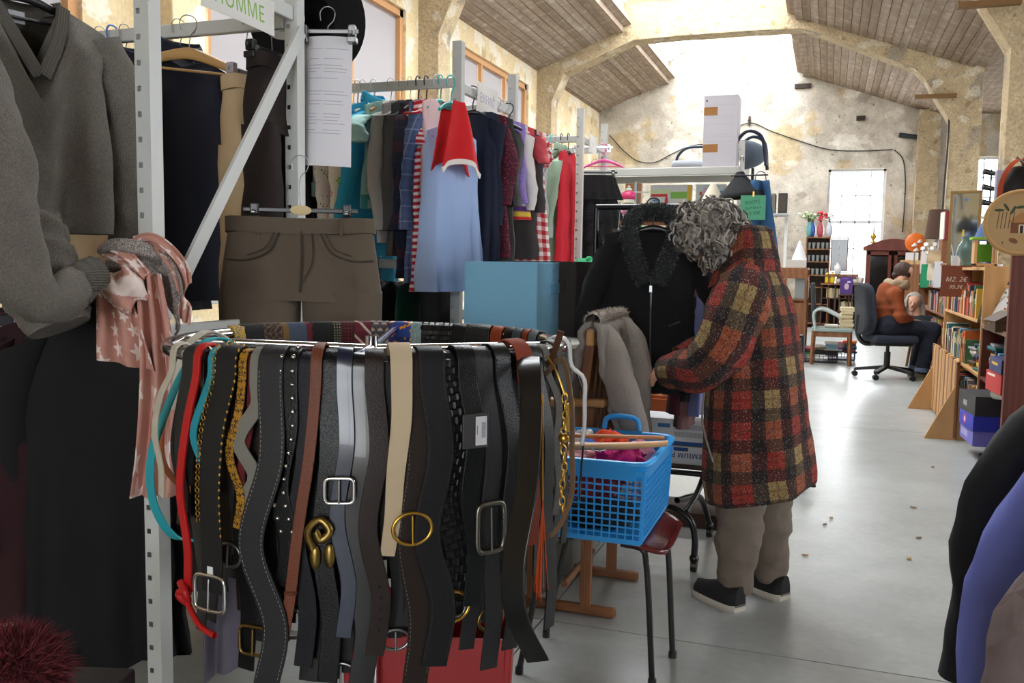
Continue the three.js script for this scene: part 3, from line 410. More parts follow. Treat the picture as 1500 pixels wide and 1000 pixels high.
{ // khaki jeans facing the aisle
  const p = atZ(441, 318, -2.33), top = p.clone().add(V(0, 0.17, 0)); const turn = 0.5, km = mat('#5c5145', 0.93, { bumpMap: fabricBump, bumpScale: 0.0012 });
  clipHanger(top, turn, 0.34, 0.17, 'black clip hanger with an oval wooden badge holding the khaki jeans'); const h = scene.children[scene.children.length - 1];
  obj('badge', (() => { const g = extr([...Array(20)].map((_, i) => [0.03 * Math.cos(i / 20 * 6.283), 0.013 * Math.sin(i / 20 * 6.283)]), 0.004, 0.002); g.translate(0, -0.15, 0.005); return g; })(), mat('#cdb98c', 0.6), h);
  const g = trousersGeo(0.46, 0.9, 0.11, 77), t = thing('jeans', 'khaki brown jeans clipped to a hanger, facing the belt stand', 'jeans', p.clone().add(V(0, -0.004, 0)), turn);
  obj('hips', g.hips, km, t); for (const l of g.legs) obj('leg', l, km, t); obj('waistband', g.waist, km, t);
  const st = mat('#3c352d', 0.95), sb = mat('#786a58', 0.9);
  for (const s of [-1, 1]) { obj('pocket', [tube([[s * 0.06, -0.045, 0.055], [s * 0.09, -0.1, 0.066], [s * 0.15, -0.125, 0.062], [s * 0.215, -0.125, 0.035]], 0.003, 6), tube([[s * 0.075, -0.045, 0.055], [s * 0.1, -0.09, 0.066], [s * 0.15, -0.112, 0.063]], 0.0018, 5)], st, t); obj('belt_loop', rb(0.012, 0.055, 0.006, 0.002, s * 0.12, -0.025, 0.047), km, t); }
  obj('fly_seam', [tube([[0.004, -0.03, 0.052], [0.006, -0.12, 0.068], [0, -0.22, 0.07]], 0.003, 6), tube([[0.035, -0.045, 0.054], [0.036, -0.13, 0.068], [0.008, -0.19, 0.07]], 0.0018, 5)], st, t);
  obj('button', cyl([0.006, -0.022, 0.046], [0.006, -0.022, 0.054], 0.009), steel, t); obj('size_label', rb(0.05, 0.022, 0.003, 0.001, -0.02, -0.018, -0.04), sb, t);
}
// children's clothes, second rack
const purpleKnit = knit('#4a3a55');
row(-3.86, 2.103, [
  [396, 'cardigan', 'silver grey lace cardigan on the children rail by the rack post', 'cardigan', spots('#a9a3ae', ['#8d8794', '#bdb8c2'], 60, 0.03, 0.12, 4), { len: 0.5, w: 0.36 }],
  [408, 'jumper', 'bright blue fleecy jumper on the children rail', 'jumper', furTex('#4b78b8', '#7fa6da'), { len: 0.5, w: 0.38, t: 0.08 }],
  [420, 'coat', 'dark brown hooded coat on the children rail', 'coat', cloth('#3a2f2a'), { len: 0.58, w: 0.4, t: 0.1, collar: 1 }],
  [433, 'dress', 'green and teal plaid dress on the children rail', 'dress', plaid('#1f4a52', '#2f6a4c', '#9fc4cc', 0.14), { len: 0.68, w: 0.36, sleeve: 0.3 }],
  [450, 'shirt', 'plum coloured shirt behind the rack post on the children rail', 'shirt', cloth('#47304e'), { len: 0.6, w: 0.36 }],
  [466, 'shirt', 'shirt with pink, white and grey upright stripes on the children rail', 'shirt', vstripes(['#b63a62', '#e6dfe4', '#8a7d92', '#c9a3b4', '#5a4a63'], 0.06), { len: 0.72, w: 0.38 }],
  [480, 'dress', 'black jersey dress on the children rail beside the mint tee', 'dress', cloth('#17151b'), { len: 0.72, w: 0.36 }],
  [496, 't_shirt', 'pale mint cotton tee on the children rail', 't-shirt', cloth('#cfe3dc'), { len: 0.44, w: 0.36, sleeve: 0.14, splay: 0.7, turn: -0.3, hem: cloth('#a9d4cb') }],
  [506, 'blouse', 'white blouse with small dark sprigs on the children rail', 'blouse', spots('#e6e3e0', ['#4c4a56', '#7a7a88'], 30, 0.025, 0.16, 5), { len: 0.66, w: 0.36 }],
  [518, 'dress', 'pale blue summer dress with pink blossoms on the children rail', 'dress', spots('#cfe2ea', ['#e9b9cc', '#f0dd8a', '#b9d6a4'], 34, 0.05, 0.2, 6), { len: 0.6, w: 0.36, sleeve: 0.14, splay: 0.6 }],
  [524, 'nightdress', 'cream nightdress printed with pink and green flowers on the children rail', 'nightdress', spots('#e9e2cd', ['#b83a6e', '#9cc04c', '#d98ab0'], 16, 0.07, 0.3, 7), { len: 0.8, w: 0.38, h: 'beige', t: 0.08 }],
  [532, 'blouse', 'ivory blouse on the children rail beside the turquoise dress', 'blouse', cloth('#e3e0d2'), { len: 0.7, w: 0.36 }],
  [548, 'hooded_dress', 'turquoise hooded dress on the children rail', 'dress', cloth('#2f9fc4'), { len: 0.86, w: 0.4, t: 0.1, h: 'white', collar: 1, turn: -0.2 }],
  [573, 't_shirt', 'light teal tee with darker cuffs on the children rail', 't-shirt', cloth('#a9cfc9'), { len: 0.5, w: 0.4, sleeve: 0.17, splay: 0.6, turn: -0.35, sm: cloth('#a3ccc6'), hem: cloth('#4fa4a6'), h: 'wood' }],
  [588, 'cardigan', 'soft grey cardigan on the children rail', 'cardigan', knit('#a7a5a3'), { len: 0.66, w: 0.4 }],
  [601, 'jumper', 'charcoal wool jumper on the children rail', 'jumper', knit('#4b4a4c'), { len: 0.72, w: 0.4, t: 0.08 }],
  [613, 'shirt', 'dark navy and wine plaid shirt on the children rail', 'shirt', plaid('#161a2c', '#5a1a26', '#242c48', 0.16), { len: 0.82, w: 0.4, t: 0.09, h: 'black' }],
  [625, 'shirt', 'slate blue shirt with fine white checks on the children rail', 'shirt', plaid('#4d5c80', '#5a6a90', '#a9b4cc', 0.07), { len: 0.84, w: 0.38, h: 'black' }],
  [641, 'dress', 'red and white striped sailor dress with a yellow badge on the children rail', 'dress', stripes('#c01f2c', '#ecdedd', 8, 0.24), { len: 0.88, w: 0.36, sleeve: 0.16, turn: -0.45, h: 'white', t: 0.08 }],
  [646, 'blouse', 'pale pink blouse on the children rail under the red bib', 'blouse', cloth('#e3c3c1'), { len: 0.44, w: 0.36, sleeve: 0, turn: -0.1, h: 'teal' }],
]);
{ // red bib with white trim, and the pale blue shirt, at the end of the rail
  const p = V(onRail(650, -3.86, 2.103).x + 0.17, 2.03, -3.56), turn = T90 - 0.3, m = cloth('#cf1b22');
  const t = thing('bib_top', 'bright red flared bib top with a white trimmed hem on the children rail', 'top', p, turn);
  const f = (u, v) => { const w = 0.04 + 0.125 * v; return V((u - 0.5) * 2 * w * 0.9 + 0.02 * v, -0.1 - 0.3 * v + 0.05 * Math.sin(u * 3.14) * v, 0.045 + 0.02 * Math.sin(u * 9 + v * 2) * v); };
  obj('front', sheet(f, 24, 16, 0.005), m, t); obj('back', sheet((u, v) => { const q = f(u, v); q.z -= 0.06; return q; }, 24, 16, 0.005), m, t);
  obj('trim', strap([...Array(13)].map((_, i) => f(i / 12, 1).add(V(0, 0, 0.003))), 0.022, 0.006, V(0, 1, 0), 30), mat('#e8e2dc', 0.9), t);
  hanger('teal', 0.2, p, turn, 'thin teal hanger holding the red bib top');
  garment({ name: 'shirt', label: 'pale blue cotton shirt turned outward at the end of the children rail', category: 'shirt', m: cloth('#9fb6e0'), pos: V(onRail(655, -3.86, 2.103).x + 0.1, 1.95, -3.7), turn: T90 - 0.22, w: 0.38, len: 0.72, t: 0.1, flare: 1.12, sleeve: 0, fold: 0.5, h: 'blue', seed: 901, hl: 'sky blue plastic hanger holding the pale blue cotton shirt' });
  garment({ name: 'jumper', label: 'navy fuzzy knitted jumper hanging from the end beam of the children rack', category: 'jumper', m: furTex('#0d1322', '#1d2740'), pos: V(RX - 0.005, 2.0835, -4.05), turn: 0.3, w: 0.26, len: 0.8, t: 0.16, sleeve: 0.5, splay: 0.02, h: 'black', seed: 903, hl: 'slim black hanger holding the navy fuzzy jumper' });
  const bp = V(RX + 0.005, 2.0835, -4.23); hanger('black', 0.38, bp, 0.3, 'empty broad black plastic hanger hooked beyond the children rack');
}
// lower rails: dark trousers and skirts hung close together
obj('rail', rb(1.8, 0.045, 0.026, 0.006, -2.58, 1.237, -3.84), paintGrey, rackB); obj('rail', rb(1.58, 0.045, 0.026, 0.006, -2.48, 0.98, -2.5), paintGrey, rackA);
{ const L = (z, y, x, i, label, m, cat = 'trousers', o = {}) => garment({ name: cat === 'skirt' ? 'long_skirt' : 'overcoat', label, category: cat, m, pos: V(x, y, z), turn: T90 + 0.08 * Math.sin(i * 5), w: 0.4, len: y - 0.24 - 0.04 * (i % 3), t: 0.07, sleeve: 0, fold: 0.35, h: 'wire', hl: 'thin metal hanger of the ' + label.split(' long garment')[0] + ' garment on the lower ' + (label.includes('children') ? 'children' : 'menswear') + ' rail', seed: 1200 + i, ...o });
  const dk = ['#0f1014', '#171a22', '#121214', '#1a1418', '#0d0f13', '#16181a', '#131a20', '#101012', '#1c1a1c', '#0e1012'], nm = ['jet black', 'ink blue', 'soot black', 'aubergine black', 'raven black', 'graphite', 'petrol blue', 'plain black', 'brown black', 'midnight'];
  for (let i = 0; i < 10; i++) L(-3.84, 1.26, -1.74 - i * 0.1, i, `${i === 1 ? 'bottle green satin' : nm[i]} long garment on the lower rail of the children rack`, i === 1 ? cloth('#0f4a3c') : cloth(dk[i]), 'clothes');
  for (let i = 0; i < 9; i++) L(-2.5, 1.003, -1.73 - i * 0.095, i + 20, `${nm[9 - i]} long garment on the lower back rail of the menswear rack`, cloth(dk[9 - i]), 'clothes'); }
// children's clothes hooked one behind another on the end beam of the second rack
{ const hangB = (z, name, label, category, m, o = {}) => garment({ name, label, category, m, pos: V(RX + 0.005, 2.0835, z), turn: 0.3, w: 0.34, len: 0.5, t: 0.045, fold: 0.25, sleeve: 0.4, splay: 0.08, h: 'wire', seed: 1400 + Math.round(-z * 100), ...o });
  hangB(-4.12, 'jacket', 'magenta flecked tweed jacket on the end beam of the children rack', 'jacket', spots('#4a1428', ['#a8204e', '#1c0e16', '#7a1a3c'], 120, 0.03, 0.1, 8), { len: 0.7, w: 0.28 });
  hangB(-4.18, 'jacket', 'black satin jacket on the end beam beside the lilac fur gilet', 'jacket', mat('#121218', 0.5), { len: 0.76, w: 0.3 });
  const t = hangB(-4.26, 'fur_gilet', 'lilac shaggy fake fur gilet on the end beam of the children rack', 'gilet', furTex('#7e68b0', '#a893d8'), { sleeve: 0, len: 0.42, w: 0.37, t: 0.07 }); fur(t.children[0].geometry, 4200, 0.03, mat('#9d86d2', 1), t, 5, 0.5, 0.0018);
  hangB(-4.34, 'ski_jacket', 'white ski jacket with red hem and yellow purple bands on the end beam', 'jacket', pat(64, (u, v) => v > 0.78 ? hex('#c8202a') : v > 0.72 ? hex('#e2c04a') : v > 0.68 ? hex('#5a2f7a') : v > 0.62 ? hex('#e4dcd8') : hex('#d9d4d2'), 0.6), { len: 0.5 });
  hangB(-4.4, 't_shirt', 'coral red short sleeved tee on the end beam of the children rack', 't-shirt', cloth('#c9505a'), { len: 0.36, w: 0.37, sleeve: 0.16, splay: 0.4, h: 'white' });
  hangB(-4.46, 'jacket', 'charcoal grey jacket on the end beam beside the gingham dress', 'jacket', cloth('#3c3839'), { len: 0.7, w: 0.36 });
  hangB(-4.53, 'dress', 'red and white gingham dress with fringed ties on the end beam', 'dress', gingham('#b3202c', '#efe6e2', 0.045), { len: 0.72, sleeve: 0.14, flare: 1.1, w: 0.42, h: 'black' }); }
// third rack
row(-6.0, 2.133, [
  [794, 'shirt', 'white cotton shirt on the third rack between gingham dress and jeans', 'shirt', cloth('#d8d8d8'), { len: 0.74, w: 0.36 }],
  [801, 'jacket', 'washed denim jacket on the third rack under a purple hanger', 'jacket', cloth('#44516c'), { len: 0.78, w: 0.36, h: 'purple' }],
  [808, 'jacket', 'dark indigo denim jacket on the third rack under a teal hanger', 'jacket', cloth('#242a3c'), { len: 0.84, w: 0.36, h: 'teal' }],
  [815, 'blouse', 'grey white blouse on the third rack beside the sage hoodie', 'blouse', cloth('#b9c0c2'), { len: 0.88, w: 0.36 }],
  [823, 'hoodie', 'sage green hooded sweatshirt on the third rack', 'hoodie', cloth('#93a892'), { len: 0.84, w: 0.38, t: 0.1, collar: 1, h: 'black', turn: -0.08 }],
  [833, 'dress', 'plain scarlet dress at the end of the third rack', 'dress', cloth('#c0162a'), { len: 0.84, w: 0.4, t: 0.09, sleeve: 0, turn: -0.08, h: 'black' }],
]);
{ // black tiered lace skirt on clips, facing the aisle
  const p = atZ(872, 236, -6.25), m = mat('#0c0b0e', 0.9, { bumpMap: crocBump, bumpScale: 0.003 }), turn = 0.25, t = thing('tiered_skirt', 'black lace skirt in ruffled tiers clipped at the end of the third rack', 'skirt', p.clone().add(V(0, -0.1, 0)), turn);
  for (let k = 0; k < 4; k++) obj('tier', loft([0, 1, 2, 3].map((i) => { const q = []; for (let j = 0; j < 60; j++) { const a = j / 60 * 2 * Math.PI, w = 0.14 + k * 0.012 + i * 0.013, z = 0.05 + i * 0.006 + k * 0.004, f = 1 + 0.07 * i * Math.sin(a * 14 + k) * 0.8; q.push(V(w * Math.cos(a) * f, -k * 0.145 - i * 0.058, z * Math.sin(a) * f)); } return q; })), m, t);
  clipHanger(p, turn, 0.32, 0.1, 'black clip hanger holding the tiered lace skirt');
  const q = atZ(868, 204, -6.4); clipHanger(q, 0.2, 0.3, 0.08, 'chrome clip hanger, empty, hooked above the tiered lace skirt', chrome);
  hanger('pink', 0.34, V(RX + 0.03, 2.13, -6.55), 0.1, 'hot pink plastic hanger at the end beam of the third rack');
}
// signs on the racks
function cardSign(name, label, w, h, pos, turn, draw, bend = 0.01, px = 512) {
  const t = thing(name, label, 'sign', pos, turn); const tx = canvasTex(px, Math.round(px * h / w), draw);
  obj('card', sheet((u, v) => V((u - 0.5) * w, (v - 0.5) * h, bend * Math.sin(u * 4 + v * 2)), 16, 6, 0.0012), mat('#ffffff', 0.8, { map: tx }), t); return t;
}
const word = (txt, col, font, bg = '#d9d8d4') => (g, w, h) => { g.fillStyle = bg; g.fillRect(0, 0, w, h); g.fillStyle = col; g.font = font; g.textAlign = 'center'; g.textBaseline = 'middle'; g.fillText(txt, w / 2, h / 2); };
{ const a = atX(352, 12, RX + 0.03); cardSign('sign_card', 'white card lettered HOMME in green on the menswear rack', 0.34, 0.1, V(RX + 0.03, a.y + 0.012, a.z), T90, word('HOMME', '#7fb04a', '100px sans-serif'), 0.004);
  const b = atX(713, 148, RX + 0.03); cardSign('sign_card', 'white card lettered ENFANT in pale violet on the children rack', 0.3, 0.14, V(RX + 0.035, b.y, b.z), T90, word('ENFANT', '#9a8fae', '110px sans-serif', '#dedcd8'), 0.006);
  const c = atX(868, 212, RX + 0.03); cardSign('sign_card', 'small white card lettered EN in grey on the third rack', 0.24, 0.13, V(RX + 0.035, c.y, c.z), T90, word('EN', '#a8a4a6', '90px sans-serif', '#dedbd6'), 0.006); }
{ // black hat hooked behind the menswear rack, price disc and clipped list
  const c = atZ(452, 30, -2.72), t = thing('felt_hat', 'wide black felt hat hooked behind the menswear rack post', 'hat', c, 0.42); t.rotation.x = 0.1;
  const felt = mat('#08080a', 0.95); const pr = [[0.0, -0.1], [0.05, -0.1], [0.08, -0.085], [0.09, 0], [0.1, 0.004], [0.16, 0.01], [0.195, 0.016], [0.196, 0.02], [0.16, 0.015], [0.1, 0.009], [0.088, 0.006], [0.082, -0.08], [0.0, -0.095]];
  const g = lathe(pr, 48); g.rotateX(Math.PI / 2); const p = g.attributes.position; for (let i = 0; i < p.count; i++) { const r = Math.hypot(p.getX(i), p.getY(i)); if (r > 0.1) p.setZ(i, p.getZ(i) + (r - 0.1) * 0.35 * Math.sin(2 * Math.atan2(p.getY(i), p.getX(i)))); } g.computeVertexNormals(); obj('hat_body', g, felt, t);
  const d = atZ(414, 26, -2.6), disc = thing('price_disc', 'round white plastic disc marked in green beside the black hat', 'disc', d, 0.42); const dg = cyl([0, 0, -0.003], [0, 0, 0.003], 0.072, 0.072, 40); obj('disc', dg, mat('#dcdcda', 0.5), disc);
  obj('marking', (() => { const q = new THREE.PlaneGeometry(0.06, 0.03); q.translate(0.0, -0.04, 0.0036); return q; })(), mat('#ffffff', 0.7, { map: canvasTex(128, 64, word('5€', '#86a83c', 'bold 50px sans-serif', '#dcdcda')) }), disc); obj('boss', lathe([[0, 0.02], [0.018, 0.018], [0.022, 0.003]], 20).rotateX(T90), mat('#d2d2d0', 0.4), disc);
  const pp = atZ(476, 150, -2.62), lt = thing('paper_list', 'long white printed paper list clipped beside the rack post', 'paper', pp, 0.3);
  const paperT = canvasTex(256, 640, (g2, w, h) => { g2.fillStyle = '#dcdbe2'; g2.fillRect(0, 0, w, h); g2.fillStyle = '#a9a6b4'; const r = rng(4); for (let y = 60; y < 520; y += 16) { if (r() < 0.25) continue; g2.fillRect(40, y, 40 + 40 * r(), 3); g2.fillRect(120, y, 60 + 60 * r(), 3); } });
  obj('sheet', sheet((u, v) => V((u - 0.5) * 0.165 + 0.01 * v, (v - 0.5) * 0.42, 0.02 * Math.sin(u * 3.1) + 0.03 * (1 - v) * (1 - u) - 0.02 * u * (1 - v)), 14, 20, 0.0006), mat('#ffffff', 0.75, { map: paperT }), lt);
  clipHanger(pp.clone().add(V(0.02, 0.29, 0.012)), 0.3, 0.2, 0.085, 'chrome clip hanger pinching the printed paper list', steel);
}
// ---------- foreground clothes on the left ----------
const heather = (() => { const t = tex(512, 512, (u, v) => { const n = tnoise(u, v, 60, 3, 2), s = tnoise(u, v, 160, 1, 7), b = tnoise(u, v, 4, 3, 9); let c = mix(hex('#5b5752'), hex('#736d66'), 0.5 + n + 0.5 * b); if (s > 0.28) c = hex('#3a3735'); if (tnoise(u, v, 90, 1, 21) > 0.33) c = mix(c, hex('#7d5a58'), 0.5); return c; }); return mat('#ffffff', 0.97, { map: rep(t, 2.2, 2.2), bumpMap: rep(knitBump, 9, 9), bumpScale: 0.0015 }); })();
const ribM = mat('#5a5650', 0.97, { bumpMap: rep(tex(64, 64, (u) => 0.5 + 0.5 * Math.sin(u * Math.PI * 16), false), 18, 18), bumpScale: 0.004 });
function limb(pts, radii, m, parent, name, seed = 1, wr = 0.1, flat = 0.8) { // sleeve along a path with wrinkles
  const c = new THREE.CatmullRomCurve3(pts.map(vec), false, 'centripetal'), rings = [], n = 26; for (let i = 0; i <= n; i++) { const s = i / n, p = c.getPointAt(s), T = c.getTangentAt(s), a = T.clone().cross(V(0, 0, 1)).normalize(), b = T.clone().cross(a), f = s * (radii.length - 1), k = Math.min(radii.length - 2, Math.floor(f)), R = radii[k] + (radii[k + 1] - radii[k]) * (f - k), ring = []; for (let j = 0; j < 20; j++) { const th = j / 20 * 2 * Math.PI, q = R * (1 + wr * n3(s * 8, Math.cos(th) * 1.5, Math.sin(th) * 1.5 + seed) + wr * 0.6 * Math.sin(s * 26 + th * 2 + seed)); ring.push(p.clone().addScaledVector(a, q * Math.cos(th)).addScaledVector(b, q * flat * Math.sin(th))); } rings.push(ring); } return obj(name, loft(rings), m, parent);
}
{ // grey heather V-neck jumper
  const p = V(-1.93, 1.93, -1.74), turn = 1.3, t = thing('v_neck_jumper', 'grey heather V-neck jumper on a black hanger in front of the menswear rack', 'jumper', p, turn), r = [];
  const N = 72, W = 0.215, L = 0.62, n = 30, ysh = (x) => -0.035 - 0.36 * Math.max(0, Math.abs(x) - 0.07);
  for (let i = 0; i <= n; i++) { const s = (i / n) ** 1.3, ring = []; const a = W * (s < 0.25 ? 1 - 0.14 * (s / 0.25) : 0.86 + 0.2 * (s - 0.25)), b = 0.012 + 0.065 * Math.min(1, s / 0.18) + 0.02 * s;
    for (let k = 0; k < N; k++) { const th = k / N * 2 * Math.PI, c = Math.cos(th), q = Math.sin(th), x = a * Math.sign(c) * Math.abs(c) ** 0.8, zz = b * Math.sign(q) * Math.abs(q) ** 0.6; let y0 = ysh(x); const nk = Math.max(0, 1 - Math.abs(x) / 0.09); y0 -= zz > 0 ? 0.2 * nk : 0.035 * Math.sqrt(nk); const y = y0 * (1 - s) - L * s; ring.push(V(x, y, zz + s * 0.035 * (Math.sin(x * 34 + 1 + 2 * s) + 0.6 * Math.sin(x * 61 + s * 3)) * 0.6 + 0.02 * n3(x * 6, y * 5, 3) * s)); } r.push(ring); }
  obj('body', loft(r, { cap0: false }), heather, t);
  const vn = [[-0.095, -0.05], [-0.06, -0.13], [0, -0.245], [0.06, -0.13], [0.095, -0.05]]; obj('neck_rib', [strap([V(-0.092, -0.045, 0.02), V(-0.06, -0.13, 0.055), V(-0.006, -0.238, 0.08)], 0.034, 0.008, V(1, 0.35, 0), 14), strap([V(0.006, -0.238, 0.082), V(0.06, -0.13, 0.057), V(0.092, -0.045, 0.022)], 0.034, 0.008, V(1, -0.35, 0), 14), strap([V(-0.09, -0.045, 0.015), V(-0.05, -0.055, -0.03), V(0.05, -0.055, -0.03), V(0.09, -0.045, 0.015)], 0.03, 0.007, V(0, 1, 0), 20)], ribM, t);
  obj('neck_label', rb(0.04, 0.03, 0.002, 0.001, -0.01, -0.085, -0.012), mat('#cfd2dd', 0.8), t);
  limb([[0.2, -0.1, 0], [0.255, -0.26, 0.01], [0.275, -0.44, 0.0], [0.285, -0.62, -0.03], [0.27, -0.72, -0.05]], [0.06, 0.064, 0.058, 0.05, 0.045], heather, t, 'sleeve', 3, 0.1, 0.7);
  const wl = (px, py, d) => { const q = atD(px, py, d).sub(p); return q.applyAxisAngle(V(0, 1, 0), -turn); };
  limb([V(-0.2, -0.1, 0.02), wl(-22, 170, 1.9), wl(0, 290, 1.88), wl(28, 400, 1.88), wl(70, 445, 1.92), wl(112, 420, 2.0)], [0.06, 0.068, 0.072, 0.076, 0.062, 0.048], heather, t, 'sleeve', 6, 0.1, 0.85);
  limb([wl(104, 428, 1.99), wl(122, 410, 2.03), wl(142, 398, 2.08)], [0.05, 0.044, 0.04], ribM, t, 'cuff', 9, 0.03);
  limb([wl(20, 330, 2.12), wl(60, 420, 2.1), wl(88, 480, 2.1)], [0.11, 0.1, 0.075], heather, t, 'hem_fold', 15, 0.08);
  hanger('black', 0.42, p.clone().add(V(0, 0.075, 0)), turn, 'broad black plastic hanger holding the grey heather jumper');
}
{ // beige jacket just behind it
  const p = V(-2.2, 2.02, -2.08); garment({ name: 'jacket', label: 'beige cotton jacket hung behind the grey heather jumper', category: 'jacket', m: mat('#bfa27c', 0.8, { bumpMap: fabricBump, bumpScale: 0.0006 }), pos: p, turn: 1.25, w: 0.42, len: 0.7, t: 0.1, sleeve: 0.66, splay: 0.18, sw: 1.15, h: 'white', seed: 944, collar: 1 });
  // lower rail
  garment({ name: 'hoodie', label: 'black hooded sweatshirt on the lower rail of the menswear rack', category: 'hoodie', m: cloth('#101114'), pos: V(atZ(140, 420, -1.86).x, 1.203, -1.86), turn: 0.7, w: 0.4, len: 0.95, t: 0.13, sleeve: 0.72, splay: 0.06, collar: 1, h: 'black', seed: 951, sw: 1.2 });
  [[108, 'maroon fleece jacket on the lower rail of the menswear rack', '#2d1016', 'maroon fleece jacket'], [70, 'grey sports jacket with wine red lining on the lower rail', '#3b3b40', 'grey sports jacket'], [38, 'wine red knitted top on the lower rail', '#4c1726', 'wine red knitted top'], [8, 'black puffer jacket on the lower rail at the menswear rack end', '#131417', 'black puffer jacket']].forEach(([px, label, c, what], i) => garment({ name: 'jacket', label, category: 'jacket', m: cloth(c), pos: V(atZ(px, 420, -1.86).x, 1.203, -1.86), turn: 1.05, w: 0.42, len: 0.8, t: 0.08, h: i === 1 ? 'white' : 'black', what, seed: 960 + i }));
}
{ // star print scarf tied round the rack post
  const sm = (() => { const S = []; const r = rng(8); for (let i = 0; i < 12; i++) S.push([(i % 3) / 3 + 0.12 * r(), Math.floor(i / 3) / 4 + 0.1 * r(), 0.07 + 0.07 * r(), r() * 6]); const t = tex(384, 384, (u, v) => { let c = mix(hex('#b98578'), hex('#c69387'), 0.5 + tnoise(u, v, 5, 3, 2)); for (const [a, b, s, ro] of S) { let dx = u - a, dy = v - b; dx -= Math.round(dx); dy -= Math.round(dy); const d = Math.hypot(dx, dy), an = Math.atan2(dy, dx) + ro; const k = Math.cos(((an * 5 / (2 * Math.PI) % 1 + 1) % 1 - 0.5) * 2 * Math.PI / 5 * 1); const f = Math.abs(((an * 5 / (2 * Math.PI)) % 1 + 1) % 1 - 0.5) * 2; if (d < s * (0.42 + 0.58 * f ** 1.6)) c = hex('#e4d3cd'); } return c; }); return mat('#ffffff', 0.9, { map: t }); })();
  const leo = mat('#ffffff', 0.9, { map: rep(tex(192, 192, (u, v) => { const n = Math.abs(tnoise(u, v, 12, 2, 3)); return n < 0.07 ? hex('#d8cec8') : hex('#2a2426'); }), 8, 8) });
  const b = V(RX, atX(215, 400, RX).y, -1.8), t = thing('star_scarf', 'dusty pink scarf with white stars knotted round the slotted post', 'scarf', b, 0.5);
  const swag = (name, pts, w, m, ph, amp = 0.012, n = 40) => { const c = new THREE.CatmullRomCurve3(pts.map(vec), false, 'centripetal'); obj(name, sheet((u, v) => { const p = c.getPointAt(v), T = c.getTangentAt(v), sd = V(0, 1, 0.25).addScaledVector(T, -T.y).normalize(), q = (u - 0.5) * w * (0.8 + 0.3 * Math.sin(v * 3.1)); return p.addScaledVector(sd, q).addScaledVector(T.clone().cross(sd), amp * Math.sin(u * 15 + ph + v * 2)); }, 22, n, 0.004), m, t); };
  swag('wrap', [[-0.06, 0.0, -0.03], [-0.065, 0.02, 0.03], [-0.02, 0.03, 0.06], [0.045, 0.02, 0.055], [0.075, 0.0, 0.0]], 0.1, leo, 1);
  swag('wrap', [[-0.065, 0.06, -0.02], [-0.06, 0.055, 0.035], [-0.01, 0.035, 0.07], [0.04, -0.01, 0.08]], 0.045, sm, 2);
  swag('wrap', [[0.0, 0.07, 0.02], [0.05, 0.075, 0.04], [0.1, 0.03, 0.04], [0.118, -0.04, 0.02], [0.112, -0.12, 0.0]], 0.05, sm, 3, 0.008);
  swag('wrap', [[0.03, 0.05, 0.02], [0.08, 0.02, 0.035], [0.098, -0.05, 0.025], [0.1, -0.14, 0.005]], 0.06, leo, 5, 0.008);
  obj('knot', planarUV(fieldMesh((x, y, z) => Math.hypot(x / 1.25, y / 1.15, z / 0.75) - 0.042 + 0.009 * Math.sin(x * 90 + y * 60) + 0.008 * n3(x * 30, y * 30, z * 30), [-0.08, -0.08, -0.06], [0.08, 0.08, 0.06], 0.006)).translate(-0.015, -0.04, 0.085), sm, t);
  obj('tail', sheet((u, v) => V(-0.035 + (u - 0.5) * (0.07 + 0.06 * v) + 0.03 * v, -0.04 - 0.17 * v - 0.03 * u * v, 0.08 + 0.016 * Math.sin(u * 12 + v)), 24, 16, 0.004), sm, t);
  obj('tail', sheet((u, v) => V(0.045 + (u - 0.5) * (0.06 + 0.05 * v) + 0.02 * Math.sin(v * 3), 0.0 - 0.56 * v, 0.06 + 0.018 * Math.sin(u * 15 + v * 2)), 28, 30, 0.004), sm, t);
}
{ // burgundy fur thing in the lower left corner
  const c = atD(12, 985, 1.25), t = thing('fur_hat', 'burgundy long-haired fur hat with a cream lining in the corner', 'hat', c, 0.3); const g = ball(0.062, 0, 0, 0, 1, 0.75, 0.9, 28, 20); obj('hat_body', g, furTex('#4c161c', '#742a30'), t); fur(g, 4500, 0.032, mat('#6c262e', 1), t, 9, 0.3, 0.0008);
  obj('lining', lathe([[0.02, -0.09], [0.045, -0.08], [0.05, -0.03], [0.046, -0.03], [0.04, -0.078], [0.02, -0.085]], 24), mat('#c9b79a', 0.95), t);
  const st = thing('low_table', 'dark low table under the burgundy fur hat', 'table', [c.x - 0.12, 0, c.z + 0.02], 0.3); const ty = c.y - 0.09; obj('table_top', rb(0.4, 0.03, 0.4, 0.006, 0, ty - 0.016, 0), mat('#1c1511', 0.6), st); for (const [x, z] of [[-1, -1], [1, -1], [-1, 1], [1, 1]]) obj('leg', bx(0.035, ty - 0.03, 0.035, x * 0.17, (ty - 0.03) / 2, z * 0.17), mat('#1c1511', 0.6), st);
}
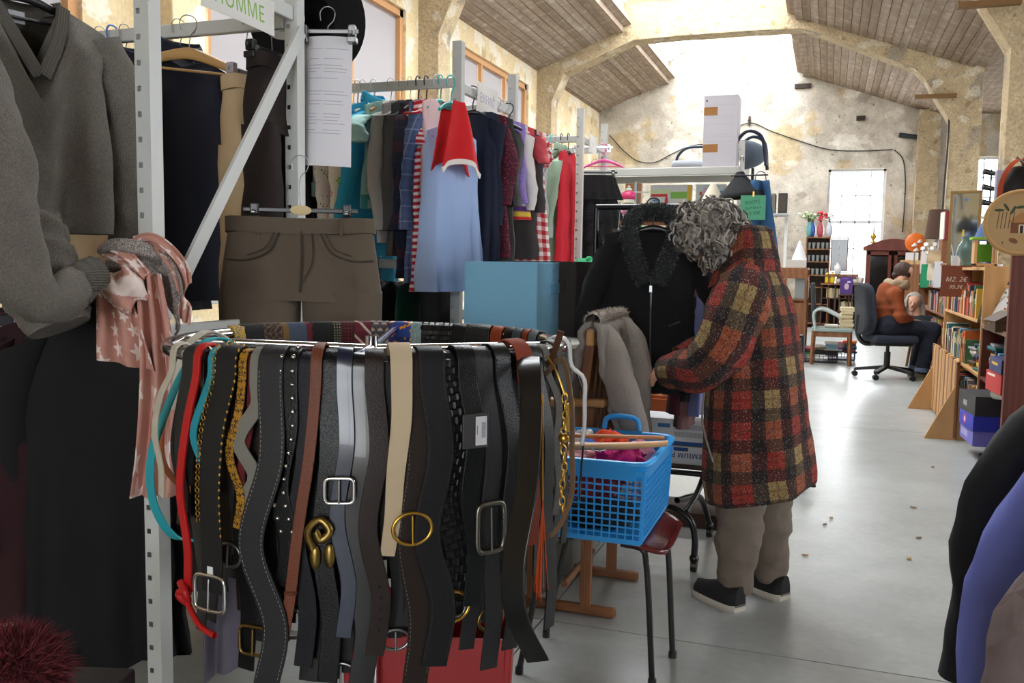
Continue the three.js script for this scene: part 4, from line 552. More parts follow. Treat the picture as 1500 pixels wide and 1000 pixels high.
{ // jackets at the right edge, near the camera, on a rail of their own
  const rail = thing('garment_rail', 'chrome garment rail carrying the black, periwinkle and taupe jackets', 'garment rail', [0, 0, 0]); const off = 0.7 - atZ(1430, 975, -1.83).x, A = V(atZ(1408, 975, -1.83).x + off, 1.24, -1.83), E = V(atZ(1500, 985, -1.36).x + off, 1.24, -1.36), B = A.clone().lerp(E, 2);
  obj('rail', cyl(A, B, 0.013, 0.013, 16), chrome, rail); for (const q of [A, B]) { obj('upright', cyl([q.x, 0.05, q.z], q, 0.013, 0.013, 16), chrome, rail); obj('foot', cyl([q.x - 0.25, 0.05, q.z], [q.x + 0.25, 0.05, q.z], 0.013, 0.013, 12), chrome, rail); for (const s of [-1, 1]) obj('caster', cyl([q.x + s * 0.22 - 0.01, 0.025, q.z], [q.x + s * 0.22 + 0.01, 0.025, q.z], 0.025, 0.025, 14), blackPlastic, rail); }
  const J = (f, label, m, o) => { const p = A.clone().lerp(B, f); p.y = 1.254; garment({ name: 'jacket', label, category: 'jacket', m, pos: p, turn: -0.19 + (o.turn || 0), w: 0.46, len: 0.66, t: 0.1, sleeve: 0.68, splay: 0.28, sw: 1.35, h: 'black', collar: 1, ...o }); };
  J(0.0, 'black softshell jacket on the chrome rail by the dark bookcase', mat('#101216', 0.75), { seed: 981 });
  J(0.24, 'periwinkle blue jacket on the chrome rail between the black and taupe ones', mat('#6a74c4', 0.75), { seed: 982 });
  J(0.5, 'taupe quilted jacket on the chrome rail', mat('#6f6160', 0.8, { bumpMap: rep(tex(128, 128, (u, v) => { const a = Math.abs(((u + v) % 1) - 0.5), b = Math.abs(((u - v + 1) % 1) - 0.5); return Math.min(1, Math.min(a, b) * 4); }, false), 9, 9), bumpScale: 0.003 }), { seed: 983 });
}
// ---------- round belt stand ----------
const BC = V(-0.92, 0, -1.69), BR = 0.41, BH = 1.075;
function project(p) { const q = p.clone().sub(camera.position).applyQuaternion(camera.quaternion.clone().invert()); return [750 + FOCAL * q.x / -q.z, 500 - FOCAL * q.y / -q.z, -q.z]; }
const ringAngles = [...Array(1440)].map((_, i) => { const a = i / 1440 * 2 * Math.PI, q = project(V(BC.x + BR * Math.sin(a), BH, BC.z + BR * Math.cos(a))); return [a, q[0], q[2]]; });
const bd = project(V(BC.x, BH, BC.z))[2];
function ringAt(px, near = true) { let best = 9e9, r = 0; for (const [a, x, d] of ringAngles) if ((d < bd) === near && Math.abs(x - px) < best) { best = Math.abs(x - px); r = a; } return r; }
{ const t = thing('belt_stand', 'round chrome stand with belts and ties hung all round its ring', 'display stand', [BC.x, 0, BC.z]);
  const g = new THREE.TorusGeometry(BR, 0.0125, 12, 96); g.rotateX(T90); g.translate(0, BH, 0); obj('ring', g, chrome, t);
  obj('pole', [cyl([0, 0.03, 0], [0, BH - 0.01, 0], 0.016, 0.016, 20), cyl([0, BH - 0.03, 0], [0, BH + 0.015, 0], 0.014, 0.014, 20)], chrome, t);
  for (const a of [0.35, 0.35 + T90, 0.35 + 2 * T90, 0.35 + 3 * T90]) { obj('spoke', cyl([0, BH - 0.012, 0], [BR * Math.sin(a), BH, BR * Math.cos(a)], 0.009, 0.009, 12), chrome, t); obj('foot', [cyl([0, 0.05, 0], [0.34 * Math.sin(a), 0.02, 0.34 * Math.cos(a)], 0.014, 0.012, 12), ball(0.018, 0.34 * Math.sin(a), 0.018, 0.34 * Math.cos(a))], chrome, t); } }
function frameRect(w, h, r, m, parent, y, z = 0.006, name = 'buckle', oval = false, thick = 0.0035) {
  const pts = []; for (let i = 0; i < 28; i++) { const a = i / 28 * 2 * Math.PI, c = Math.cos(a), s = Math.sin(a), e = oval ? 1 : 0.35; pts.push(V(w / 2 * Math.sign(c) * Math.abs(c) ** e, y + h / 2 * Math.sign(s) * Math.abs(s) ** e, z)); }
  const b = obj(name, tube(pts, thick, 8, 56, true), m, parent); obj('prong', cyl([0, y + h * 0.42, z + 0.002], [0, y - h * 0.48, z + 0.005], 0.0022, 0.0018, 8), m, b); return b;
}
function belt(o) {   // px: where on the ring; out / inn: lengths hanging outside and inside
  const a = ringAt(o.px, o.side !== 'far'), lay = (o.lay || 0) * 0.005, out = o.out, inn = o.inn ?? 0.3, lean = o.lean || 0, r = rng(o.px * 13 + (o.side === 'far' ? 7 : 0) + Math.round(out * 977)), bulge = o.bulge ?? (0.015 + 0.02 * r()), wv = o.wave || 0.004 + 0.004 * r();
  const t = thing(o.name || 'belt', o.label, o.category || 'belt', V(BC.x + BR * Math.sin(a), BH, BC.z + BR * Math.cos(a)), a, o.group), R = 0.0155 + lay + (o.w > 0.05 ? 0.001 : 0);
  const P = [V(-lean * 0.3 + wv, -inn, -R - 0.012), V(wv * 0.5, -inn * 0.5, -R - 0.006), V(0, -0.03, -R), V(0, R * 0.55, -R * 0.75), V(0, R, 0), V(0, R * 0.55, R * 0.75), V(0, -0.03, R), V(lean * 0.12 + wv, -out * 0.28, R + bulge * 0.8), V(lean * 0.4 - wv * 1.5, -out * 0.55, R + bulge), V(lean * 0.72 + wv * 1.5, -out * 0.8, R + bulge * 0.9), V(lean, -out, R + bulge * 0.8)];
  const c = new THREE.CatmullRomCurve3(P, false, 'centripetal'), tw = (s) => V(1, 0, 0.35 * Math.max(0, s - 0.6) * (o.twist || 0)), n = 60;
  obj('strap', strap(P, o.w, o.thick || 0.004, tw, n, o.taper ? (s) => 1 - o.taper * s * s : o.pointed ? (s) => (s > 0.97 ? 0.5 : 1) : null), o.m, t);
  const along = (s, x, off) => { const p = c.getPointAt(s), T = c.getTangentAt(s), nn = T.clone().cross(V(1, 0, 0)).normalize(); return p.addScaledVector(V(1, 0, 0), x).addScaledVector(nn, -off * -1); };
  const s0 = 0.42;
  if (o.stitch) { const g = []; for (const sd of [-1, 1]) for (let i = 0; i < 70; i++) { const s = s0 + (0.985 - s0) * i / 70; g.push(cyl(along(s, sd * o.w * 0.42, 0.0023), along(s + 0.0045, sd * o.w * 0.42, 0.0023), 0.0006, 0.0006, 4)); } obj('stitching', g, mat(o.stitch, 0.9), t); }
  if (o.studs) { const g = []; for (let i = 0; i < o.studs; i++) for (const sd of o.two ? [-1, 1] : [0]) g.push(ball(0.0045, ...along(s0 + (0.9 - s0) * i / o.studs, sd * o.w * 0.28, 0.003).toArray(), 1, 1, 1, 8, 6)); obj('studs', g, o.studM || chrome, t).userData.kind = 'stuff'; }
  if (o.holes) { const g = []; for (let i = 0; i < 5; i++) { const p = along(0.86 + i * 0.022, 0, 0.0024); g.push(cyl(p, p.clone().add(V(0, 0, 0.0006)), 0.0028, 0.0028, 10)); } obj('punched_holes', g, mat('#050505', 0.9), t); }
  const end = c.getPointAt(o.at ?? 1), w = o.w;
  if (o.buckle) {
    const b = new THREE.Group(); const ez = end.z + 0.006;
    if (o.buckle === 'rect') frameRect(w + 0.022, w + 0.016, 0, o.bm || chrome, t, end.y, ez).position.x = end.x;
    if (o.buckle === 'oval') frameRect(w + 0.02, w + 0.05, 0, o.bm || steel, t, end.y, ez + 0.002, 'buckle', false, 0.005).position.x = end.x;
    if (o.buckle === 'ring') frameRect(w + 0.022, w + 0.01, 0, o.bm || gold, t, end.y, ez + 0.002, 'buckle', true, 0.0032).position.x = end.x;
    if (o.buckle === 'plate') obj('buckle', rb(w + 0.012, w * 1.9, 0.006, 0.003, end.x, end.y, ez), o.bm || chrome, t);
    if (o.buckle === 'knot') obj('buckle', [tube([V(-0.014, end.y - 0.02, ez), V(-0.02, end.y + 0.01, ez + 0.004), V(0, end.y + 0.03, ez + 0.006), V(0.016, end.y + 0.012, ez + 0.008), V(0.002, end.y - 0.002, ez + 0.01), V(-0.006, end.y + 0.012, ez + 0.01)].map((q) => q.add(V(end.x, 0, 0))), 0.0075, 10, 40), ball(0.012, end.x - 0.01, end.y - 0.035, ez, 0.8, 1.8, 0.6), ball(0.012, end.x + 0.014, end.y - 0.032, ez, 0.8, 1.8, 0.6)], mat('#8a7340', 0.35, { metalness: 1 }), t);
  }
  return { t, along, end };
}
const yOut = (py) => (py - 535) * 1.5 / 1300;                    // length below the rail for a lower end seen at py
const blk = leather('#0e0e10', 0.38), blk2 = leather('#17171a', 0.5), brn = leather('#241a17', 0.45), chr = leather('#2a2a2c', 0.5), glossy = mat('#0b0b0e', 0.28, { clearcoat: 0.2 }), croc = mat('#0f1012', 0.3, { bumpMap: crocBump, bumpScale: 0.002 });
const S = 'on the belt stand';
[
  { px: 268, label: 'off-white canvas strap ' + S + ' beside the turquoise belt', m: cloth('#bdb6a6'), w: 0.022, out: yOut(760), lay: 1 },
  { px: 281, label: 'thin black cord belt ' + S + ' beside the off-white strap', m: blk, w: 0.01, out: yOut(800) },
  { px: 291, label: 'black belt with pale grey lining ' + S + ', next to the red belt', m: leather('#222427', 0.5), w: 0.03, out: yOut(790), lay: 1 },
  { px: 306, label: 'scarlet belt tied in a knot at its lower end ' + S, m: mat('#b40e12', 0.5), w: 0.018, out: yOut(895), lay: 2, thick: 0.006 },
  { px: 322, label: 'narrow turquoise belt ' + S + ' between the red and the wide black belt', m: mat('#16879a', 0.5), w: 0.016, out: yOut(740), lay: 1 },
  { px: 345, label: 'wide black belt with square chrome buckle and gold chain edge ' + S, m: mat('#0c0c0d', 0.7), w: 0.046, out: yOut(880), lay: 2, buckle: 'rect', lean: -0.01, wave: 0.001, chain: 1, dot: 1 },
  { px: 366, label: 'slim amber leopard print belt ' + S, m: mat('#ffffff', 0.5, { map: rep(tex(96, 96, (u, v) => tnoise(u, v, 9, 2, 4) > 0.08 ? hex('#2a1c0c') : hex('#a8781e')), 20, 20) }), w: 0.016, out: yOut(780), lay: 1 },
  { px: 378, label: 'dark red webbing belt ' + S, m: cloth('#5a0f16'), w: 0.016, out: yOut(850) },
  { px: 388, label: 'grey canvas belt with pale edge ' + S, m: cloth('#77756c'), w: 0.026, out: yOut(740), lay: 2, lean: -0.02, wave: 0.012 },
  { px: 408, label: 'broad charcoal belt with white edge stitching, wavy, ' + S, m: chr, w: 0.046, out: yOut(1010), lay: 3, stitch: '#8d8c88', wave: 0.014 },
  { px: 430, label: 'black belt set with two rows of silver studs ' + S, m: blk, w: 0.036, out: yOut(860), lay: 2, studs: 16, two: 1 },
  { px: 452, label: 'matte navy black belt ' + S + ' beside the tan strap', m: leather('#14141c', 0.55), w: 0.032, out: yOut(980), lay: 1, holes: 1 },
  { px: 471, label: 'tan brown narrow belt hanging aslant ' + S, m: leather('#6a3a26', 0.5), w: 0.019, out: yOut(965), lay: 4, lean: -0.06, wave: 0.001, pointed: 1, loop: 1 },
  { px: 486, label: 'black belt with knotted bronze buckle ' + S, m: blk, w: 0.034, out: yOut(1000), lay: 2, buckle: 'knot', at: 0.72 },
  { px: 508, label: 'shiny navy patent belt with silver plate buckle ' + S, m: mat('#141c34', 0.3, { clearcoat: 0.25 }), w: 0.026, out: yOut(930), lay: 3, buckle: 'rect', at: 0.7 },
  { px: 530, label: 'wide glossy black belt ' + S + ' next to the dark brown one', m: glossy, w: 0.042, out: yOut(1010), lay: 1 },
  { px: 549, label: 'dark brown plain belt ' + S + ' beside the cream belt', m: brn, w: 0.032, out: yOut(960), lay: 2, holes: 1 },
  { px: 584, label: 'cream canvas belt ' + S, m: mat('#b9a88c', 0.85, { bumpMap: fabricBump, bumpScale: 0.001 }), w: 0.042, out: yOut(810), lay: 4, lean: -0.025, wave: 0.001, taper: 0.4 },
  { px: 602, label: 'espresso belt with brass ring and white cross stitching ' + S, m: brn, w: 0.044, out: yOut(1010), lay: 2, stitch: '#77726a', buckle: 'ring', at: 0.7 },
  { px: 626, label: 'wide soft black belt with tonal seam ' + S, m: blk2, w: 0.046, out: yOut(985), lay: 3, stitch: '#3a3838', wave: 0.01 },
  { px: 651, label: 'black crocodile grain belt ' + S, m: croc, w: 0.044, out: yOut(900), lay: 1, buckle: 'ring', bm: gold },
  { px: 674, label: 'smooth black leather belt with a white price tag ' + S, m: leather('#101316', 0.28), w: 0.036, out: yOut(900), lay: 3, tagged: 1 },
  { px: 699, label: 'dark grey belt with large pewter buckle ' + S, m: leather('#242426', 0.45), w: 0.036, out: yOut(1010), lay: 2, buckle: 'oval', at: 0.715, bm: mat('#77766e', 0.35, { metalness: 1 }) },
  { px: 723, label: 'black leather belt with rounded tip ' + S + ' beside the rust belt', m: leather('#131416', 0.35), w: 0.036, out: yOut(985), lay: 3, stitch: '#2c2c2e' },
  { px: 750, label: 'rust orange suede belt ' + S, m: mat('#7c2f17', 0.85), w: 0.042, out: yOut(830), lay: 4, wave: 0.003 },
  { px: 772, label: 'long black belt with wide rounded tip swinging outward ' + S, m: blk, w: 0.034, out: yOut(985), lay: 2, lean: 0.02 },
  { px: 788, label: 'grey pebbled belt ' + S, m: mat('#4a4945', 0.7, { bumpMap: leatherBump, bumpScale: 0.002 }), w: 0.026, out: yOut(800), lay: 1 },
  { px: 803, label: 'black elastic belt with gold clasp ' + S, m: blk2, w: 0.03, out: yOut(860), lay: 2, buckle: 'plate', bm: gold, at: 0.66 },
  { px: 816, label: 'white patent belt ' + S, m: mat('#c9cacb', 0.3), w: 0.024, out: yOut(700), lay: 3, bulge: 0.03 },
  { px: 824, label: 'black patent belt with silver chain ' + S + ' beside the white one', m: glossy, w: 0.022, out: yOut(820), lay: 1 },
].forEach((o) => {
  const { t, along, end } = belt(o);
  if (o.chain) { const g = []; for (let i = 0; i < 34; i++) { const k = new THREE.TorusGeometry(0.0042, 0.0011, 5, 10); if (i % 2) k.rotateY(T90); k.translate(...along(0.4 + i * 0.0132, (i < 4 ? -0.01 : -0.024) , 0.004).toArray()); g.push(k); } obj('chain', g, gold, t); const h = []; for (let i = 0; i < 26; i++) h.push(ball(0.0022, ...along(0.44 + i * 0.017, 0.024, 0.003).toArray(), 1, 1.6, 1, 6, 5)); obj('beading', h, gold, t); obj('price_sticker', rb(0.013, 0.013, 0.001, 0.0004, end.x, end.y + 0.04, end.z + 0.004), whitePlastic, t); }
  if (o.tagged) { const tm = mat('#ffffff', 0.6, { map: canvasTex(96, 192, (g, w, h) => { g.fillStyle = '#c8c9d0'; g.fillRect(0, 0, w, h); g.fillStyle = '#2a2a30'; for (let i = 0; i < 26; i++) g.fillRect(50 + (i % 2) * 2, 40 + i * 4, 36, i % 3 ? 2 : 1); g.fillRect(14, 60, 5, 60); }) }); const q = along(0.62, 0.006, 0.006), tg = obj('price_tag', [rb(0.05, 0.06, 0.003, 0.002, q.x - 0.01, q.y, q.z)], mat('#3a3a3c', 0.4), t); obj('tag_paper', (() => { const p = new THREE.PlaneGeometry(0.022, 0.05); p.translate(q.x, q.y, q.z + 0.0021); return p; })(), tm, tg); }
  if (o.loop) { const q = along(0.87, 0, 0.003); obj('keeper', rb(0.022, 0.007, 0.008, 0.002, q.x, q.y, q.z - 0.003), o.m, t); }
  if (o.m.color.getHexString() === 'b40e12') obj('knot', [tube([end.clone().add(V(-0.012, 0.02, 0.006)), end.clone().add(V(0.012, 0.008, 0.012)), end.clone().add(V(0.006, -0.012, 0.006)), end.clone().add(V(-0.012, 0, 0.01)), end.clone().add(V(0.014, 0.014, 0.004))], 0.007, 8, 30), tube([end.clone().add(V(0, 0, 0.006)), end.clone().add(V(0.03, -0.025, 0.012)), end.clone().add(V(0.06, -0.04, 0.016)), end.clone().add(V(0.1, -0.045, 0.018))], 0.0052, 8, 20)], o.m, t);
});
{ const r = rng(71); for (let i = 0; i < 34; i++) { const px = 300 + i * 15.2 + 5 * r(), q = [blk, blk2, brn, chr, glossy][Math.floor(r() * 5)], nm = q === brn ? 'dark brown' : q === chr ? 'charcoal' : q === glossy ? 'glossy black' : q === blk2 ? 'matte black' : 'black'; belt({ px, label: `plain ${nm} belt hanging behind the others on the belt stand`, m: q, w: 0.024 + 0.018 * r(), out: 0.3 + 0.25 * r(), inn: 0.3 + 0.2 * r(), lay: -0.6 + 0.3 * r(), buckle: r() < 0.35 ? ['rect', 'ring'][Math.floor(r() * 2)] : null, bm: r() < 0.5 ? steel : mat('#8a7340', 0.35, { metalness: 1 }), group: 'plain dark belts on the belt stand', bulge: 0.005 }); } }
// ties and belts on the far side of the ring
const tieM = {
  leopard: pat(96, (u, v) => tnoise(u, v, 8, 2, 4) > 0.1 ? hex('#6b6a62') : hex('#b58f3c'), 0.06), paisley: pat(128, (u, v) => { const a = Math.sin(u * 12.6 + 3 * Math.sin(v * 6.28)), b = Math.cos(v * 12.6 + 2 * Math.sin(u * 6.28)); return Math.abs(a * b) < 0.25 ? hex('#5b4638') : hex('#2e211b'); }, 0.06), mustard: cloth('#6d5128'), bluegrey: cloth('#3b4658'), burgundy: cloth('#5a1424'), black: cloth('#101112'), dots: pat(64, (u, v) => Math.hypot((u * 6 % 1) - 0.5, (v * 6 % 1) - 0.5) < 0.25 ? hex('#8d866e') : hex('#23211c'), 0.04), wine: pat(64, (u, v) => (u * 6 % 1) < 0.2 && (v * 6 % 1) < 0.2 ? hex('#a8424a') : hex('#3e1016'), 0.05), stripe: pat(64, (u, v) => ((u + v) * 2 % 1) < 0.18 ? hex('#b8a89c') : hex('#5a1c2a'), 0.09),
  fans: pat(128, (u, v) => { const r = Math.floor(v * 8), x = ((u * 6 + (r % 2) * 0.5) % 1) - 0.5, y = (v * 8 % 1); const d = Math.hypot(x * 1.3, y); return d > 0.52 && d < 0.66 ? hex('#23252e') : d < 0.52 ? mix(hex('#b9a698'), hex('#7d7068'), d * 1.5) : hex('#4a4650'); }, 0.12), brown: cloth('#4a2c18'), bluefloral: pat(96, (u, v) => { const n = tnoise(u, v, 4, 2, 8); return n > 0.2 ? hex('#d8cfc0') : n > 0.08 ? hex('#d07a22') : v > 0.6 ? hex('#1c2f66') : hex('#26408a'); }, 0.12), silver: spots('#7f9496', ['#9fb1b2', '#5d7072'], 60, 0.03, 0.08, 12),
};
[[348, 'leopard', 0.05, 'tie with amber and grey leopard pattern'], [366, 'black', 0.06, 'black silk tie beside the leopard one'], [395, 'paisley', 0.055, 'dark brown paisley tie'], [411, 'mustard', 0.035, 'mustard brown tie'], [427, 'bluegrey', 0.045, 'blue grey tie beside the mustard one'], [439, 'bluegrey', 0.04, 'slate tie with a woven seam beside the burgundy one'], [453, 'burgundy', 0.04, 'plain burgundy tie'], [470, 'black', 0.062, 'black satin tie between burgundy and dotted ones'], [489, 'dots', 0.045, 'dark olive tie with pale dots'], [507, 'wine', 0.045, 'wine tie with small red checks'], [534, 'stripe', 0.055, 'maroon tie with beige diagonal stripes'], [554, 'fans', 0.06, 'tie patterned with beige fans'], [572, 'brown', 0.035, 'chestnut brown tie'], [588, 'bluefloral', 0.06, 'royal blue tie with orange flowers'], [608, 'silver', 0.045, 'silver green brocade tie']].forEach(([px, k, w, d]) => belt({ px, side: 'far', name: 'necktie', category: 'tie', label: d + ' on the belt stand', m: tieM[k], w, thick: 0.006, out: 0.55, inn: 0.5, lay: 0.4, bulge: 0.004, wave: 0.002 }));
[[632, croc, 0.05, 'black crocodile belt'], [655, croc, 0.04, 'narrow crocodile grain belt'], [676, blk, 0.04, 'smooth black belt beside the crocodile ones'], [705, mat('#0d0f11', 0.3, { bumpMap: leatherBump, bumpScale: 0.002 }), 0.075, 'extra wide grained black belt'], [733, leather('#8a3a1c', 0.4), 0.036, 'cognac leather belt'], [752, blk, 0.03, 'slim black belt beside the cognac one'], [764, leather('#3c464c', 0.45), 0.032, 'slate grey leather belt'], [776, leather('#7a3216', 0.45), 0.022, 'thin orange brown belt'], [788, leather('#5a5f63', 0.5), 0.035, 'pewter grey belt']].forEach(([px, m, w, d]) => belt({ px, side: 'far', label: d + ' on the far side of the belt stand', m, w, out: 0.45, inn: 0.4, lay: 0.6, bulge: 0.004, wave: 0.002 }));
{ // belts that swing free of the ring
  const L = (pts) => pts.map(([x, y, d]) => atD(x, y, d)), F = sight(750, 500).normalize(), side = V(F.x, 0, F.z).normalize();
  const rib = (name, label, pts, w, m, extra) => { const p = L(pts), o = p[0].clone(), t = thing(name, label, 'belt', o); obj('strap', strap(p.map((q) => q.sub(o)), w, 0.004, (s) => side.clone().applyAxisAngle(V(0, 1, 0), 0.9 + 0.3 * s), 60), m, t); if (extra) extra(t, o); return t; };
  rib('belt', 'turquoise belt swinging out in a long loop beside the slotted post', [[352, 520, 1.72], [330, 497, 1.72], [300, 500, 1.7], [268, 545, 1.68], [240, 610, 1.66], [221, 672, 1.65], [226, 740, 1.65], [255, 785, 1.65], [288, 792, 1.66]], 0.02, mat('#1a95a3', 0.5));
  rib('belt', 'white and grey woven belt arching over the stand beside the turquoise loop', [[345, 525, 1.74], [328, 495, 1.76], [305, 485, 1.74], [280, 500, 1.72], [262, 540, 1.72], [256, 600, 1.72]], 0.02, mat('#b9b3a8', 0.8));
  rib('belt', 'tan leather belt curling in a wide loop under the turquoise one', [[285, 540, 1.78], [255, 580, 1.76], [236, 630, 1.74], [240, 680, 1.74], [268, 712, 1.74], [305, 716, 1.72], [318, 690, 1.72]], 0.018, leather('#8a4c2a', 0.5));
  rib('belt', 'brown cord belt with its tip standing up at the stand', [[796, 548, 1.72], [810, 520, 1.66], [822, 485, 1.6]], 0.012, leather('#5a3a28', 0.5));
  rib('belt', 'brown cord belt trailing down past the blue basket', [[800, 548, 1.62], [822, 525, 1.6], [836, 580, 1.58], [838, 660, 1.56], [836, 730, 1.55], [812, 780, 1.55], [790, 790, 1.56]], 0.009, leather('#5d4632', 0.5));
  rib('belt', 'black patent belt with a rounded tail reaching towards the floor', [[772, 560, 1.66], [772, 524, 1.62], [776, 545, 1.56], [778, 610, 1.52], [770, 720, 1.48], [752, 830, 1.46], [756, 900, 1.46], [788, 968, 1.48]], 0.042, glossy);
  const gp = atD(826, 640, 1.58), ch = thing('chain_belt', 'gold chain belt with a round clasp at the right of the stand', 'belt', gp); const g = []; for (let i = 0; i < 14; i++) { const k = new THREE.TorusGeometry(0.007, 0.002, 6, 12); k.scale(0.7, 1.3, 1); if (i % 2) k.rotateY(T90); k.translate(0.002 * Math.sin(i), 0.07 - i * 0.0155, 0); g.push(k); } obj('links', g, gold, ch); obj('clasp', ball(0.0095, 0.002, 0, 0.008), gold, ch); obj('hook', tube([[-0.04, 0.14, -0.02], [-0.02, 0.12, -0.005], [0, 0.075, 0]], 0.0022, 6), gold, ch);
  const sc = atD(326, 640, 1.7), s2 = thing('lavender_scarf', 'lavender grey scarf hanging behind the red belt', 'scarf', sc, 0.4); obj('cloth', sheet((u, v) => V((u - 0.5) * (0.05 + 0.03 * v), 0.09 - 0.58 * v + 0.03 * Math.sin(u * 2), 0.016 * Math.sin(u * 9 + v * 3)), 22, 30, 0.004), cloth('#6d6878'), s2);
  const tp = atD(794, 800, 1.52), ts = thing('tassel', 'orange thread tassel dangling from the belt stand', 'tassel', tp), tg = [], tr = rng(3); for (let i = 0; i < 26; i++) { const a = tr() * 6.3, q = 0.006 * tr(); tg.push(tube([[0, 0.08, 0], [q * Math.cos(a), 0.0, q * Math.sin(a)], [2 * q * Math.cos(a), -0.06 - 0.04 * tr(), 2 * q * Math.sin(a)]], 0.0008, 4, 8)); } obj('threads', tg, mat('#b8491c', 0.9), ts); obj('cord', tube([[0, 0.08, 0], [-0.005, 0.16, -0.01], [-0.01, 0.26, -0.02]], 0.0015, 5), mat('#a8741c', 0.9), ts);
  const rp = atY(655, 1060, 0.02), bin = thing('storage_bin', 'red plastic bin on the floor under the belt stand', 'bin', [-0.86, 0, -1.9], 0.3); obj('bin_body', extr([[-0.17, 0], [0.17, 0], [0.19, 0.42], [0.18, 0.42], [0.162, 0.012], [-0.162, 0.012], [-0.18, 0.42], [-0.19, 0.42]], 0.3, 0.004).translate(0, 0, -0.15), mat('#8e1016', 0.4), bin); obj('end_wall', [bx(0.35, 0.4, 0.008, 0, 0.21, -0.15), bx(0.35, 0.4, 0.008, 0, 0.21, 0.15)], mat('#8e1016', 0.4), bin);
}
// ---------- people ----------
const skin = mat('#c08f78', 0.55), skinF = mat('#c9977f', 0.6);
function handBones(w, dir, up, side, curl = 0.5, s = 1) {   // wrist, forward, palm-back normal, thumb side
  const A = (v) => [v.x, v.y, v.z], B = [], d = dir.clone().normalize(), n = up.clone().normalize(), sd = side.clone().normalize(); const knuckle = (k) => w.clone().addScaledVector(d, (0.085 - 0.004 * Math.abs(k - 1.2)) * s).addScaledVector(sd, (0.028 - k * 0.019) * s);
  for (let k = 0; k < 4; k++) { const q = knuckle(k), L = [0.072, 0.08, 0.074, 0.058][k] * s; B.push([A(w.clone().addScaledVector(sd, (0.014 - k * 0.009) * s)), A(q), 0.016 * s, 0.0105 * s]); let p = q.clone(), a = 0; for (let j = 0; j < 3; j++) { a += curl * (0.5 + 0.25 * j); const e = p.clone().addScaledVector(d, Math.cos(a) * L * [0.45, 0.3, 0.25][j]).addScaledVector(n, -Math.sin(a) * L * [0.45, 0.3, 0.25][j]); B.push([A(p), A(e), 0.0095 * s, 0.008 * s]); p = e; } }
  const t0 = w.clone().addScaledVector(d, 0.03 * s).addScaledVector(sd, 0.024 * s), t1 = t0.clone().addScaledVector(d, 0.03 * s).addScaledVector(sd, 0.03 * s).addScaledVector(n, -0.012 * s), t2 = t1.clone().addScaledVector(d, 0.03 * s).addScaledVector(sd, 0.006 * s).addScaledVector(n, -0.012 * s); B.push([A(w), A(t0), 0.018 * s, 0.014 * s], [A(t0), A(t1), 0.013 * s, 0.0105 * s], [A(t1), A(t2), 0.0105 * s, 0.0085 * s]); return B;
}
function headGeo(c, fwd, up, s = 1, cell = 0.005, neck = true) {   // skull, jaw, nose, brow, lips, ears
  const f = fwd.clone().normalize(), u = up.clone().addScaledVector(f, -up.dot(f)).normalize(), r = u.clone().cross(f), P = (a, b, g) => { const p = c.clone().addScaledVector(r, a * s).addScaledVector(u, b * s).addScaledVector(f, g * s); return [p.x, p.y, p.z]; };
  const B = [[P(0, 0.03, -0.018), P(0, 0.035, 0.012), 0.082 * s, 0.076 * s], [P(0, -0.02, 0.03), P(0, -0.075, 0.045), 0.062 * s, 0.036 * s], [P(0, 0.012, 0.092), P(0, -0.022, 0.108), 0.008 * s, 0.0135 * s], [P(-0.012, -0.026, 0.098), P(0.012, -0.026, 0.098), 0.009 * s, 0.009 * s], [P(-0.035, 0.022, 0.08), P(0.035, 0.022, 0.08), 0.011 * s, 0.011 * s], [P(-0.018, -0.054, 0.083), P(0.018, -0.054, 0.083), 0.009 * s, 0.009 * s], [P(0, -0.088, 0.066), P(0, -0.086, 0.06), 0.018 * s, 0.018 * s], [P(0.078, 0.012, -0.008), P(0.083, -0.02, -0.004), 0.014 * s, 0.01 * s], [P(-0.078, 0.012, -0.008), P(-0.083, -0.02, -0.004), 0.014 * s, 0.01 * s], ...(neck ? [[P(0, -0.04, -0.02), P(0, -0.15, -0.03), 0.055 * s, 0.052 * s]] : [])];
  const g = fieldMesh(bonesField(B, 0.018 * s), [c.x - 0.19 * s, c.y - 0.2 * s, c.z - 0.19 * s], [c.x + 0.19 * s, c.y + 0.17 * s, c.z + 0.19 * s], cell); return { g, P, f, u, r };
}
function faceParts(h, parent, s, lip = '#9a5a52') { const V3 = (q) => V(...q); for (const k of [-1, 1]) { const e = h.P(k * 0.032, 0.004, 0.083), ey = obj('eye', ball(0.0105 * s, ...e), mat('#d8d2cb', 0.3), parent); obj('iris', ball(0.0068 * s, ...h.P(k * 0.032, 0.003, 0.089)), mat('#2e2420', 0.3), ey); obj('eyebrow', tube([V3(h.P(k * 0.016, 0.026, 0.089)), V3(h.P(k * 0.034, 0.031, 0.086)), V3(h.P(k * 0.052, 0.022, 0.073))], 0.003 * s, 6), mat('#6f675f', 0.9), parent); } obj('lips', tube([V3(h.P(-0.022, -0.054, 0.086)), V3(h.P(0, -0.051, 0.094)), V3(h.P(0.022, -0.054, 0.086))], 0.0052 * s, 8), mat(lip, 0.5), parent); }
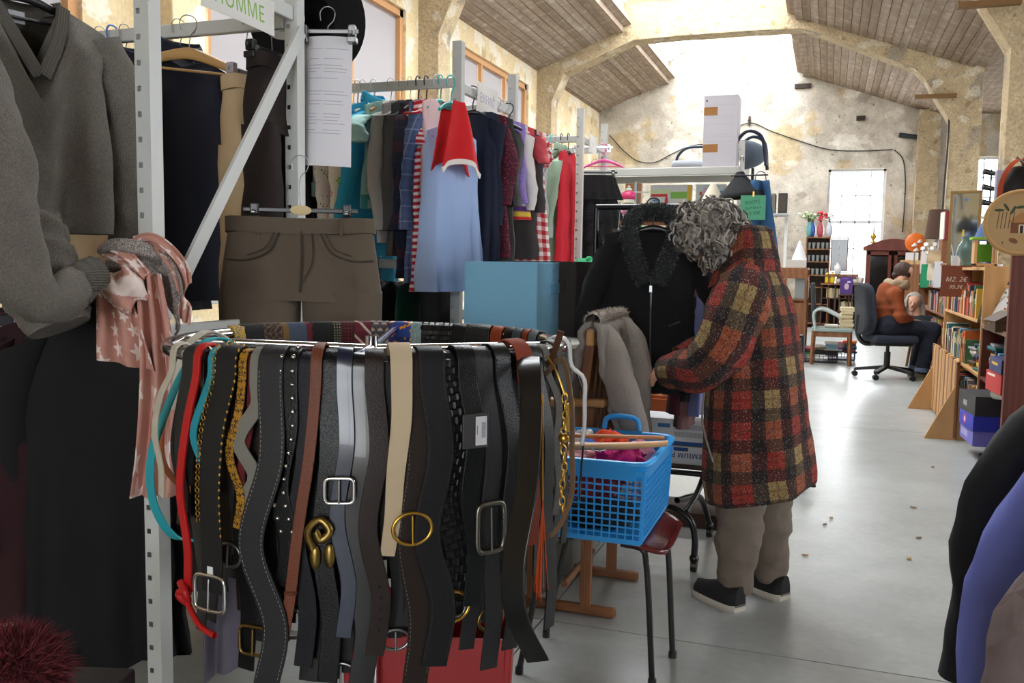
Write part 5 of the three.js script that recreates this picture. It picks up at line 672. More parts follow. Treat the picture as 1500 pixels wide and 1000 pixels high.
function shoe(parent, toe, heel, up, m, sole, w = 0.045) {
  const d = toe.clone().sub(heel), L = d.length(), f = d.clone().normalize(), s = V(0, 1, 0).cross(f).normalize(), n = f.clone().cross(s), R = [], Q = [];
  for (let i = 0; i <= 16; i++) { const t = i / 16, h = 0.025 + (t < 0.3 ? 0.056 - 0.01 * Math.sin(t * 10) : 0.012 + 0.044 * (1 - (3 * ((t - 0.3) / 0.7) ** 2 - 2 * ((t - 0.3) / 0.7) ** 3) * 0.8 - 0.12 * (t - 0.3))), ww = w * (0.7 + 0.42 * Math.sin(Math.PI * Math.min(1, 0.22 + t * 0.62))) * (t > 0.9 ? Math.sqrt(Math.max(0.05, 1 - ((t - 0.9) / 0.1) ** 2)) : t < 0.13 ? 0.62 + 0.38 * Math.sqrt(1 - (1 - t / 0.13) ** 2) : 1), c = heel.clone().addScaledVector(f, L * t), a = [], b = []; for (let k = 0; k < 18; k++) { const th = k / 18 * 2 * Math.PI, x = Math.cos(th), y = Math.sin(th); a.push(c.clone().addScaledVector(s, ww * Math.sign(x) * Math.abs(x) ** 0.8).addScaledVector(n, 0.022 + (y > 0 ? h * 0.9 * y ** 0.9 : -0.004))); b.push(c.clone().addScaledVector(s, (ww + 0.004) * Math.sign(x) * Math.abs(x) ** 0.6).addScaledVector(n, y > 0 ? 0.026 : 0.0)); } R.push(a); Q.push(b); }
  const o = obj('shoe', loft(R), m, parent); obj('sole', loft(Q), sole, o); const l = []; for (let i = 0; i < 5; i++) { const c = heel.clone().addScaledVector(f, L * (0.46 + i * 0.07)).addScaledVector(n, 0.078 - i * 0.006); l.push(cyl(c.clone().addScaledVector(s, -0.02), c.clone().addScaledVector(s, 0.02), 0.0028, 0.0028, 6)); } obj('laces', l, mat('#222224', 0.9), o); return o;
}
{ // woman in the plaid coat, bending over the garments
  const Z = -3.36, pz = (px, py, dz = 0) => { const p = atZ(px, py, Z); p.z += dz; return p; };
  const o = V(-0.25, 0, Z), t = thing('person', 'person in a red and brown plaid tweed coat looking down at the black coat', 'person', o); const loc = (px, py, dz = 0) => pz(px, py, dz).sub(o), A = (v) => [v.x, v.y, v.z];
  const head = loc(1040, 352, 0.02), hips = loc(1112, 590), chest = loc(1098, 440), neck = loc(1078, 385), fw = V(-0.32, -0.62, -0.72);
  const kneeL = loc(1084, 785, 0.06), ankL = loc(1076, 866, 0.06), kneeR = loc(1124, 775, -0.1), ankR = loc(1128, 850, -0.1), hipL = loc(1095, 640, 0.08), hipR = loc(1122, 640, -0.09);
  const shL = loc(1098, 418, 0.18), elL = loc(1068, 512, 0.24), wrL = loc(1000, 540, 0.1), shR = loc(1085, 415, -0.18), elR = loc(1050, 510, -0.24), wrR = loc(1004, 535, -0.14);
  const bones = [[A(neck), A(head), 0.055, 0.055], [A(chest), A(neck), 0.1, 0.06], [A(chest), A(hips), 0.12, 0.13], [A(shL), A(shR), 0.065, 0.065], [A(shL), A(elL), 0.048, 0.04], [A(elL), A(wrL), 0.04, 0.028], [A(shR), A(elR), 0.048, 0.04], [A(elR), A(wrR), 0.04, 0.028], [A(hipL), A(hipR), 0.1, 0.1], [A(hipL), A(kneeL), 0.075, 0.052], [A(kneeL), A(ankL), 0.05, 0.036], [A(hipR), A(kneeR), 0.075, 0.052], [A(kneeR), A(ankR), 0.05, 0.036], [A(hips), A(hipL), 0.12, 0.1]];
  const body = fieldMesh(bonesField(bones, 0.04), [-0.6, 0.0, -0.45], [0.35, 1.5, 0.45], 0.016), H = headGeo(head, fw, V(-0.4, 0.9, -0.1), 1, 0.005, false);
  const hb = (w, d, sd) => { const B = handBones(w, d, V(0.2, 0.9, 0.2), sd, 0.75), lo = [9, 9, 9], hi = [-9, -9, -9]; for (const [p, q] of B) for (const z of [p, q]) for (let i = 0; i < 3; i++) { lo[i] = Math.min(lo[i], z[i] - 0.03); hi[i] = Math.max(hi[i], z[i] + 0.03); } return fieldMesh(bonesField(B, 0.008), lo, hi, 0.004); };
  obj('body', [body, H.g, hb(wrL, V(-1, -0.15, -0.45), V(-0.3, 0.2, -1)), hb(wrR, V(-1, -0.1, 0.1), V(0, 0.3, 1))], skin, t); faceParts(H, t, 1);
  // trousers
  const tb = [[A(hipL), A(hipR), 0.125, 0.125], [A(hipL), A(kneeL), 0.105, 0.078], [A(kneeL), A(ankL.clone().add(V(0.004, 0.0, 0))), 0.076, 0.062], [A(hipR), A(kneeR), 0.105, 0.078], [A(kneeR), A(ankR), 0.076, 0.062], [A(hips), A(hips.clone().add(V(0, 0.15, 0))), 0.13, 0.11]], bf = bonesField(tb, 0.03);
  const tg = planarUV(fieldMesh((x, y, z) => Math.max(bf(x, y, z) + 0.006 * n3(x * 14, y * 20, z * 14) + 0.003 * Math.sin(y * 55 + x * 20), 0.045 + 0.0 * x - y), [-0.4, 0.0, -0.35], [0.4, 1.2, 0.35], 0.013)); obj('trousers', tg, cloth('#6a5f55'), t);
  const sm = mat('#0f0f11', 0.8), so = mat('#b3aca2', 0.7); shoe(t, atY(1022, 868, 0).sub(o), atY(1084, 896, 0).sub(o), 0, sm, so); shoe(t, atY(1096, 858, 0).sub(o), atY(1150, 879, 0).sub(o), 0, sm, so);
  // coat
  const plaidT = (() => { const C = { r: '#b23a2e', o: '#b8613f', t: '#b89c64', d: '#2e2425', m: '#65302a' }, G = [['r', 'r', 'o'], ['o', 't', 'r'], ['r', 'o', 't']]; const r = rng(5), F = new Uint8Array(512 * 512), dab = (n, q, val) => { for (let i = 0; i < n; i++) { const x = Math.floor(r() * 512), y = Math.floor(r() * 512), a = 2 + Math.floor(r() * q), b = 2 + Math.floor(r() * q); for (let dx = 0; dx < a; dx++) for (let dy = 0; dy < b; dy++) F[((y + dy) % 512) * 512 + (x + dx) % 512] = val; } }; dab(2600, 4, 2); dab(1500, 3, 1);
    return tex(512, 512, (u, v, x, y) => { const w = 0.014 * tnoise(u, v, 40, 3, 3), wp = (q) => { const e = ((q * 3 + 3) % 3), k = Math.floor(e), f = e - k; return k * 2 + (f < 0.58 ? f / 0.58 : 1 + (f - 0.58) / 0.42); }, gx = wp(u + w), gy = wp(v + w), i = Math.floor(gx), j = Math.floor(gy), ci = i % 2 === 0, cj = j % 2 === 0; let c = ci && cj ? hex(C[G[j / 2 % 3][i / 2 % 3]]) : ci || cj ? mix(hex(C.d), hex(C[G[Math.floor(j / 2) % 3][Math.floor(i / 2) % 3]]), ci ? 0.42 : 0.26) : hex(C.d); const fx = gx % 1, fy = gy % 1; if (ci && cj && (Math.abs(fx - 0.5) < 0.06 || Math.abs(fy - 0.5) < 0.06)) c = mix(c, hex(C.m), 0.3); const f = F[y * 512 + x]; if (f === 1) c = mix(c, hex('#cfc6bb'), 0.8); if (f === 2) c = mix(c, hex('#161112'), 0.7); return c.map((q) => q * (1 + 0.25 * tnoise(u, v, 90, 2, 4))); }); })();
  const cm = mat('#ffffff', 1, { map: rep(plaidT, 3.125, 3.125), bumpMap: rep(leatherBump, 30, 30), bumpScale: 0.004 });
  const rows = [[372, 1066, 1122, 0.085], [388, 1056, 1136, 0.14], [402, 1050, 1146, 0.19], [425, 1044, 1156, 0.215], [460, 1042, 1166, 0.225], [500, 1042, 1172, 0.23], [550, 1040, 1178, 0.24], [600, 1036, 1183, 0.255], [640, 1034, 1188, 0.27], [680, 1034, 1192, 0.285], [706, 1038, 1195, 0.29]], rings = [];
  const sec = (f) => { const k = Math.min(rows.length - 2, Math.floor(f)), q = f - k; return rows[k].map((x, i) => x + (rows[k + 1][i] - x) * q); };
  for (let i = 0; i <= 50; i++) { const [py, l, rr, b] = sec(i / 50 * (rows.length - 1)), L = loc(l, py), R = loc(rr, py), ring = [], cx = (L.x + R.x) / 2, a = (R.x - L.x) / 2; for (let k = 0; k < 72; k++) { const th = k / 72 * 2 * Math.PI + Math.PI * 0.5, c = Math.cos(th), s = Math.sin(th), f = i / 50, fo = 1 + 0.035 * f * Math.sin(th * 7 + 1) + 0.03 * n3(c * 2, s * 2, f * 5); ring.push(V(cx + a * Math.sign(c) * Math.abs(c) ** 0.85 * fo, L.y + 0.05 * f * f * c, b * Math.sign(s) * Math.abs(s) ** 0.85 * fo)); } rings.push(ring); }
  const coat = [loft(rings, { cap0: true, cap1: false, u1: 1.28 })];
  const sleeveGeo = (pts, rad, seed) => { const c = new THREE.CatmullRomCurve3(pts, false, 'centripetal'), R = []; for (let i = 0; i <= 30; i++) { const s = i / 30, p = c.getPointAt(s), T = c.getTangentAt(s), a = T.clone().cross(V(0, 0.2, 1)).normalize(), b = T.clone().cross(a), f = s * (rad.length - 1), k = Math.min(rad.length - 2, Math.floor(f)), q = rad[k] + (rad[k + 1] - rad[k]) * (f - k), ring = []; for (let j = 0; j < 26; j++) { const th = j / 26 * 2 * Math.PI, w = q * (1 + 0.07 * n3(s * 6 + seed, Math.cos(th), Math.sin(th)) + 0.035 * Math.sin(s * 24 + th)); ring.push(p.clone().addScaledVector(a, w * Math.cos(th)).addScaledVector(b, w * Math.sin(th))); } R.push(ring); } return loft(R, { cap0: true, cap1: true, u1: 0.64 }); };
  coat.push(sleeveGeo([loc(1100, 408, 0.12), loc(1092, 440, 0.21), elL.clone().add(V(0.0, 0.03, 0)), loc(1040, 530, 0.2), wrL.clone().add(V(-0.045, 0, -0.02))], [0.08, 0.105, 0.1, 0.092, 0.078, 0.062], 1), sleeveGeo([loc(1095, 408, -0.12), loc(1080, 440, -0.21), elR, wrR.clone().add(V(-0.04, 0, 0))], [0.08, 0.1, 0.09, 0.065], 4));
  obj('coat', coat, cm, t);
  const hr = []; const hc = [[400, 1092, 0.13, 0.19], [384, 1093, 0.122, 0.155], [366, 1094, 0.108, 0.13], [348, 1094, 0.098, 0.12], [336, 1092, 0.09, 0.112], [331, 1090, 0.078, 0.1], [338, 1086, 0.066, 0.09], [356, 1080, 0.058, 0.08], [380, 1076, 0.05, 0.07]]; for (const [py, px, a, b] of hc) { const c = loc(px, py), ring = []; for (let k = 0; k < 48; k++) { const th = k / 48 * 2 * Math.PI + 1.57, w = 1 + 0.06 * n3(Math.cos(th) * 2, Math.sin(th) * 2, py * 0.05), fr = Math.cos(th) < 0 ? -Math.cos(th) : 0; ring.push(V(c.x + a * Math.cos(th) * w, c.y - fr * (py < 350 ? 0.1 : 0.06), b * Math.sin(th) * w)); } hr.push(ring); } obj('hood', loft(hr, { cap0: false, u1: 0.9 }), cm, t);
  obj('coat_seam', tube([loc(1043, 560, 0.2), loc(1040, 600, 0.22), loc(1052, 640, 0.26), loc(1058, 655, 0.27)], 0.004, 6), mat('#8a8078', 0.9), t);
  // curly hair
  const hcn = head.clone().add(V(0.004, 0.036, 0)), hg = fieldMesh((x, y, z) => { const q = V(x, y, z).sub(hcn), a = q.dot(H.f), d = smin(Math.hypot(q.x / 1.13, q.y / 0.98, q.z / 1.02) - 0.104, Math.hypot(q.x - 0.055, q.y + 0.075, q.z - 0.03) - 0.062, 0.05) + 0.02 * n3(x * 22, y * 22, z * 22) + 0.012 * n3(x * 45, y * 45, z * 45); return Math.max(d, a > 0.05 && Math.abs(q.dot(H.r)) < 0.055 && q.dot(H.u) < 0.05 ? a - 0.05 : -1); }, [hcn.x - 0.17, hcn.y - 0.17, hcn.z - 0.17], [hcn.x + 0.17, hcn.y + 0.17, hcn.z + 0.17], 0.006);
  const hm = mat('#ffffff', 0.8, { map: rep(tex(256, 256, (u, v) => { const n = tnoise(u, v, 10, 4, 5), s = tnoise(u * 1, v, 40, 2, 6); return mix(mix(hex('#77716b'), hex('#b9b3ab'), 0.5 + 1.3 * n), hex('#3a3531'), Math.max(0, s) * 1.4); }), 6, 6) }); const hair = obj('hair', planarUV(hg), hm, t);
  const hj = join(planarUV(hg)), hp = hj.attributes.position, hn = hj.attributes.normal, rr = rng(91), locks = [[], [], []];
  for (let i = 0; i < 620; i++) { const k = Math.floor(rr() * hp.count), p = V(hp.getX(k), hp.getY(k), hp.getZ(k)), n = V(hn.getX(k), hn.getY(k), hn.getZ(k)), d = V(0.5 * (rr() - 0.5) + 0.35, -0.6 - 0.4 * rr(), 0.8 * (rr() - 0.5)); d.addScaledVector(n, -d.dot(n)).normalize(); const sd = d.clone().cross(n), L = 0.035 + 0.025 * rr(), ph = rr() * 6, q = []; for (let j = 0; j <= 6; j++) { const t2 = j / 6; q.push(p.clone().addScaledVector(d, L * (t2 - 0.3)).addScaledVector(n, 0.004 + 0.009 * Math.sin(t2 * 3.1)).addScaledVector(sd, 0.009 * Math.sin(t2 * 5 + ph))); } locks[Math.floor(rr() * 3)].push(tube(q, 0.0026 + 0.0016 * rr(), 5, 9)); }
  locks.forEach((l, i) => { const o = obj('locks', l, mat(['#b4aea6', '#6d665f', '#3f3a36'][i], 0.6), hair); o.userData.kind = 'stuff'; }); fur(hg, 900, 0.012, mat('#aaa49c', 0.7), hair, 21, 0.4, 0.0009);
}
// office chair and the woman sitting on it
{ const B = atY(1298, 553, 0), F = V(0.97, 0, -0.25), yaw = Math.atan2(F.x, F.z), c = thing('office_chair', 'dark blue office chair on casters with the seated person in rust jumper', 'office chair', B, yaw);   // faces local +z
  const um = mat('#23262d', 0.9, { bumpMap: fabricBump, bumpScale: 0.001 }), pm = mat('#15161a', 0.5), us = mat('#2c3142', 0.92);
  for (let k = 0; k < 5; k++) { const a = k / 5 * 2 * Math.PI + 0.3, x = 0.34 * Math.sin(a), z = 0.34 * Math.cos(a); const l = obj('base_arm', bar([0, 0.13, 0], [x, 0.085, z], 0.05, 0.035), pm, c); obj('caster', [cyl([x - 0.024, 0.032, z], [x + 0.024, 0.032, z], 0.032, 0.032, 14), cyl([x, 0.05, z], [x, 0.09, z], 0.012)], pm, l); }
  obj('gas_lift', [cyl([0, 0.12, 0], [0, 0.3, 0], 0.035), cyl([0, 0.28, 0], [0, 0.42, 0], 0.02)], pm, c);
  obj('seat', rb(0.5, 0.09, 0.5, 0.042, 0, 0.46, 0.02, 0, 0, 0, 4), us, c); obj('seat_shell', rb(0.44, 0.05, 0.42, 0.02, 0, 0.405, 0, 0, 0, 0, 3), pm, c);
  const pts = []; for (let i = 0; i < 32; i++) { const a = i / 32 * 2 * Math.PI, x = Math.cos(a), y = Math.sin(a); pts.push([0.225 * Math.sign(x) * Math.abs(x) ** 0.55 * (y > 0 ? 0.92 : 1), 0.79 + 0.27 * Math.sign(y) * Math.abs(y) ** 0.6]); }
  const bk = extr(pts, 0.03, 0.025).translate(0, 0, -0.3), p = bk.attributes.position; for (let i = 0; i < p.count; i++) p.setZ(i, p.getZ(i) + 0.9 * p.getX(i) ** 2 - 0.05 * (p.getY(i) - 0.6)); bk.computeVertexNormals(); obj('backrest', bk, us, c); const sh = bk.clone(); sh.translate(0, 0, -0.035); obj('back_shell', sh, um, c);
  obj('back_support', tube([[0, 0.4, -0.1], [0, 0.4, -0.27], [0, 0.5, -0.34], [0, 0.72, -0.34]], 0.028, 8), pm, c);
  // the person, in the chair's frame
  const t = thing('person', 'person in rust orange jumper and beige scarf sitting on the office chair', 'person', B, yaw), A = (v) => v;
  const hd = V(0.0, 1.2, 0.14), bones = [[[0, 0.6, -0.06], [0, 0.95, 0.02], 0.13, 0.125], [[-0.15, 0.95, 0.0], [0.15, 0.95, 0.0], 0.06], [[0, 0.95, 0.03], [0, 1.14, 0.1], 0.065, 0.055], [[-0.1, 0.6, -0.04], [0.1, 0.6, -0.04], 0.125], [[0.1, 0.58, 0], [0.12, 0.56, 0.45], 0.09, 0.065], [[-0.1, 0.58, 0], [-0.12, 0.56, 0.44], 0.09, 0.065], [[0.12, 0.56, 0.45], [0.12, 0.12, 0.36], 0.06, 0.042], [[-0.12, 0.56, 0.44], [-0.14, 0.12, 0.34], 0.06, 0.042], [[0.17, 0.95, 0], [0.21, 0.72, 0.05], 0.052, 0.044], [[0.21, 0.72, 0.05], [0.12, 0.66, 0.2], 0.044, 0.03], [[-0.17, 0.95, 0], [-0.22, 0.72, 0.06], 0.052, 0.044], [[-0.22, 0.72, 0.06], [-0.1, 0.67, 0.2], 0.044, 0.03]];
  const H = headGeo(hd, V(0.95, -0.3, 0.4), V(0, 1, 0.3), 0.98, 0.008), hands = [[V(0.12, 0.66, 0.2), V(-0.2, 0, 1), V(-1, 0, 0)], [V(-0.1, 0.67, 0.2), V(0.2, 0, 1), V(1, 0, 0)]].map(([w, d, s]) => fieldMesh(bonesField(handBones(w, d, V(0, 1, 0), s, 0.5), 0.008), [w.x - 0.13, w.y - 0.1, w.z - 0.05], [w.x + 0.13, w.y + 0.08, w.z + 0.2], 0.006));
  obj('body', [fieldMesh(bonesField(bones, 0.04), [-0.35, 0.02, -0.3], [0.35, 1.3, 0.6], 0.018), H.g, ...hands], skinF, t); faceParts(H, t, 0.98);
  const jf = bonesField([[[0, 0.62, -0.06], [0, 0.98, 0.0], 0.155, 0.145], [[-0.16, 0.965, 0.0], [0.16, 0.965, 0.0], 0.075], [[0.18, 0.95, 0], [0.225, 0.72, 0.04], 0.075, 0.062], [[0.225, 0.72, 0.04], [0.13, 0.665, 0.19], 0.062, 0.045], [[-0.18, 0.95, 0], [-0.235, 0.72, 0.05], 0.075, 0.062], [[-0.235, 0.72, 0.05], [-0.11, 0.675, 0.19], 0.062, 0.045]], 0.05);
  obj('jumper', planarUV(fieldMesh((x, y, z) => Math.max(jf(x, y, z) + 0.005 * Math.sin(y * 70 + x * 9) * (y < 0.85 ? 1 : 0.3), Math.hypot(x, z - 0.03) < 0.2 ? 0.62 - y : -1), [-0.38, 0.5, -0.3], [0.38, 1.12, 0.42], 0.013)), knit('#8a4420'), t);
  obj('shirt_hem', loft([0.66, 0.63, 0.585].map((y, i) => { const q = []; for (let k = 0; k < 30; k++) { const a = k / 30 * 2 * Math.PI; q.push(V((0.172 + i * 0.006) * Math.cos(a), y, -0.05 + (0.16 + i * 0.004) * Math.sin(a))); } return q; }), { cap0: false, cap1: false }), cloth('#c9c4b8'), t);
  const jj = bonesField([[[-0.1, 0.59, -0.04], [0.1, 0.59, -0.04], 0.145], [[0.1, 0.59, 0], [0.12, 0.565, 0.45], 0.11, 0.088], [[-0.1, 0.59, 0], [-0.12, 0.565, 0.44], 0.11, 0.088], [[0.12, 0.565, 0.45], [0.12, 0.12, 0.36], 0.085, 0.072], [[-0.12, 0.565, 0.44], [-0.14, 0.12, 0.34], 0.085, 0.072]], 0.04); obj('jeans', planarUV(fieldMesh((x, y, z) => Math.max(jj(x, y, z) + 0.005 * n3(x * 14, y * 14, z * 14), 0.1 - y), [-0.35, 0.05, -0.32], [0.35, 0.8, 0.62], 0.014)), cloth('#161c2c'), t);
  for (const [x, z] of [[0.12, 0.36], [-0.14, 0.34]]) obj('cuff', cyl([x, 0.095, z], [x, 0.14, z + 0.002], 0.076, 0.076, 20), cloth('#5c6a84'), t);
  const bm = mat('#4a4434', 0.85); shoe(t, V(0.15, 0, 0.56), V(0.12, 0, 0.29), 0, bm, mat('#6a624e', 0.8)); shoe(t, V(-0.18, 0, 0.53), V(-0.14, 0, 0.27), 0, bm, mat('#6a624e', 0.8));
  const sr = []; for (let i = 0; i < 40; i++) { const a = i / 40 * 2 * Math.PI * 2; sr.push(V((0.1 + 0.008 * Math.sin(i)) * Math.cos(a), 1.05 + 0.045 * i / 40 + 0.01 * Math.sin(i * 1.7), 0.06 + (0.102 + 0.006 * Math.cos(i * 2)) * Math.sin(a))); } obj('scarf', tube(sr, 0.042, 10, 120), knit('#b39c82'), t);
  const hf = fieldMesh((x, y, z) => { const q = V(x, y, z).sub(hd), d = Math.min(Math.hypot(q.x / 0.98, (q.y - 0.03) / 1.03, (q.z + 0.015) / 1.05) - 0.098, Math.hypot(q.x, q.y + 0.02, q.z + 0.1) - 0.036); return Math.max(d + 0.005 * n3(x * 40, y * 30, z * 40), q.dot(H.f) > 0 && q.dot(H.u) < 0.055 ? q.dot(H.f) - 0.045 : -1); }, [-0.16, 1.02, -0.05], [0.16, 1.38, 0.32], 0.009); obj('hair', planarUV(hf), mat('#3a2820', 0.7), t);
}
{ // woman behind, facing the camera, reaching for a book
  const B = atY(1352, 540, 0), t = thing('person', 'person with long grey hair and dark jacket behind the seated one, reaching for a book', 'person', B), lk = (px, py, dz = 0) => { const p = atZ(px, py, B.z); p.z += dz; return p.sub(B); }, A = (v) => [v.x, v.y, v.z];
  const hd = lk(1339, 443), nk = lk(1343, 461), ch = lk(1347, 478), hp = V(ch.x + 0.02, 0.5, -0.1), shR = lk(1333, 473), shL = lk(1360, 473), el = lk(1364, 494, 0.12), wr = lk(1376, 480, 0.14), el2 = V(shR.x - 0.03, 0.6, 0.06), wr2 = V(shR.x + 0.08, 0.5, 0.24);
  const kneeA = V(-0.05, 0.48, 0.3), kneeB = V(0.18, 0.48, 0.3), bones = [[A(hp), A(ch), 0.13, 0.12], [A(ch), A(nk), 0.09, 0.05], [A(nk), A(hd), 0.05, 0.05], [A(shR), A(shL), 0.06, 0.06], [A(shL), A(el), 0.05, 0.042], [A(el), A(wr), 0.042, 0.028], [A(shR), A(el2), 0.05, 0.042], [A(el2), A(wr2), 0.042, 0.028], [A(hp), A(kneeA), 0.1, 0.06], [A(hp), A(kneeB), 0.1, 0.06], [A(kneeA), [-0.05, 0.06, 0.24], 0.055, 0.04], [A(kneeB), [0.18, 0.06, 0.24], 0.055, 0.04]];
  const H = headGeo(hd, V(-0.18, -0.05, 1), V(0.15, 1, 0), 1, 0.007), hand = (w, d, s) => fieldMesh(bonesField(handBones(w, d, V(0, 0.3, 1), s, 0.6), 0.008), [w.x - 0.2, w.y - 0.15, w.z - 0.15], [w.x + 0.2, w.y + 0.15, w.z + 0.15], 0.007);
  obj('body', [fieldMesh(bonesField(bones, 0.04), [-0.5, 0.0, -0.4], [0.5, 1.2, 0.5], 0.02), H.g, hand(wr, V(1, 0.1, -0.1), V(0, 1, 0.1)), hand(wr2, V(0.6, -0.1, 1), V(-1, 0, 0.3))], skinF, t); faceParts(H, t, 1, '#a8665c');
  const jf = bonesField([[A(hp), A(ch), 0.16, 0.15], [A(shR), A(shL), 0.085, 0.085], [A(shL), A(el), 0.075, 0.062], [A(el), A(wr), 0.062, 0.05], [A(shR), A(el2), 0.075, 0.062], [A(el2), A(wr2), 0.062, 0.045]], 0.05); obj('jacket', planarUV(fieldMesh(jf, [-0.5, 0.25, -0.4], [0.55, 1.2, 0.45], 0.02)), cloth('#23292e'), t);
  const tf = bonesField([[A(hp), A(kneeA), 0.13, 0.08], [A(hp), A(kneeB), 0.13, 0.08], [A(kneeA), [-0.05, 0.1, 0.24], 0.075, 0.06], [A(kneeB), [0.18, 0.1, 0.24], 0.075, 0.06]], 0.04); obj('trousers', planarUV(fieldMesh(tf, [-0.4, 0.05, -0.35], [0.5, 0.75, 0.5], 0.02)), cloth('#2a3038'), t);
  for (const x of [-0.05, 0.18]) shoe(t, V(x - 0.02, 0, 0.42), V(x, 0, 0.16), 0, mat('#1c1a18', 0.8), mat('#3a3630', 0.8));
  const hf = fieldMesh((x, y, z) => { const q = V(x, y, z).sub(hd); let d = Math.hypot(q.x, (q.y - 0.03) / 1.03, (q.z + 0.02) / 1.05) - 0.1; for (const s of [-1, 1]) d = smin(d, capsule([q.x, q.y, q.z], [s * 0.085, 0.0, -0.02], [s * 0.1 + 0.03, -0.3, 0.02], 0.035, 0.045), 0.03); return Math.max(d + 0.006 * n3(x * 60, y * 12, z * 60), q.dot(H.f) > 0.02 && Math.abs(q.dot(H.r)) < 0.068 && q.dot(H.u) < 0.075 ? 0.05 : -1); }, [hd.x - 0.2, hd.y - 0.4, hd.z - 0.2], [hd.x + 0.2, hd.y + 0.17, hd.z + 0.2], 0.008); obj('hair', planarUV(hf), mat('#8d8882', 0.75), t);
  const st = thing('stool', 'low wooden stool under the grey haired person', 'stool', [B.x + hp.x, 0, B.z - 0.1]); obj('seat', cyl([0, 0.35, 0], [0, 0.38, 0], 0.17, 0.17, 24), mat('#5a3d26', 0.6), st); for (let k = 0; k < 4; k++) { const a = k * T90 + 0.7; obj('leg', cyl([0.17 * Math.cos(a), 0, 0.17 * Math.sin(a)], [0.12 * Math.cos(a), 0.35, 0.12 * Math.sin(a)], 0.016), mat('#5a3d26', 0.6), st); }
  const bk = lk(1385, 484, 0.12).add(B), b = thing('book', 'tan covered book held out by the grey haired person', 'book', bk, 0.4); obj('cover', [rb(0.16, 0.23, 0.004, 0.001, 0, 0, 0.014), rb(0.16, 0.23, 0.004, 0.001, 0, 0, -0.014), rb(0.004, 0.23, 0.03, 0.001, -0.08, 0, 0)], mat('#a58a68', 0.7), b); obj('pages', bx(0.152, 0.222, 0.024, 0.002, 0, 0), mat('#d8cfbb', 0.9), b); b.rotation.z = -0.5;
}
// ---------- between the racks and the aisle ----------
const oak = wood('#8a5a34', '#6d4326', 2), pine = wood('#c79a66', '#b58754', 5), maho = wood('#6c3022', '#522016', 8), walnut = wood('#4a3020', '#38220f', 11);
{ // grey cabinet carrying the boxes
  const cn = atD(785, 500, 3.55), H = cn.y, x1 = atZ(868, 480, -3.6).x, x0 = x1 - 0.75, z0 = cn.z + 0.02, z1 = z0 - 0.62, t = thing('cabinet', 'grey metal cabinet with a pale top under the blue fabric box', 'cabinet', [(x0 + x1) / 2, 0, (z0 + z1) / 2]); const w = x1 - x0, d = z0 - z1, gm = mat('#6f706a', 0.6);
  obj('body', rb(w, H - 0.02, d, 0.006, 0, (H - 0.02) / 2, 0), gm, t); obj('worktop', rb(w + 0.02, 0.02, d + 0.02, 0.004, 0, H - 0.011, 0), mat('#b9b8b0', 0.5), t); for (const s of [-1, 1]) { const dr = obj('door', rb(w / 2 - 0.012, H - 0.1, 0.012, 0.003, s * w / 4, H / 2, d / 2 + 0.006), gm, t); obj('handle', rb(0.012, 0.09, 0.016, 0.004, s * 0.03, H / 2 + 0.1, d / 2 + 0.02), steel, dr); }
  // blue fabric box, open top, with a tab and a marking
  const bm = mat('#84bfe2', 0.85, { bumpMap: fabricBump, bumpScale: 0.0008 }), bw = 0.31, bd_ = 0.38, bh = atD(785, 384, 3.55).y - H, b = thing('fabric_box', 'sky blue fabric storage box marked H on the grey cabinet', 'box', [cn.x - bw / 2, H, cn.z - bd_ / 2]); const th = 0.006;
  const wall = (name, g) => obj(name, g, bm, b); wall('front_panel', rb(bw, bh, th, 0.002, 0, bh / 2, bd_ / 2)); wall('back_panel', rb(bw, bh, th, 0.002, 0, bh / 2, -bd_ / 2)); wall('side_panel', rb(th, bh, bd_, 0.002, bw / 2, bh / 2, 0)); wall('side_panel', rb(th, bh, bd_, 0.002, -bw / 2, bh / 2, 0)); wall('base', rb(bw, th, bd_, 0.002, 0, th / 2, 0));
  obj('pull_tab', rb(0.004, 0.045, 0.19, 0.002, bw / 2 + 0.006, bh * 0.66, -0.06), mat('#6fb0d8', 0.8), b); obj('lettering', (() => { const g = new THREE.PlaneGeometry(0.03, 0.03); g.rotateY(T90); g.translate(bw / 2 + th / 2 + 0.0008, bh * 0.88, -0.02); return g; })(), mat('#ffffff', 0.85, { map: canvasTex(64, 64, word('H', '#2f5a78', 'bold 44px sans-serif', '#84bfe2')) }), b);
  const e = atZ(844, 383, cn.z - 0.3), bw2 = 0.3, b2 = thing('fabric_box', 'dark brown fabric storage box behind the sky blue one', 'box', [e.x - bw2 / 2, H, cn.z - 0.3 - 0.14]), dm = mat('#2c2725', 0.9); const h2 = e.y - H;
  for (const [n, g] of [['front_panel', rb(bw2, h2, th, 0.002, 0, h2 / 2, 0.14)], ['back_panel', rb(bw2, h2, th, 0.002, 0, h2 / 2, -0.14)], ['side_panel', rb(th, h2, 0.28, 0.002, bw2 / 2, h2 / 2, 0)], ['side_panel', rb(th, h2, 0.28, 0.002, -bw2 / 2, h2 / 2, 0)], ['base', rb(bw2, th, 0.28, 0.002, 0, th / 2, 0)]]) obj(n, g, dm, b2);
  obj('handle', rb(0.09, 0.05, 0.012, 0.004, 0.06, h2 * 0.68, 0.145), mat('#211d1b', 0.8), b2);
}
function lattice(w, h, nx, ny, bar_ = 0.004, th = 0.004, frame = 0.012) { const g = []; for (let i = 0; i <= nx; i++) g.push(bx(i % nx ? bar_ : frame, h, th, -w / 2 + w * i / nx, h / 2, 0)); for (let j = 0; j <= ny; j++) g.push(bx(w, j % ny ? bar_ : frame, th, 0, h * j / ny, 0)); return g; }
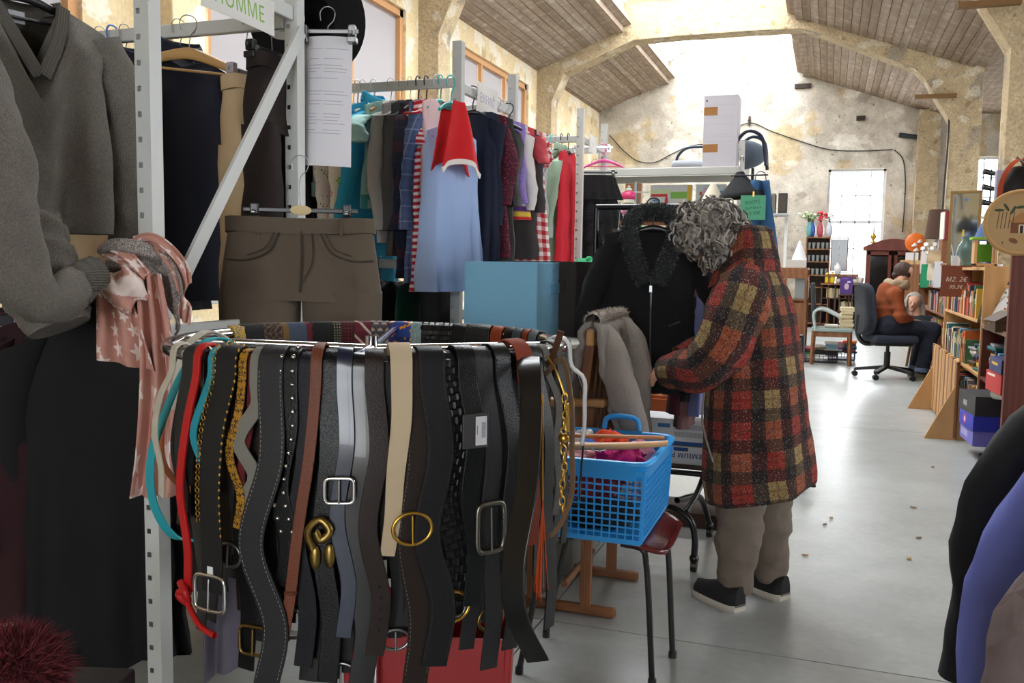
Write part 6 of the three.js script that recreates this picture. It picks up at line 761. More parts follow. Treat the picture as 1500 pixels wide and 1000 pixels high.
function basketThing(name, label, m, pos, turn, w, d, h, nx, nz, ny, flare = 0.06) {
  const t = thing(name, label, 'basket', pos, turn), put = (nm, g, a, x, z) => { for (const q of g) { q.rotateX(0); const p = q.attributes.position; for (let i = 0; i < p.count; i++) { const f = p.getY(i) / h; p.setX(i, p.getX(i) * (1 + flare * f)); p.setZ(i, p.getZ(i) + f * flare * (a % 2 === 0 ? d / 2 : w / 2)); } q.translate(0, 0, a % 2 === 0 ? d / 2 : w / 2); q.rotateY(a * T90); q.translate(0, 0.012, 0); } return obj(nm, g, m, t); };
  for (let a = 0; a < 4; a++) put('lattice_side', lattice((a % 2 ? d : w), h - 0.05, a % 2 ? nz : nx, ny), a);
  obj('base', rb(w, 0.014, d, 0.006, 0, 0.007, 0), m, t); const W = w * (1 + flare), D = d * (1 + flare), y = h - 0.028; const rr = (s, yy) => { const q = []; for (let k = 0; k < 48; k++) { const a = k / 48 * 2 * Math.PI, c = Math.cos(a), n = Math.sin(a); q.push(V((W / 2 + s) * Math.sign(c) * Math.abs(c) ** 0.22, yy - (Math.abs(c) > 0.7 && Math.abs(n) < 0.55 ? 0 : 0), (D / 2 + s) * Math.sign(n) * Math.abs(n) ** 0.22)); } return q; };
  obj('rim', loft([rr(-0.004, y - 0.03), rr(0.002, y - 0.026), rr(0.006, y), rr(0.016, y + 0.012), rr(0.018, y + 0.02), rr(0.01, y + 0.026), rr(-0.004, y + 0.02), rr(-0.004, y - 0.03)], { cap0: false, cap1: false }), m, t); return t;
}
const fold = (name, label, category, m, pos, sx, sy, sz, seed, turn = 0) => { const g = fieldMesh((x, y, z) => { const d = Math.hypot(x / sx, (y - sy) / sy, z / sz) - 0.8; return (d + 0.2 * n3(x / sx * 1.6 + seed, y / sy * 1.2, z / sz * 1.6) + 0.09 * n3(x / sx * 4, y / sy * 4, z / sz * 4 + seed)) * Math.min(sx, sy, sz); }, [-sx * 1.4, -sy * 0.2, -sz * 1.4], [sx * 1.4, sy * 2.5, sz * 1.4], Math.max(0.004, Math.min(sx, sy, sz) / 7)); const o = obj(name, planarUV(g), m); o.position.copy(vec(pos)); o.rotation.y = turn; return tag(o, label, category); };
{ // basket of woollens on the red chair
  const cr = atD(944, 690, 2.5), by = 0.452, h = cr.y - by + 0.03, w = 0.32, d = 0.42, c = V(cr.x - w / 2 - 0.005, by, cr.z - d / 2), bm = mat('#2a98e2', 0.35), t = basketThing('laundry_basket', 'bright blue plastic laundry basket of woollens on the burgundy chair', bm, c, 0, w, d, h, 14, 17, 10);
  obj('handle', tube([[-0.06, h - 0.0, -d / 2 - 0.02], [-0.05, h + 0.035, -d / 2 - 0.025], [0.05, h + 0.035, -d / 2 - 0.025], [0.06, h, -d / 2 - 0.02]], 0.009, 8), bm, t);
  const F = (n, l, m, dx, dz, sx, sy, sz, s, dy = 0) => fold(n, l, 'woollen', m, c.clone().add(V(dx, h - 0.1 + dy, dz)), sx, sy, sz, s);
  F('knitted_scarf', 'magenta chunky knit bundle in the blue basket', knit('#c2176c'), 0.06, 0.06, 0.09, 0.06, 0.1, 3); F('knitted_hat', 'pale pink knitted bundle in the blue basket', knit('#e0a3a8'), -0.08, 0.05, 0.08, 0.055, 0.09, 5); F('headscarf', 'orange and red cloth bundle in the blue basket', cloth('#d9481f'), 0.0, -0.06, 0.07, 0.065, 0.07, 7, 0.01); F('knitted_hat', 'soft rose wool bundle beside the orange cloth in the blue basket', knit('#e39aa6'), 0.09, -0.08, 0.06, 0.055, 0.07, 9); F('bandana', 'blue spotted cloth in the blue basket', spots('#2d62b8', ['#dfe6ee'], 14, 0.06, 0.2, 9), -0.04, -0.02, 0.08, 0.05, 0.06, 11, 0.01); F('knitted_mitten', 'dark red knitted bundle low in the blue basket', knit('#7a1622'), -0.02, 0.1, 0.12, 0.05, 0.07, 13, -0.06); F('knitted_shawl', 'black wool bundle at the bottom of the blue basket', knit('#141216'), 0, 0, 0.14, 0.05, 0.18, 15, -0.17); F('knitted_shawl', 'white wool bundle in the blue basket beside the pale pink one', knit('#d9d4d0'), -0.09, -0.1, 0.07, 0.06, 0.07, 17, 0.005);
  const hp = c.clone().add(V(0.0, h + 0.012, 0.13)), ht = thing('wooden_hanger', 'pale wooden hanger lying across the blue basket', 'hanger', hp, 0.12); obj('shoulder_bar', loft([...Array(21)].map((_, i) => { const s = -1 + i / 10, q = []; for (let k = 0; k < 10; k++) { const a = k / 10 * 6.283; q.push(V(s * 0.21, 0.012 * Math.cos(a) * (1 - 0.3 * s * s) + 0.012 * s, 0.018 * Math.sin(a) - 0.05 * s * s)); } return q; })), mat('#c59a6d', 0.5), ht); obj('trouser_bar', cyl([-0.2, 0.012, -0.06], [0.2, 0.026, -0.06], 0.006), mat('#b57f4e', 0.5), ht); obj('hook', tube([[0, 0, 0.02], [0, 0.004, 0.06], [0.02, 0.004, 0.085], [0.04, 0.004, 0.06]], 0.0018, 6), steel, ht);
}
{ // burgundy chair with black tube legs
  const a = atY(985, 962, 0), b = atY(955, 1003, 0), t = thing('side_chair', 'burgundy seated chair with thin black metal legs under the blue basket', 'chair', [-0.62, 0, -2.68]), L = (p) => p.clone().sub(t.position), m = mat('#5c1c1e', 0.22, { clearcoat: 0.3 }), lm = mat('#121214', 0.4);
  const seat = sheet((u, v) => V((u - 0.5) * 0.42, 0.44 + 0.012 * Math.cos((u - 0.5) * 6) - 0.05 * Math.max(0, u - 0.82) ** 1 * 2 + 0.006 * Math.cos(v * 6), (v - 0.5) * 0.4 * (1 - 0.25 * (2 * u - 1) ** 6)), 24, 16, 0.012); obj('seat', seat, m, t);
  const fl = [L(a), L(b), L(atY(800, 932, 0)), V(-0.22, 0, 0.2)]; [[0.17, -0.08], [0.15, 0.16], [-0.15, -0.12], [-0.15, 0.15]].forEach(([x, z], i) => { const l = obj('leg', tube([[x * 0.5, 0.425, z * 0.9], [x * 0.95, 0.42, z], fl[i].clone().lerp(V(x, 0.42, z), 0.9), fl[i].clone().setY(0.012)], 0.0095, 10, 30), lm, t); obj('foot_cap', cyl([fl[i].x, 0, fl[i].z], [fl[i].x, 0.02, fl[i].z], 0.013), blackPlastic, l); });
}
{ // wooden armchair on runners with the grey jacket over it
  const p = atY(900, 885, 0), t = thing('armchair', 'wooden sled-base armchair with the grey fleece-lined jacket over its back', 'chair', [-0.97, 0, -3.2]), w = oak;
  for (const z of [0.2, -0.2]) { obj('runner', rb(0.62, 0.035, 0.03, 0.01, 0, 0.02, z), w, t); for (const x of [-0.22, 0.0, 0.2]) obj('upright', rb(0.04, x === 0 ? 0.42 : 0.72, 0.024, 0.005, x, x === 0 ? 0.24 : 0.39, z), w, t); obj('arm', rb(0.52, 0.028, 0.05, 0.012, 0.0, 0.76, z, 0, 0, 0.03), pine, t); }
  for (const x of [-0.12, 0.12]) obj('cross_rail', cyl([x, 0.1, -0.2], [x, 0.1, 0.2], 0.012), w, t);
  obj('seat', rb(0.48, 0.07, 0.4, 0.02, 0, 0.44, 0), mat('#4a463f', 0.95), t); for (const z of [0.19, -0.19]) obj('back_post', bar([0.14, 0.42, z], [0.2, 1.02, z], 0.03, 0.035), w, t); obj('top_rail', rb(0.03, 0.07, 0.46, 0.01, 0.2, 1.0, 0), pine, t); for (let k = 0; k < 4; k++) obj('back_slat', bar([0.15, 0.48, -0.12 + 0.08 * k], [0.195, 0.98, -0.12 + 0.08 * k], 0.03, 0.01), w, t);
  const jm = mat('#8f8882', 0.95, { bumpMap: rep(leatherBump, 4, 4), bumpScale: 0.002 }), fm = furTex('#8f867e', '#aaa198'), jp = V(-0.97 + 0.21, 1.045, -3.2), j = thing('suede_jacket', 'grey suede jacket with fleece trim draped over the wooden armchair', 'jacket', jp);
  const drape = (x0, x1, L, ph) => (u, v) => { const s = v * L, R = 0.035; let x, y; if (s < 1.57 * R) { const a = s / R; x = R * Math.sin(a); y = R * Math.cos(a) - R; } else { x = R + 0.07 * (s - 1.57 * R) / L; y = -R - (s - 1.57 * R); } return V(x + 0.02 * Math.sin(u * 9 + ph + v * 3) * v + 0.012 * n3(u * 3, v * 4, ph), y, x0 + (x1 - x0) * u + 0.02 * Math.sin(v * 4 + ph)); };
  const fr = drape(-0.24, 0.24, 0.42, 1); obj('body', sheet(fr, 30, 26, 0.02), jm, j); const bk2 = drape(-0.24, 0.24, 0.3, 2); obj('back', sheet((u, v) => { const q = bk2(u, v); q.x = -q.x; return q; }, 24, 18, 0.02), jm, j);
  const cg = tube([...Array(12)].map((_, i) => fr(i / 11, 0.02).add(V(-0.01, 0.012, 0))), 0.026, 10, 50); const fc = obj('fleece_collar', cg, fm, j); fur(cg, 1600, 0.012, mat('#a39a91', 1), fc, 31, 0.2, 0.001);
  limb([[0.0, 0.0, 0.15], [0.05, -0.06, 0.18], [0.1, -0.2, 0.22], [0.15, -0.36, 0.2], [0.16, -0.43, 0.19]], [0.02, 0.05, 0.056, 0.052, 0.048], jm, j, 'sleeve', 5, 0.05, 0.8); const cf = tube([...Array(14)].map((_, i) => V(0.16 + 0.055 * Math.cos(i / 14 * 6.283), -0.43, 0.19 + 0.055 * Math.sin(i / 14 * 6.283))), 0.022, 8, 40, true); obj('fleece_cuff', cf, fm, j); 
  limb([[0.0, 0.0, -0.14], [0.05, -0.05, -0.15], [0.09, -0.2, -0.12], [0.1, -0.34, -0.06], [0.12, -0.42, -0.03]], [0.02, 0.05, 0.056, 0.056, 0.05], jm, j, 'sleeve', 8, 0.05, 0.8); const c2 = tube([...Array(14)].map((_, i) => V(0.12 + 0.045 * Math.cos(i / 14 * 6.283), -0.425 + 0.035 * Math.sin(i / 14 * 6.283), 0.0 + 0.055 * Math.cos(i / 14 * 6.283))), 0.024, 8, 40, true); obj('fleece_cuff', c2, fm, j);
}
{ // wheeled rail with the black fur-collared coat
  const x0 = -0.98, x1 = atZ(1034, 640, -3.85).x, z = -3.85, ry = 1.5, t = thing('wheeled_rail', 'black tube clothes rail on casters carrying the black fur-collared coat', 'garment rail', [0, 0, 0]), m = mat('#2c2d30', 0.3, { metalness: 0.7 });
  obj('rail', cyl([x0, ry, z], [x1, ry, z], 0.013), m, t); for (const x of [x0, x1]) { obj('upright', tube([[x, ry, z], [x, 0.5, z], [x, 0.36, z + 0.01], [x - 0.02, 0.28, z + 0.12], [x - 0.04, 0.24, z + 0.24]], 0.013, 10, 40), m, t); obj('foot', tube([[x - 0.16, 0.26, z + 0.22], [x - 0.08, 0.25, z + 0.24], [x - 0.02, 0.21, z + 0.25], [x + 0.0, 0.14, z + 0.25], [x, 0.06, z + 0.25]], 0.014, 10, 30), m, t); obj('foot', tube([[x - 0.1, 0.25, z + 0.1], [x - 0.03, 0.22, z - 0.1], [x, 0.06, z - 0.25]], 0.014, 10, 30), m, t); for (const q of [0.25, -0.25]) obj('caster', [cyl([x - 0.012, 0.026, z + q], [x + 0.012, 0.026, z + q], 0.026, 0.026, 16), ball(0.02, x, 0.055, z + q)], blackPlastic, t); } for (const zz of [0.05]) obj('lower_bar', cyl([x0, 0.36, z + zz], [x1, 0.36, z + zz], 0.012), m, t);
  const cp = V(atZ(957, 330, z + 0.16).x, ry + 0.013, z + 0.16), cm = mat('#0e0e10', 0.95, { bumpMap: fabricBump, bumpScale: 0.001 }), turn = 0.15;
  const g = garmentGeo({ w: 0.42, len: 0.68, t: 0.14, sleeve: 0.6, splay: 0.13, flare: 1.02, sw: 1.25, fold: 0.2 }, 51), c = thing('fur_collar_coat', 'black wool coat with grey-black fur collar facing the aisle', 'coat', cp, turn);
  obj('body', g.body, cm, c); for (const s of g.sleeves) obj('sleeve', s, cm, c);
  const fg = tube([[-0.02, -0.34, 0.075], [-0.06, -0.25, 0.07], [-0.095, -0.14, 0.05], [-0.075, -0.06, 0.0], [0, -0.04, -0.03], [0.075, -0.06, 0.0], [0.095, -0.14, 0.05], [0.06, -0.25, 0.07], [0.02, -0.34, 0.075]], 0.034, 12, 60), col = obj('fur_collar', fg, furTex('#1a1b1d', '#3a3c3e'), c); fur(fg, 7000, 0.010, mat('#26282a', 1), col, 41, 0.3, 0.0011); fur(fg, 2600, 0.011, mat('#74777a', 1), col, 42, 0.3, 0.001);
  obj('zip', [bar([0.0, -0.33, 0.082], [0.01, -0.76, 0.09], 0.008, 0.004), rb(0.014, 0.03, 0.006, 0.002, 0, -0.36, 0.086)], steel, c); for (const s of [-1, 1]) obj('pocket_tab', rb(0.05, 0.008, 0.004, 0.001, s * 0.1, -0.5, 0.082, 0, 0, s * 0.4), mat('#050506', 0.6), c);
  obj('neck_label', rb(0.05, 0.03, 0.003, 0.001, 0, -0.12, -0.01), mat('#3c3f46', 0.7), c); hanger('black', 0.4, cp, turn, 'black plastic hanger holding the fur-collared coat');
  [[905, '#12100f', 'black stretch dress on the wheeled rail behind the fur-collared coat'], [1000, '#4c1a24', 'wine velvet dress on the wheeled rail'], [1012, '#6a4b4b', 'mauve blouse hanging low on the wheeled rail'], [1020, '#15151b', 'black knitted dress on the wheeled rail beside the mauve blouse'], [1028, '#6b6f9a', 'lilac blue shirt on the wheeled rail']].forEach(([px, col, l], i) => { const p = V(atZ(px, 330, z).x, ry + 0.013, z - 0.02); garment({ name: i % 2 ? 'blouse' : 'dress', label: l, category: 'clothes', m: cloth(col), pos: p, turn: T90 + 0.05, w: 0.3, len: 0.72 + 0.06 * (i % 3), t: 0.05, sleeve: 0.4, h: 'wire', seed: 700 + i }); });
  const bkc = thing('drawer_unit', 'low orange wooden shelf unit behind the wheeled rail', 'shelf', [atZ(1003, 600, -4.35).x, 0, -4.35]), om = mat('#b85a1c', 0.55); obj('side_panel', rb(0.02, 0.8, 0.3, 0.004, -0.21, 0.4, 0), om, bkc); obj('side_panel', rb(0.02, 0.8, 0.3, 0.004, 0.21, 0.4, 0), om, bkc); for (const y of [0.3, 0.62]) obj('shelf', rb(0.4, 0.02, 0.3, 0.003, 0, y, 0), om, bkc); obj('drawer_front', rb(0.4, 0.13, 0.02, 0.004, 0, 0.55, 0.15), om, bkc); obj('plinth', rb(0.4, 0.07, 0.28, 0.004, 0, 0.035, 0), mat('#3a2316', 0.8), bkc);
  [['#9aa87c', -0.15, 'sage folder'], ['#4a5278', -0.07, 'indigo folder'], ['#6c78b4', 0.1, 'lilac blue folder']].forEach(([c2, x, n]) => tag(obj('folder', rb(0.05, 0.16, 0.22, 0.004, bkc.position.x + x, 0.712, -4.35), mat(c2, 0.7)), `${n} standing on the orange shelf unit`, 'folder'));
  const bx_ = thing('carton', 'white and blue carton lettered PREMIUM PACK upside down beside the orange shelf', 'box', [atZ(1000, 665, -4.05).x, 0.372, -4.0]); obj('box', rb(0.36, 0.2, 0.18, 0.002, 0, 0.1, 0), mat('#c9cace', 0.8), bx_);
  obj('print', (() => { const q = new THREE.PlaneGeometry(0.352, 0.192); q.translate(0, 0.1, 0.0908); return q; })(), mat('#ffffff', 0.8, { map: canvasTex(384, 216, (g2, w, h) => { g2.fillStyle = '#cdced2'; g2.fillRect(0, 0, w, h); g2.fillStyle = '#26508c'; g2.fillRect(0, 106, w, 26); g2.fillStyle = '#b7a25a'; g2.fillRect(0, 128, w, 4); g2.fillStyle = '#8a8a8e'; for (let i = 0; i < 46; i++) { g2.fillRect(170 + i * 3.4, 20, i % 3 ? 1.4 : 2.4, 26); g2.fillRect(170 + i * 3.2, 58, i % 4 ? 1.4 : 2.2, 26); } g2.fillStyle = '#3a6aa8'; g2.fillRect(90, 20, 60, 20); g2.save(); g2.translate(w / 2 + 30, 174); g2.rotate(Math.PI); g2.fillStyle = '#4a5a78'; g2.font = 'bold 34px sans-serif'; g2.textAlign = 'center'; g2.fillText('PREMIUM PACK', 0, 10); g2.restore(); g2.fillStyle = '#1f4a86'; g2.fillRect(170, 136, 70, 18); }) }), bx_);
  const pl = thing('wooden_plank', 'dark brown board under the white and blue carton', 'board', [bx_.position.x, 0.36, -4.0]); obj('board', rb(0.42, 0.012, 0.26, 0.003, 0, 0.005, 0), mat('#3a2a20', 0.8), pl);
}
{ // blue crate with green clothes on a white stand
  const p = atZ(866, 462, -4.6), w = 0.34; const st = thing('white_stand', 'white low cupboard carrying the blue crate of green clothes', 'cupboard', [p.x, 0, -4.75]); obj('carcass', rb(0.5, p.y - 0.025, 0.36, 0.004, 0, (p.y - 0.025) / 2, 0), mat('#b9bab6', 0.6), st); obj('top', rb(0.54, 0.025, 0.4, 0.004, 0, p.y - 0.0125, 0), mat('#c9c9c4', 0.5), st);
  const c = V(p.x, p.y, -4.75); basketThing('plastic_crate', 'royal blue plastic crate of green clothes on the white cupboard', mat('#1c37a0', 0.4), c, 0, w, 0.3, 0.22, 12, 12, 8, 0.04);
  fold('folded_cloth', 'emerald green cloth heaped in the royal blue crate', 'cloth', cloth('#2a9a62'), c.clone().add(V(-0.04, 0.14, 0.06)), 0.12, 0.09, 0.1, 4); fold('folded_cloth', 'teal garment heaped in the royal blue crate', 'cloth', cloth('#2f9aa8'), c.clone().add(V(0.06, 0.19, -0.04)), 0.1, 0.08, 0.1, 6); fold('folded_cloth', 'white garment heaped in the royal blue crate', 'cloth', cloth('#c9c8c2'), c.clone().add(V(0.11, 0.12, 0.06)), 0.07, 0.08, 0.08, 8); fold('folded_cloth', 'dark clothes filling the royal blue crate', 'cloth', cloth('#23242a'), c.clone().add(V(0, 0.01, 0)), 0.13, 0.07, 0.12, 10);
}
{ // small trolley behind the woman
  const p = atY(1170, 716, 0), t = thing('folding_trolley', 'folding trolley with pale wheels behind the person in the plaid coat', 'trolley', [p.x, 0, p.z], -0.3), wm = mat('#b9b5ac', 0.6); for (const x of [-0.16, 0.0]) { const w = obj('wheel', (() => { const g = lathe([[0.012, -0.012], [0.05, -0.014], [0.062, -0.01], [0.064, 0], [0.062, 0.01], [0.05, 0.014], [0.012, 0.012]], 28); g.rotateX(T90); g.translate(x, 0.064, 0); return g; })(), wm, t); obj('hub', (() => { const g = cyl([x, 0.064, -0.02], [x, 0.064, 0.02], 0.014, 0.014, 14); return g; })(), steel, w); }
  obj('frame', [tube([[-0.16, 0.064, -0.03], [-0.2, 0.5, -0.12], [-0.22, 0.85, -0.2]], 0.011, 8), tube([[0, 0.064, -0.03], [-0.05, 0.5, -0.12], [-0.08, 0.85, -0.2]], 0.011, 8), cyl([-0.22, 0.85, -0.2], [-0.08, 0.85, -0.2], 0.011), cyl([-0.16, 0.064, -0.03], [0, 0.064, -0.03], 0.008)], mat('#1c1e24', 0.4), t); obj('pedal', tube([[0.03, 0.1, 0.02], [0.08, 0.06, 0.03], [0.1, 0.04, 0.03], [0.06, 0.05, 0.06], [0.02, 0.08, 0.05]], 0.008, 8), blackPlastic, t);
}
// ---------- on and round the white storage rack ----------
{ const z = -7.42, by = 2.05, p = atZ(1053, 248, z); const t = thing('carton', 'tall white carton with brown tape corners on the white storage rack', 'box', [p.x, by, z - 0.12]), w = 0.27, h = 0.57; obj('box', rb(w, h, 0.24, 0.002, 0, h / 2, 0), mat('#cfccd4', 0.85), t); const tp = mat('#a8743e', 0.5); obj('tape', rb(0.11, 0.065, 0.001, 0.0004, -w / 2 + 0.055, h - 0.125, 0.1206), tp, t); obj('tape', rb(0.12, 0.065, 0.001, 0.0004, -w / 2 + 0.06, 0.15, 0.1206), tp, t); obj('print', (() => { const q = new THREE.PlaneGeometry(w * 0.96, h * 0.96); q.translate(0, h / 2, 0.1203); return q; })(), mat('#ffffff', 0.85, { map: canvasTex(128, 256, (g, W, H) => { g.fillStyle = '#cfccd4'; g.fillRect(0, 0, W, H); g.fillStyle = '#c2bfc9'; for (const y of [30, 70, 78, 100, 140, 148, 165]) g.fillRect(8, y, 110, 2); g.fillStyle = '#3a3a44'; g.fillRect(6, 10, 5, 8); }) }), t);
  const bs = thing('rack_board', 'pale board lying across the beams of the white storage rack', 'board', [-1.65, by, -7.76]); obj('board', rb(1.8, 0.012, 0.6, 0.002, 0, 0.006, 0), mat('#9a968c', 0.8), bs);
  // baby seat with tubular frame
  const q = atZ(1085, 262, -7.7), b = thing('baby_seat', 'slate blue padded baby seat with dark tube frame on the storage rack', 'baby seat', [q.x, by + 0.014, -7.7]), fm = mat('#2b3345', 0.35, { metalness: 0.3 }); obj('seat_pad', fieldMesh((x, y, zz) => Math.hypot(x / 0.22, (y - 0.11) / 0.13, zz / 0.16) * 0.14 - 0.13, [-0.3, -0.03, -0.2], [0.3, 0.28, 0.2], 0.02), mat('#5f6a78', 0.95), b); obj('frame', [tube([[-0.05, 0, 0.16], [-0.02, 0.2, 0.17], [0.06, 0.28, 0.17], [0.16, 0.24, 0.17], [0.2, 0.1, 0.17], [0.21, -0.0, 0.17]], 0.014, 8), tube([[-0.05, 0, -0.16], [-0.02, 0.2, -0.17], [0.06, 0.28, -0.17], [0.16, 0.24, -0.17], [0.2, 0, -0.17]], 0.014, 8)], fm, b);
  const q2 = atZ(1012, 246, -7.75), b2 = thing('baby_seat', 'pale grey folded baby seat with arched tube handle beside the tall carton', 'baby seat', [q2.x, by + 0.014, -7.75]); obj('seat_pad', rb(0.4, 0.07, 0.3, 0.035, 0.05, 0.036, 0, 0, 0, 0, 4), mat('#a9aeb8', 0.95), b2); obj('handle', tube([[-0.11, 0, 0.1], [-0.1, 0.1, 0.1], [-0.03, 0.17, 0.1], [0.1, 0.18, 0.1], [0.25, 0.18, 0.1]], 0.012, 8), fm, b2);
}
{ // toy shelf below
  const sy = atZ(960, 316, -7.9).y - 0.04, t = thing('wall_shelf', 'brown wooden shelf of toys and game boxes inside the white storage rack', 'shelf', [-1.65, sy, -7.8]); obj('board', rb(1.86, 0.03, 0.5, 0.004, 0, -0.015, 0), walnut, t); obj('front_edge', rb(1.86, 0.06, 0.02, 0.004, 0, -0.03, 0.26), oak, t); const lw = thing('lower_shelf', 'lower wooden shelf of the white storage rack holding toys', 'shelf', [-1.65, sy - 0.5, -7.8]); obj('board', rb(1.86, 0.03, 0.5, 0.004, 0, -0.015, 0), walnut, lw); for (const x of [-0.9, 0.9]) { obj('bracket', rb(0.02, sy - 0.53, 0.4, 0.004, x, -(sy - 0.53) / 2 - 0.03, 0), oak, lw); obj('bracket', rb(0.02, 0.46, 0.4, 0.004, x, -0.26, 0), oak, t); }
  const game = (px0, px1, h, label, draw, z = -7.75, lean = -0.12) => { const a = atZ(px0, 300, z), b = atZ(px1, 300, z), w = b.x - a.x, g = thing('game_box', label, 'game box', [(a.x + b.x) / 2, sy + 0.002, z]); g.rotation.x = lean; obj('box', rb(w, h, 0.05, 0.003, 0, h / 2, -0.026), mat('#d8d6d0', 0.6), g); obj('print', (() => { const q = new THREE.PlaneGeometry(w * 0.98, h * 0.98); q.translate(0, h / 2, 0.0004); return q; })(), mat('#ffffff', 0.5, { map: canvasTex(320, Math.round(320 * h / w), draw) }), g); };
  const blobs = (bg, list) => (g, w, h) => { g.fillStyle = bg; g.fillRect(0, 0, w, h); for (const [c, k, x, y, a, b] of list) { g.fillStyle = c; if (k === 'r') g.fillRect(x * w, y * h, a * w, b * h); else { g.beginPath(); g.ellipse(x * w, y * h, a * w, b * h, 0, 0, 7); g.fill(); } } };
  game(951, 1012, 0.3, 'white game box with red, green and blue print on the toy shelf', blobs('#e2e6ea', [['#d8e8c0', 'r', 0, 0.12, 0.5, 0.14], ['#d83a3a', 'r', 0.02, 0.26, 0.4, 0.08], ['#4a9ad8', 'r', 0.06, 0.42, 0.14, 0.06], ['#cfe08a', 'r', 0.08, 0.52, 0.28, 0.2], ['#f0c8d4', 'r', 0, 0.76, 0.4, 0.14], ['#8cc85a', 'r', 0.5, 0.2, 0.45, 0.2], ['#d42f36', 'e', 0.4, 0.5, 0.04, 0.18], ['#d83c30', 'e', 0.6, 0.72, 0.08, 0.14], ['#e8a050', 'e', 0.74, 0.62, 0.05, 0.12], ['#e4c04a', 'r', 0.9, 0, 0.1, 1], ['#5a7ac0', 'r', 0.72, 0.9, 0.2, 0.06]]));
  game(1018, 1062, 0.3, 'pale lilac game box with coloured circles on the toy shelf', blobs('#d4e2e6', [['#e3b8d4', 'r', 0.24, 0.1, 0.5, 0.3], ['#e05a3a', 'e', 0.16, 0.26, 0.05, 0.06], ['#1c1c20', 'e', 0.22, 0.6, 0.14, 0.16], ['#e8d84a', 'r', 0.3, 0.6, 0.2, 0.1], ['#5aa0d8', 'e', 0.84, 0.3, 0.12, 0.12]]));
  game(914, 938, 0.32, 'orange and cyan game box at the end of the toy shelf', blobs('#e2a070', [['#5ab4d8', 'r', 0.5, 0, 0.3, 1], ['#e8e0d0', 'e', 0.3, 0.4, 0.2, 0.2]]));
  const dg = atZ(938, 300, -7.7); const rad = thing('toy_radio', 'small grey white toy camera on the toy shelf', 'toy', [dg.x + 0.03, sy + 0.002, -7.68]); obj('body', rb(0.1, 0.12, 0.06, 0.012, 0, 0.06, 0), mat('#b9bcb8', 0.5), rad); obj('dial', cyl([0, 0.06, 0.03], [0, 0.06, 0.036], 0.03), mat('#6f7478', 0.4), rad);
  const toy = (name, label, pos, f) => { const o = thing(name, label, 'toy', pos); f(o); };
  const tz = -7.45, pt = atZ(921, 287, tz); toy('toy_teapot', 'round pink plastic toy pot with white lid hung on the toy rack', pt, (o) => { obj('body', ball(0.055, 0, 0, 0, 1.15, 0.85, 1), mat('#e0447c', 0.3), o); obj('lid', [ball(0.03, 0, 0.05, 0, 1, 0.6, 1), ball(0.012, 0, 0.075, 0)], mat('#d8e0d0', 0.4), o); obj('skirt', lathe([[0.05, -0.03], [0.052, -0.06], [0.045, -0.06]], 20), mat('#e6e2d4', 0.5), o); });
  const bl = atZ(924, 311, tz); toy('toy_flower', 'yellow and pink petalled soft toy flower', bl, (o) => { for (let k = 0; k < 6; k++) { const a = k / 6 * 6.283; obj('petal', ball(0.035, 0.05 * Math.cos(a), 0.02 * Math.sin(k), 0.05 * Math.sin(a), 1.2, 0.6, 1), mat(['#e08aa8', '#d8d86a', '#e8b0c0'][k % 3], 0.8), o); } obj('centre', ball(0.03), mat('#e0d040', 0.8), o); });
  const gr = atZ(930, 340, tz); toy('toy_snake', 'bright green curved plastic toy', gr, (o) => { obj('body', tube([[-0.06, 0.09, 0], [0, 0.1, 0.01], [0.04, 0.04, 0.02], [0.05, -0.05, 0.01]], 0.022, 10), mat('#1f9a4a', 0.4), o); obj('head', ball(0.028, -0.07, 0.085, 0), mat('#1f9a4a', 0.4), o); });
  const or = atZ(918, 349, tz); toy('toy_ball', 'orange smiling soft ball', or, (o) => { obj('ball', ball(0.042, 0, 0, 0, 1.1, 0.9, 1), mat('#e07a20', 0.6), o); obj('eyes', [ball(0.005, -0.014, 0.01, 0.04), ball(0.005, 0.014, 0.01, 0.04)], blackPlastic, o); });
  const rd = atZ(914, 336, tz); toy('toy_cherry', 'dark red shiny toy apple', rd, (o) => { obj('ball', ball(0.03), mat('#a81a2a', 0.3), o); obj('stem', cyl([0, 0.025, 0], [0.005, 0.05, 0], 0.003), mat('#3a5a20', 0.8), o); });
  const rk = thing('toy_stand', 'thin white wire stand holding the hanging toys', 'stand', [atZ(930, 300, -7.5).x, 0, -7.5]); obj('post', cyl([0, 0, 0], [0, 1.95, 0], 0.012), paintWhite, rk); for (const y of [1.86, 1.72, 1.55]) obj('arm', cyl([-0.12, y, 0.02], [0.12, y, 0.02], 0.006), paintWhite, rk); obj('foot', cyl([0, 0, 0], [0, 0.02, 0], 0.18, 0.18, 24), paintWhite, rk);
}
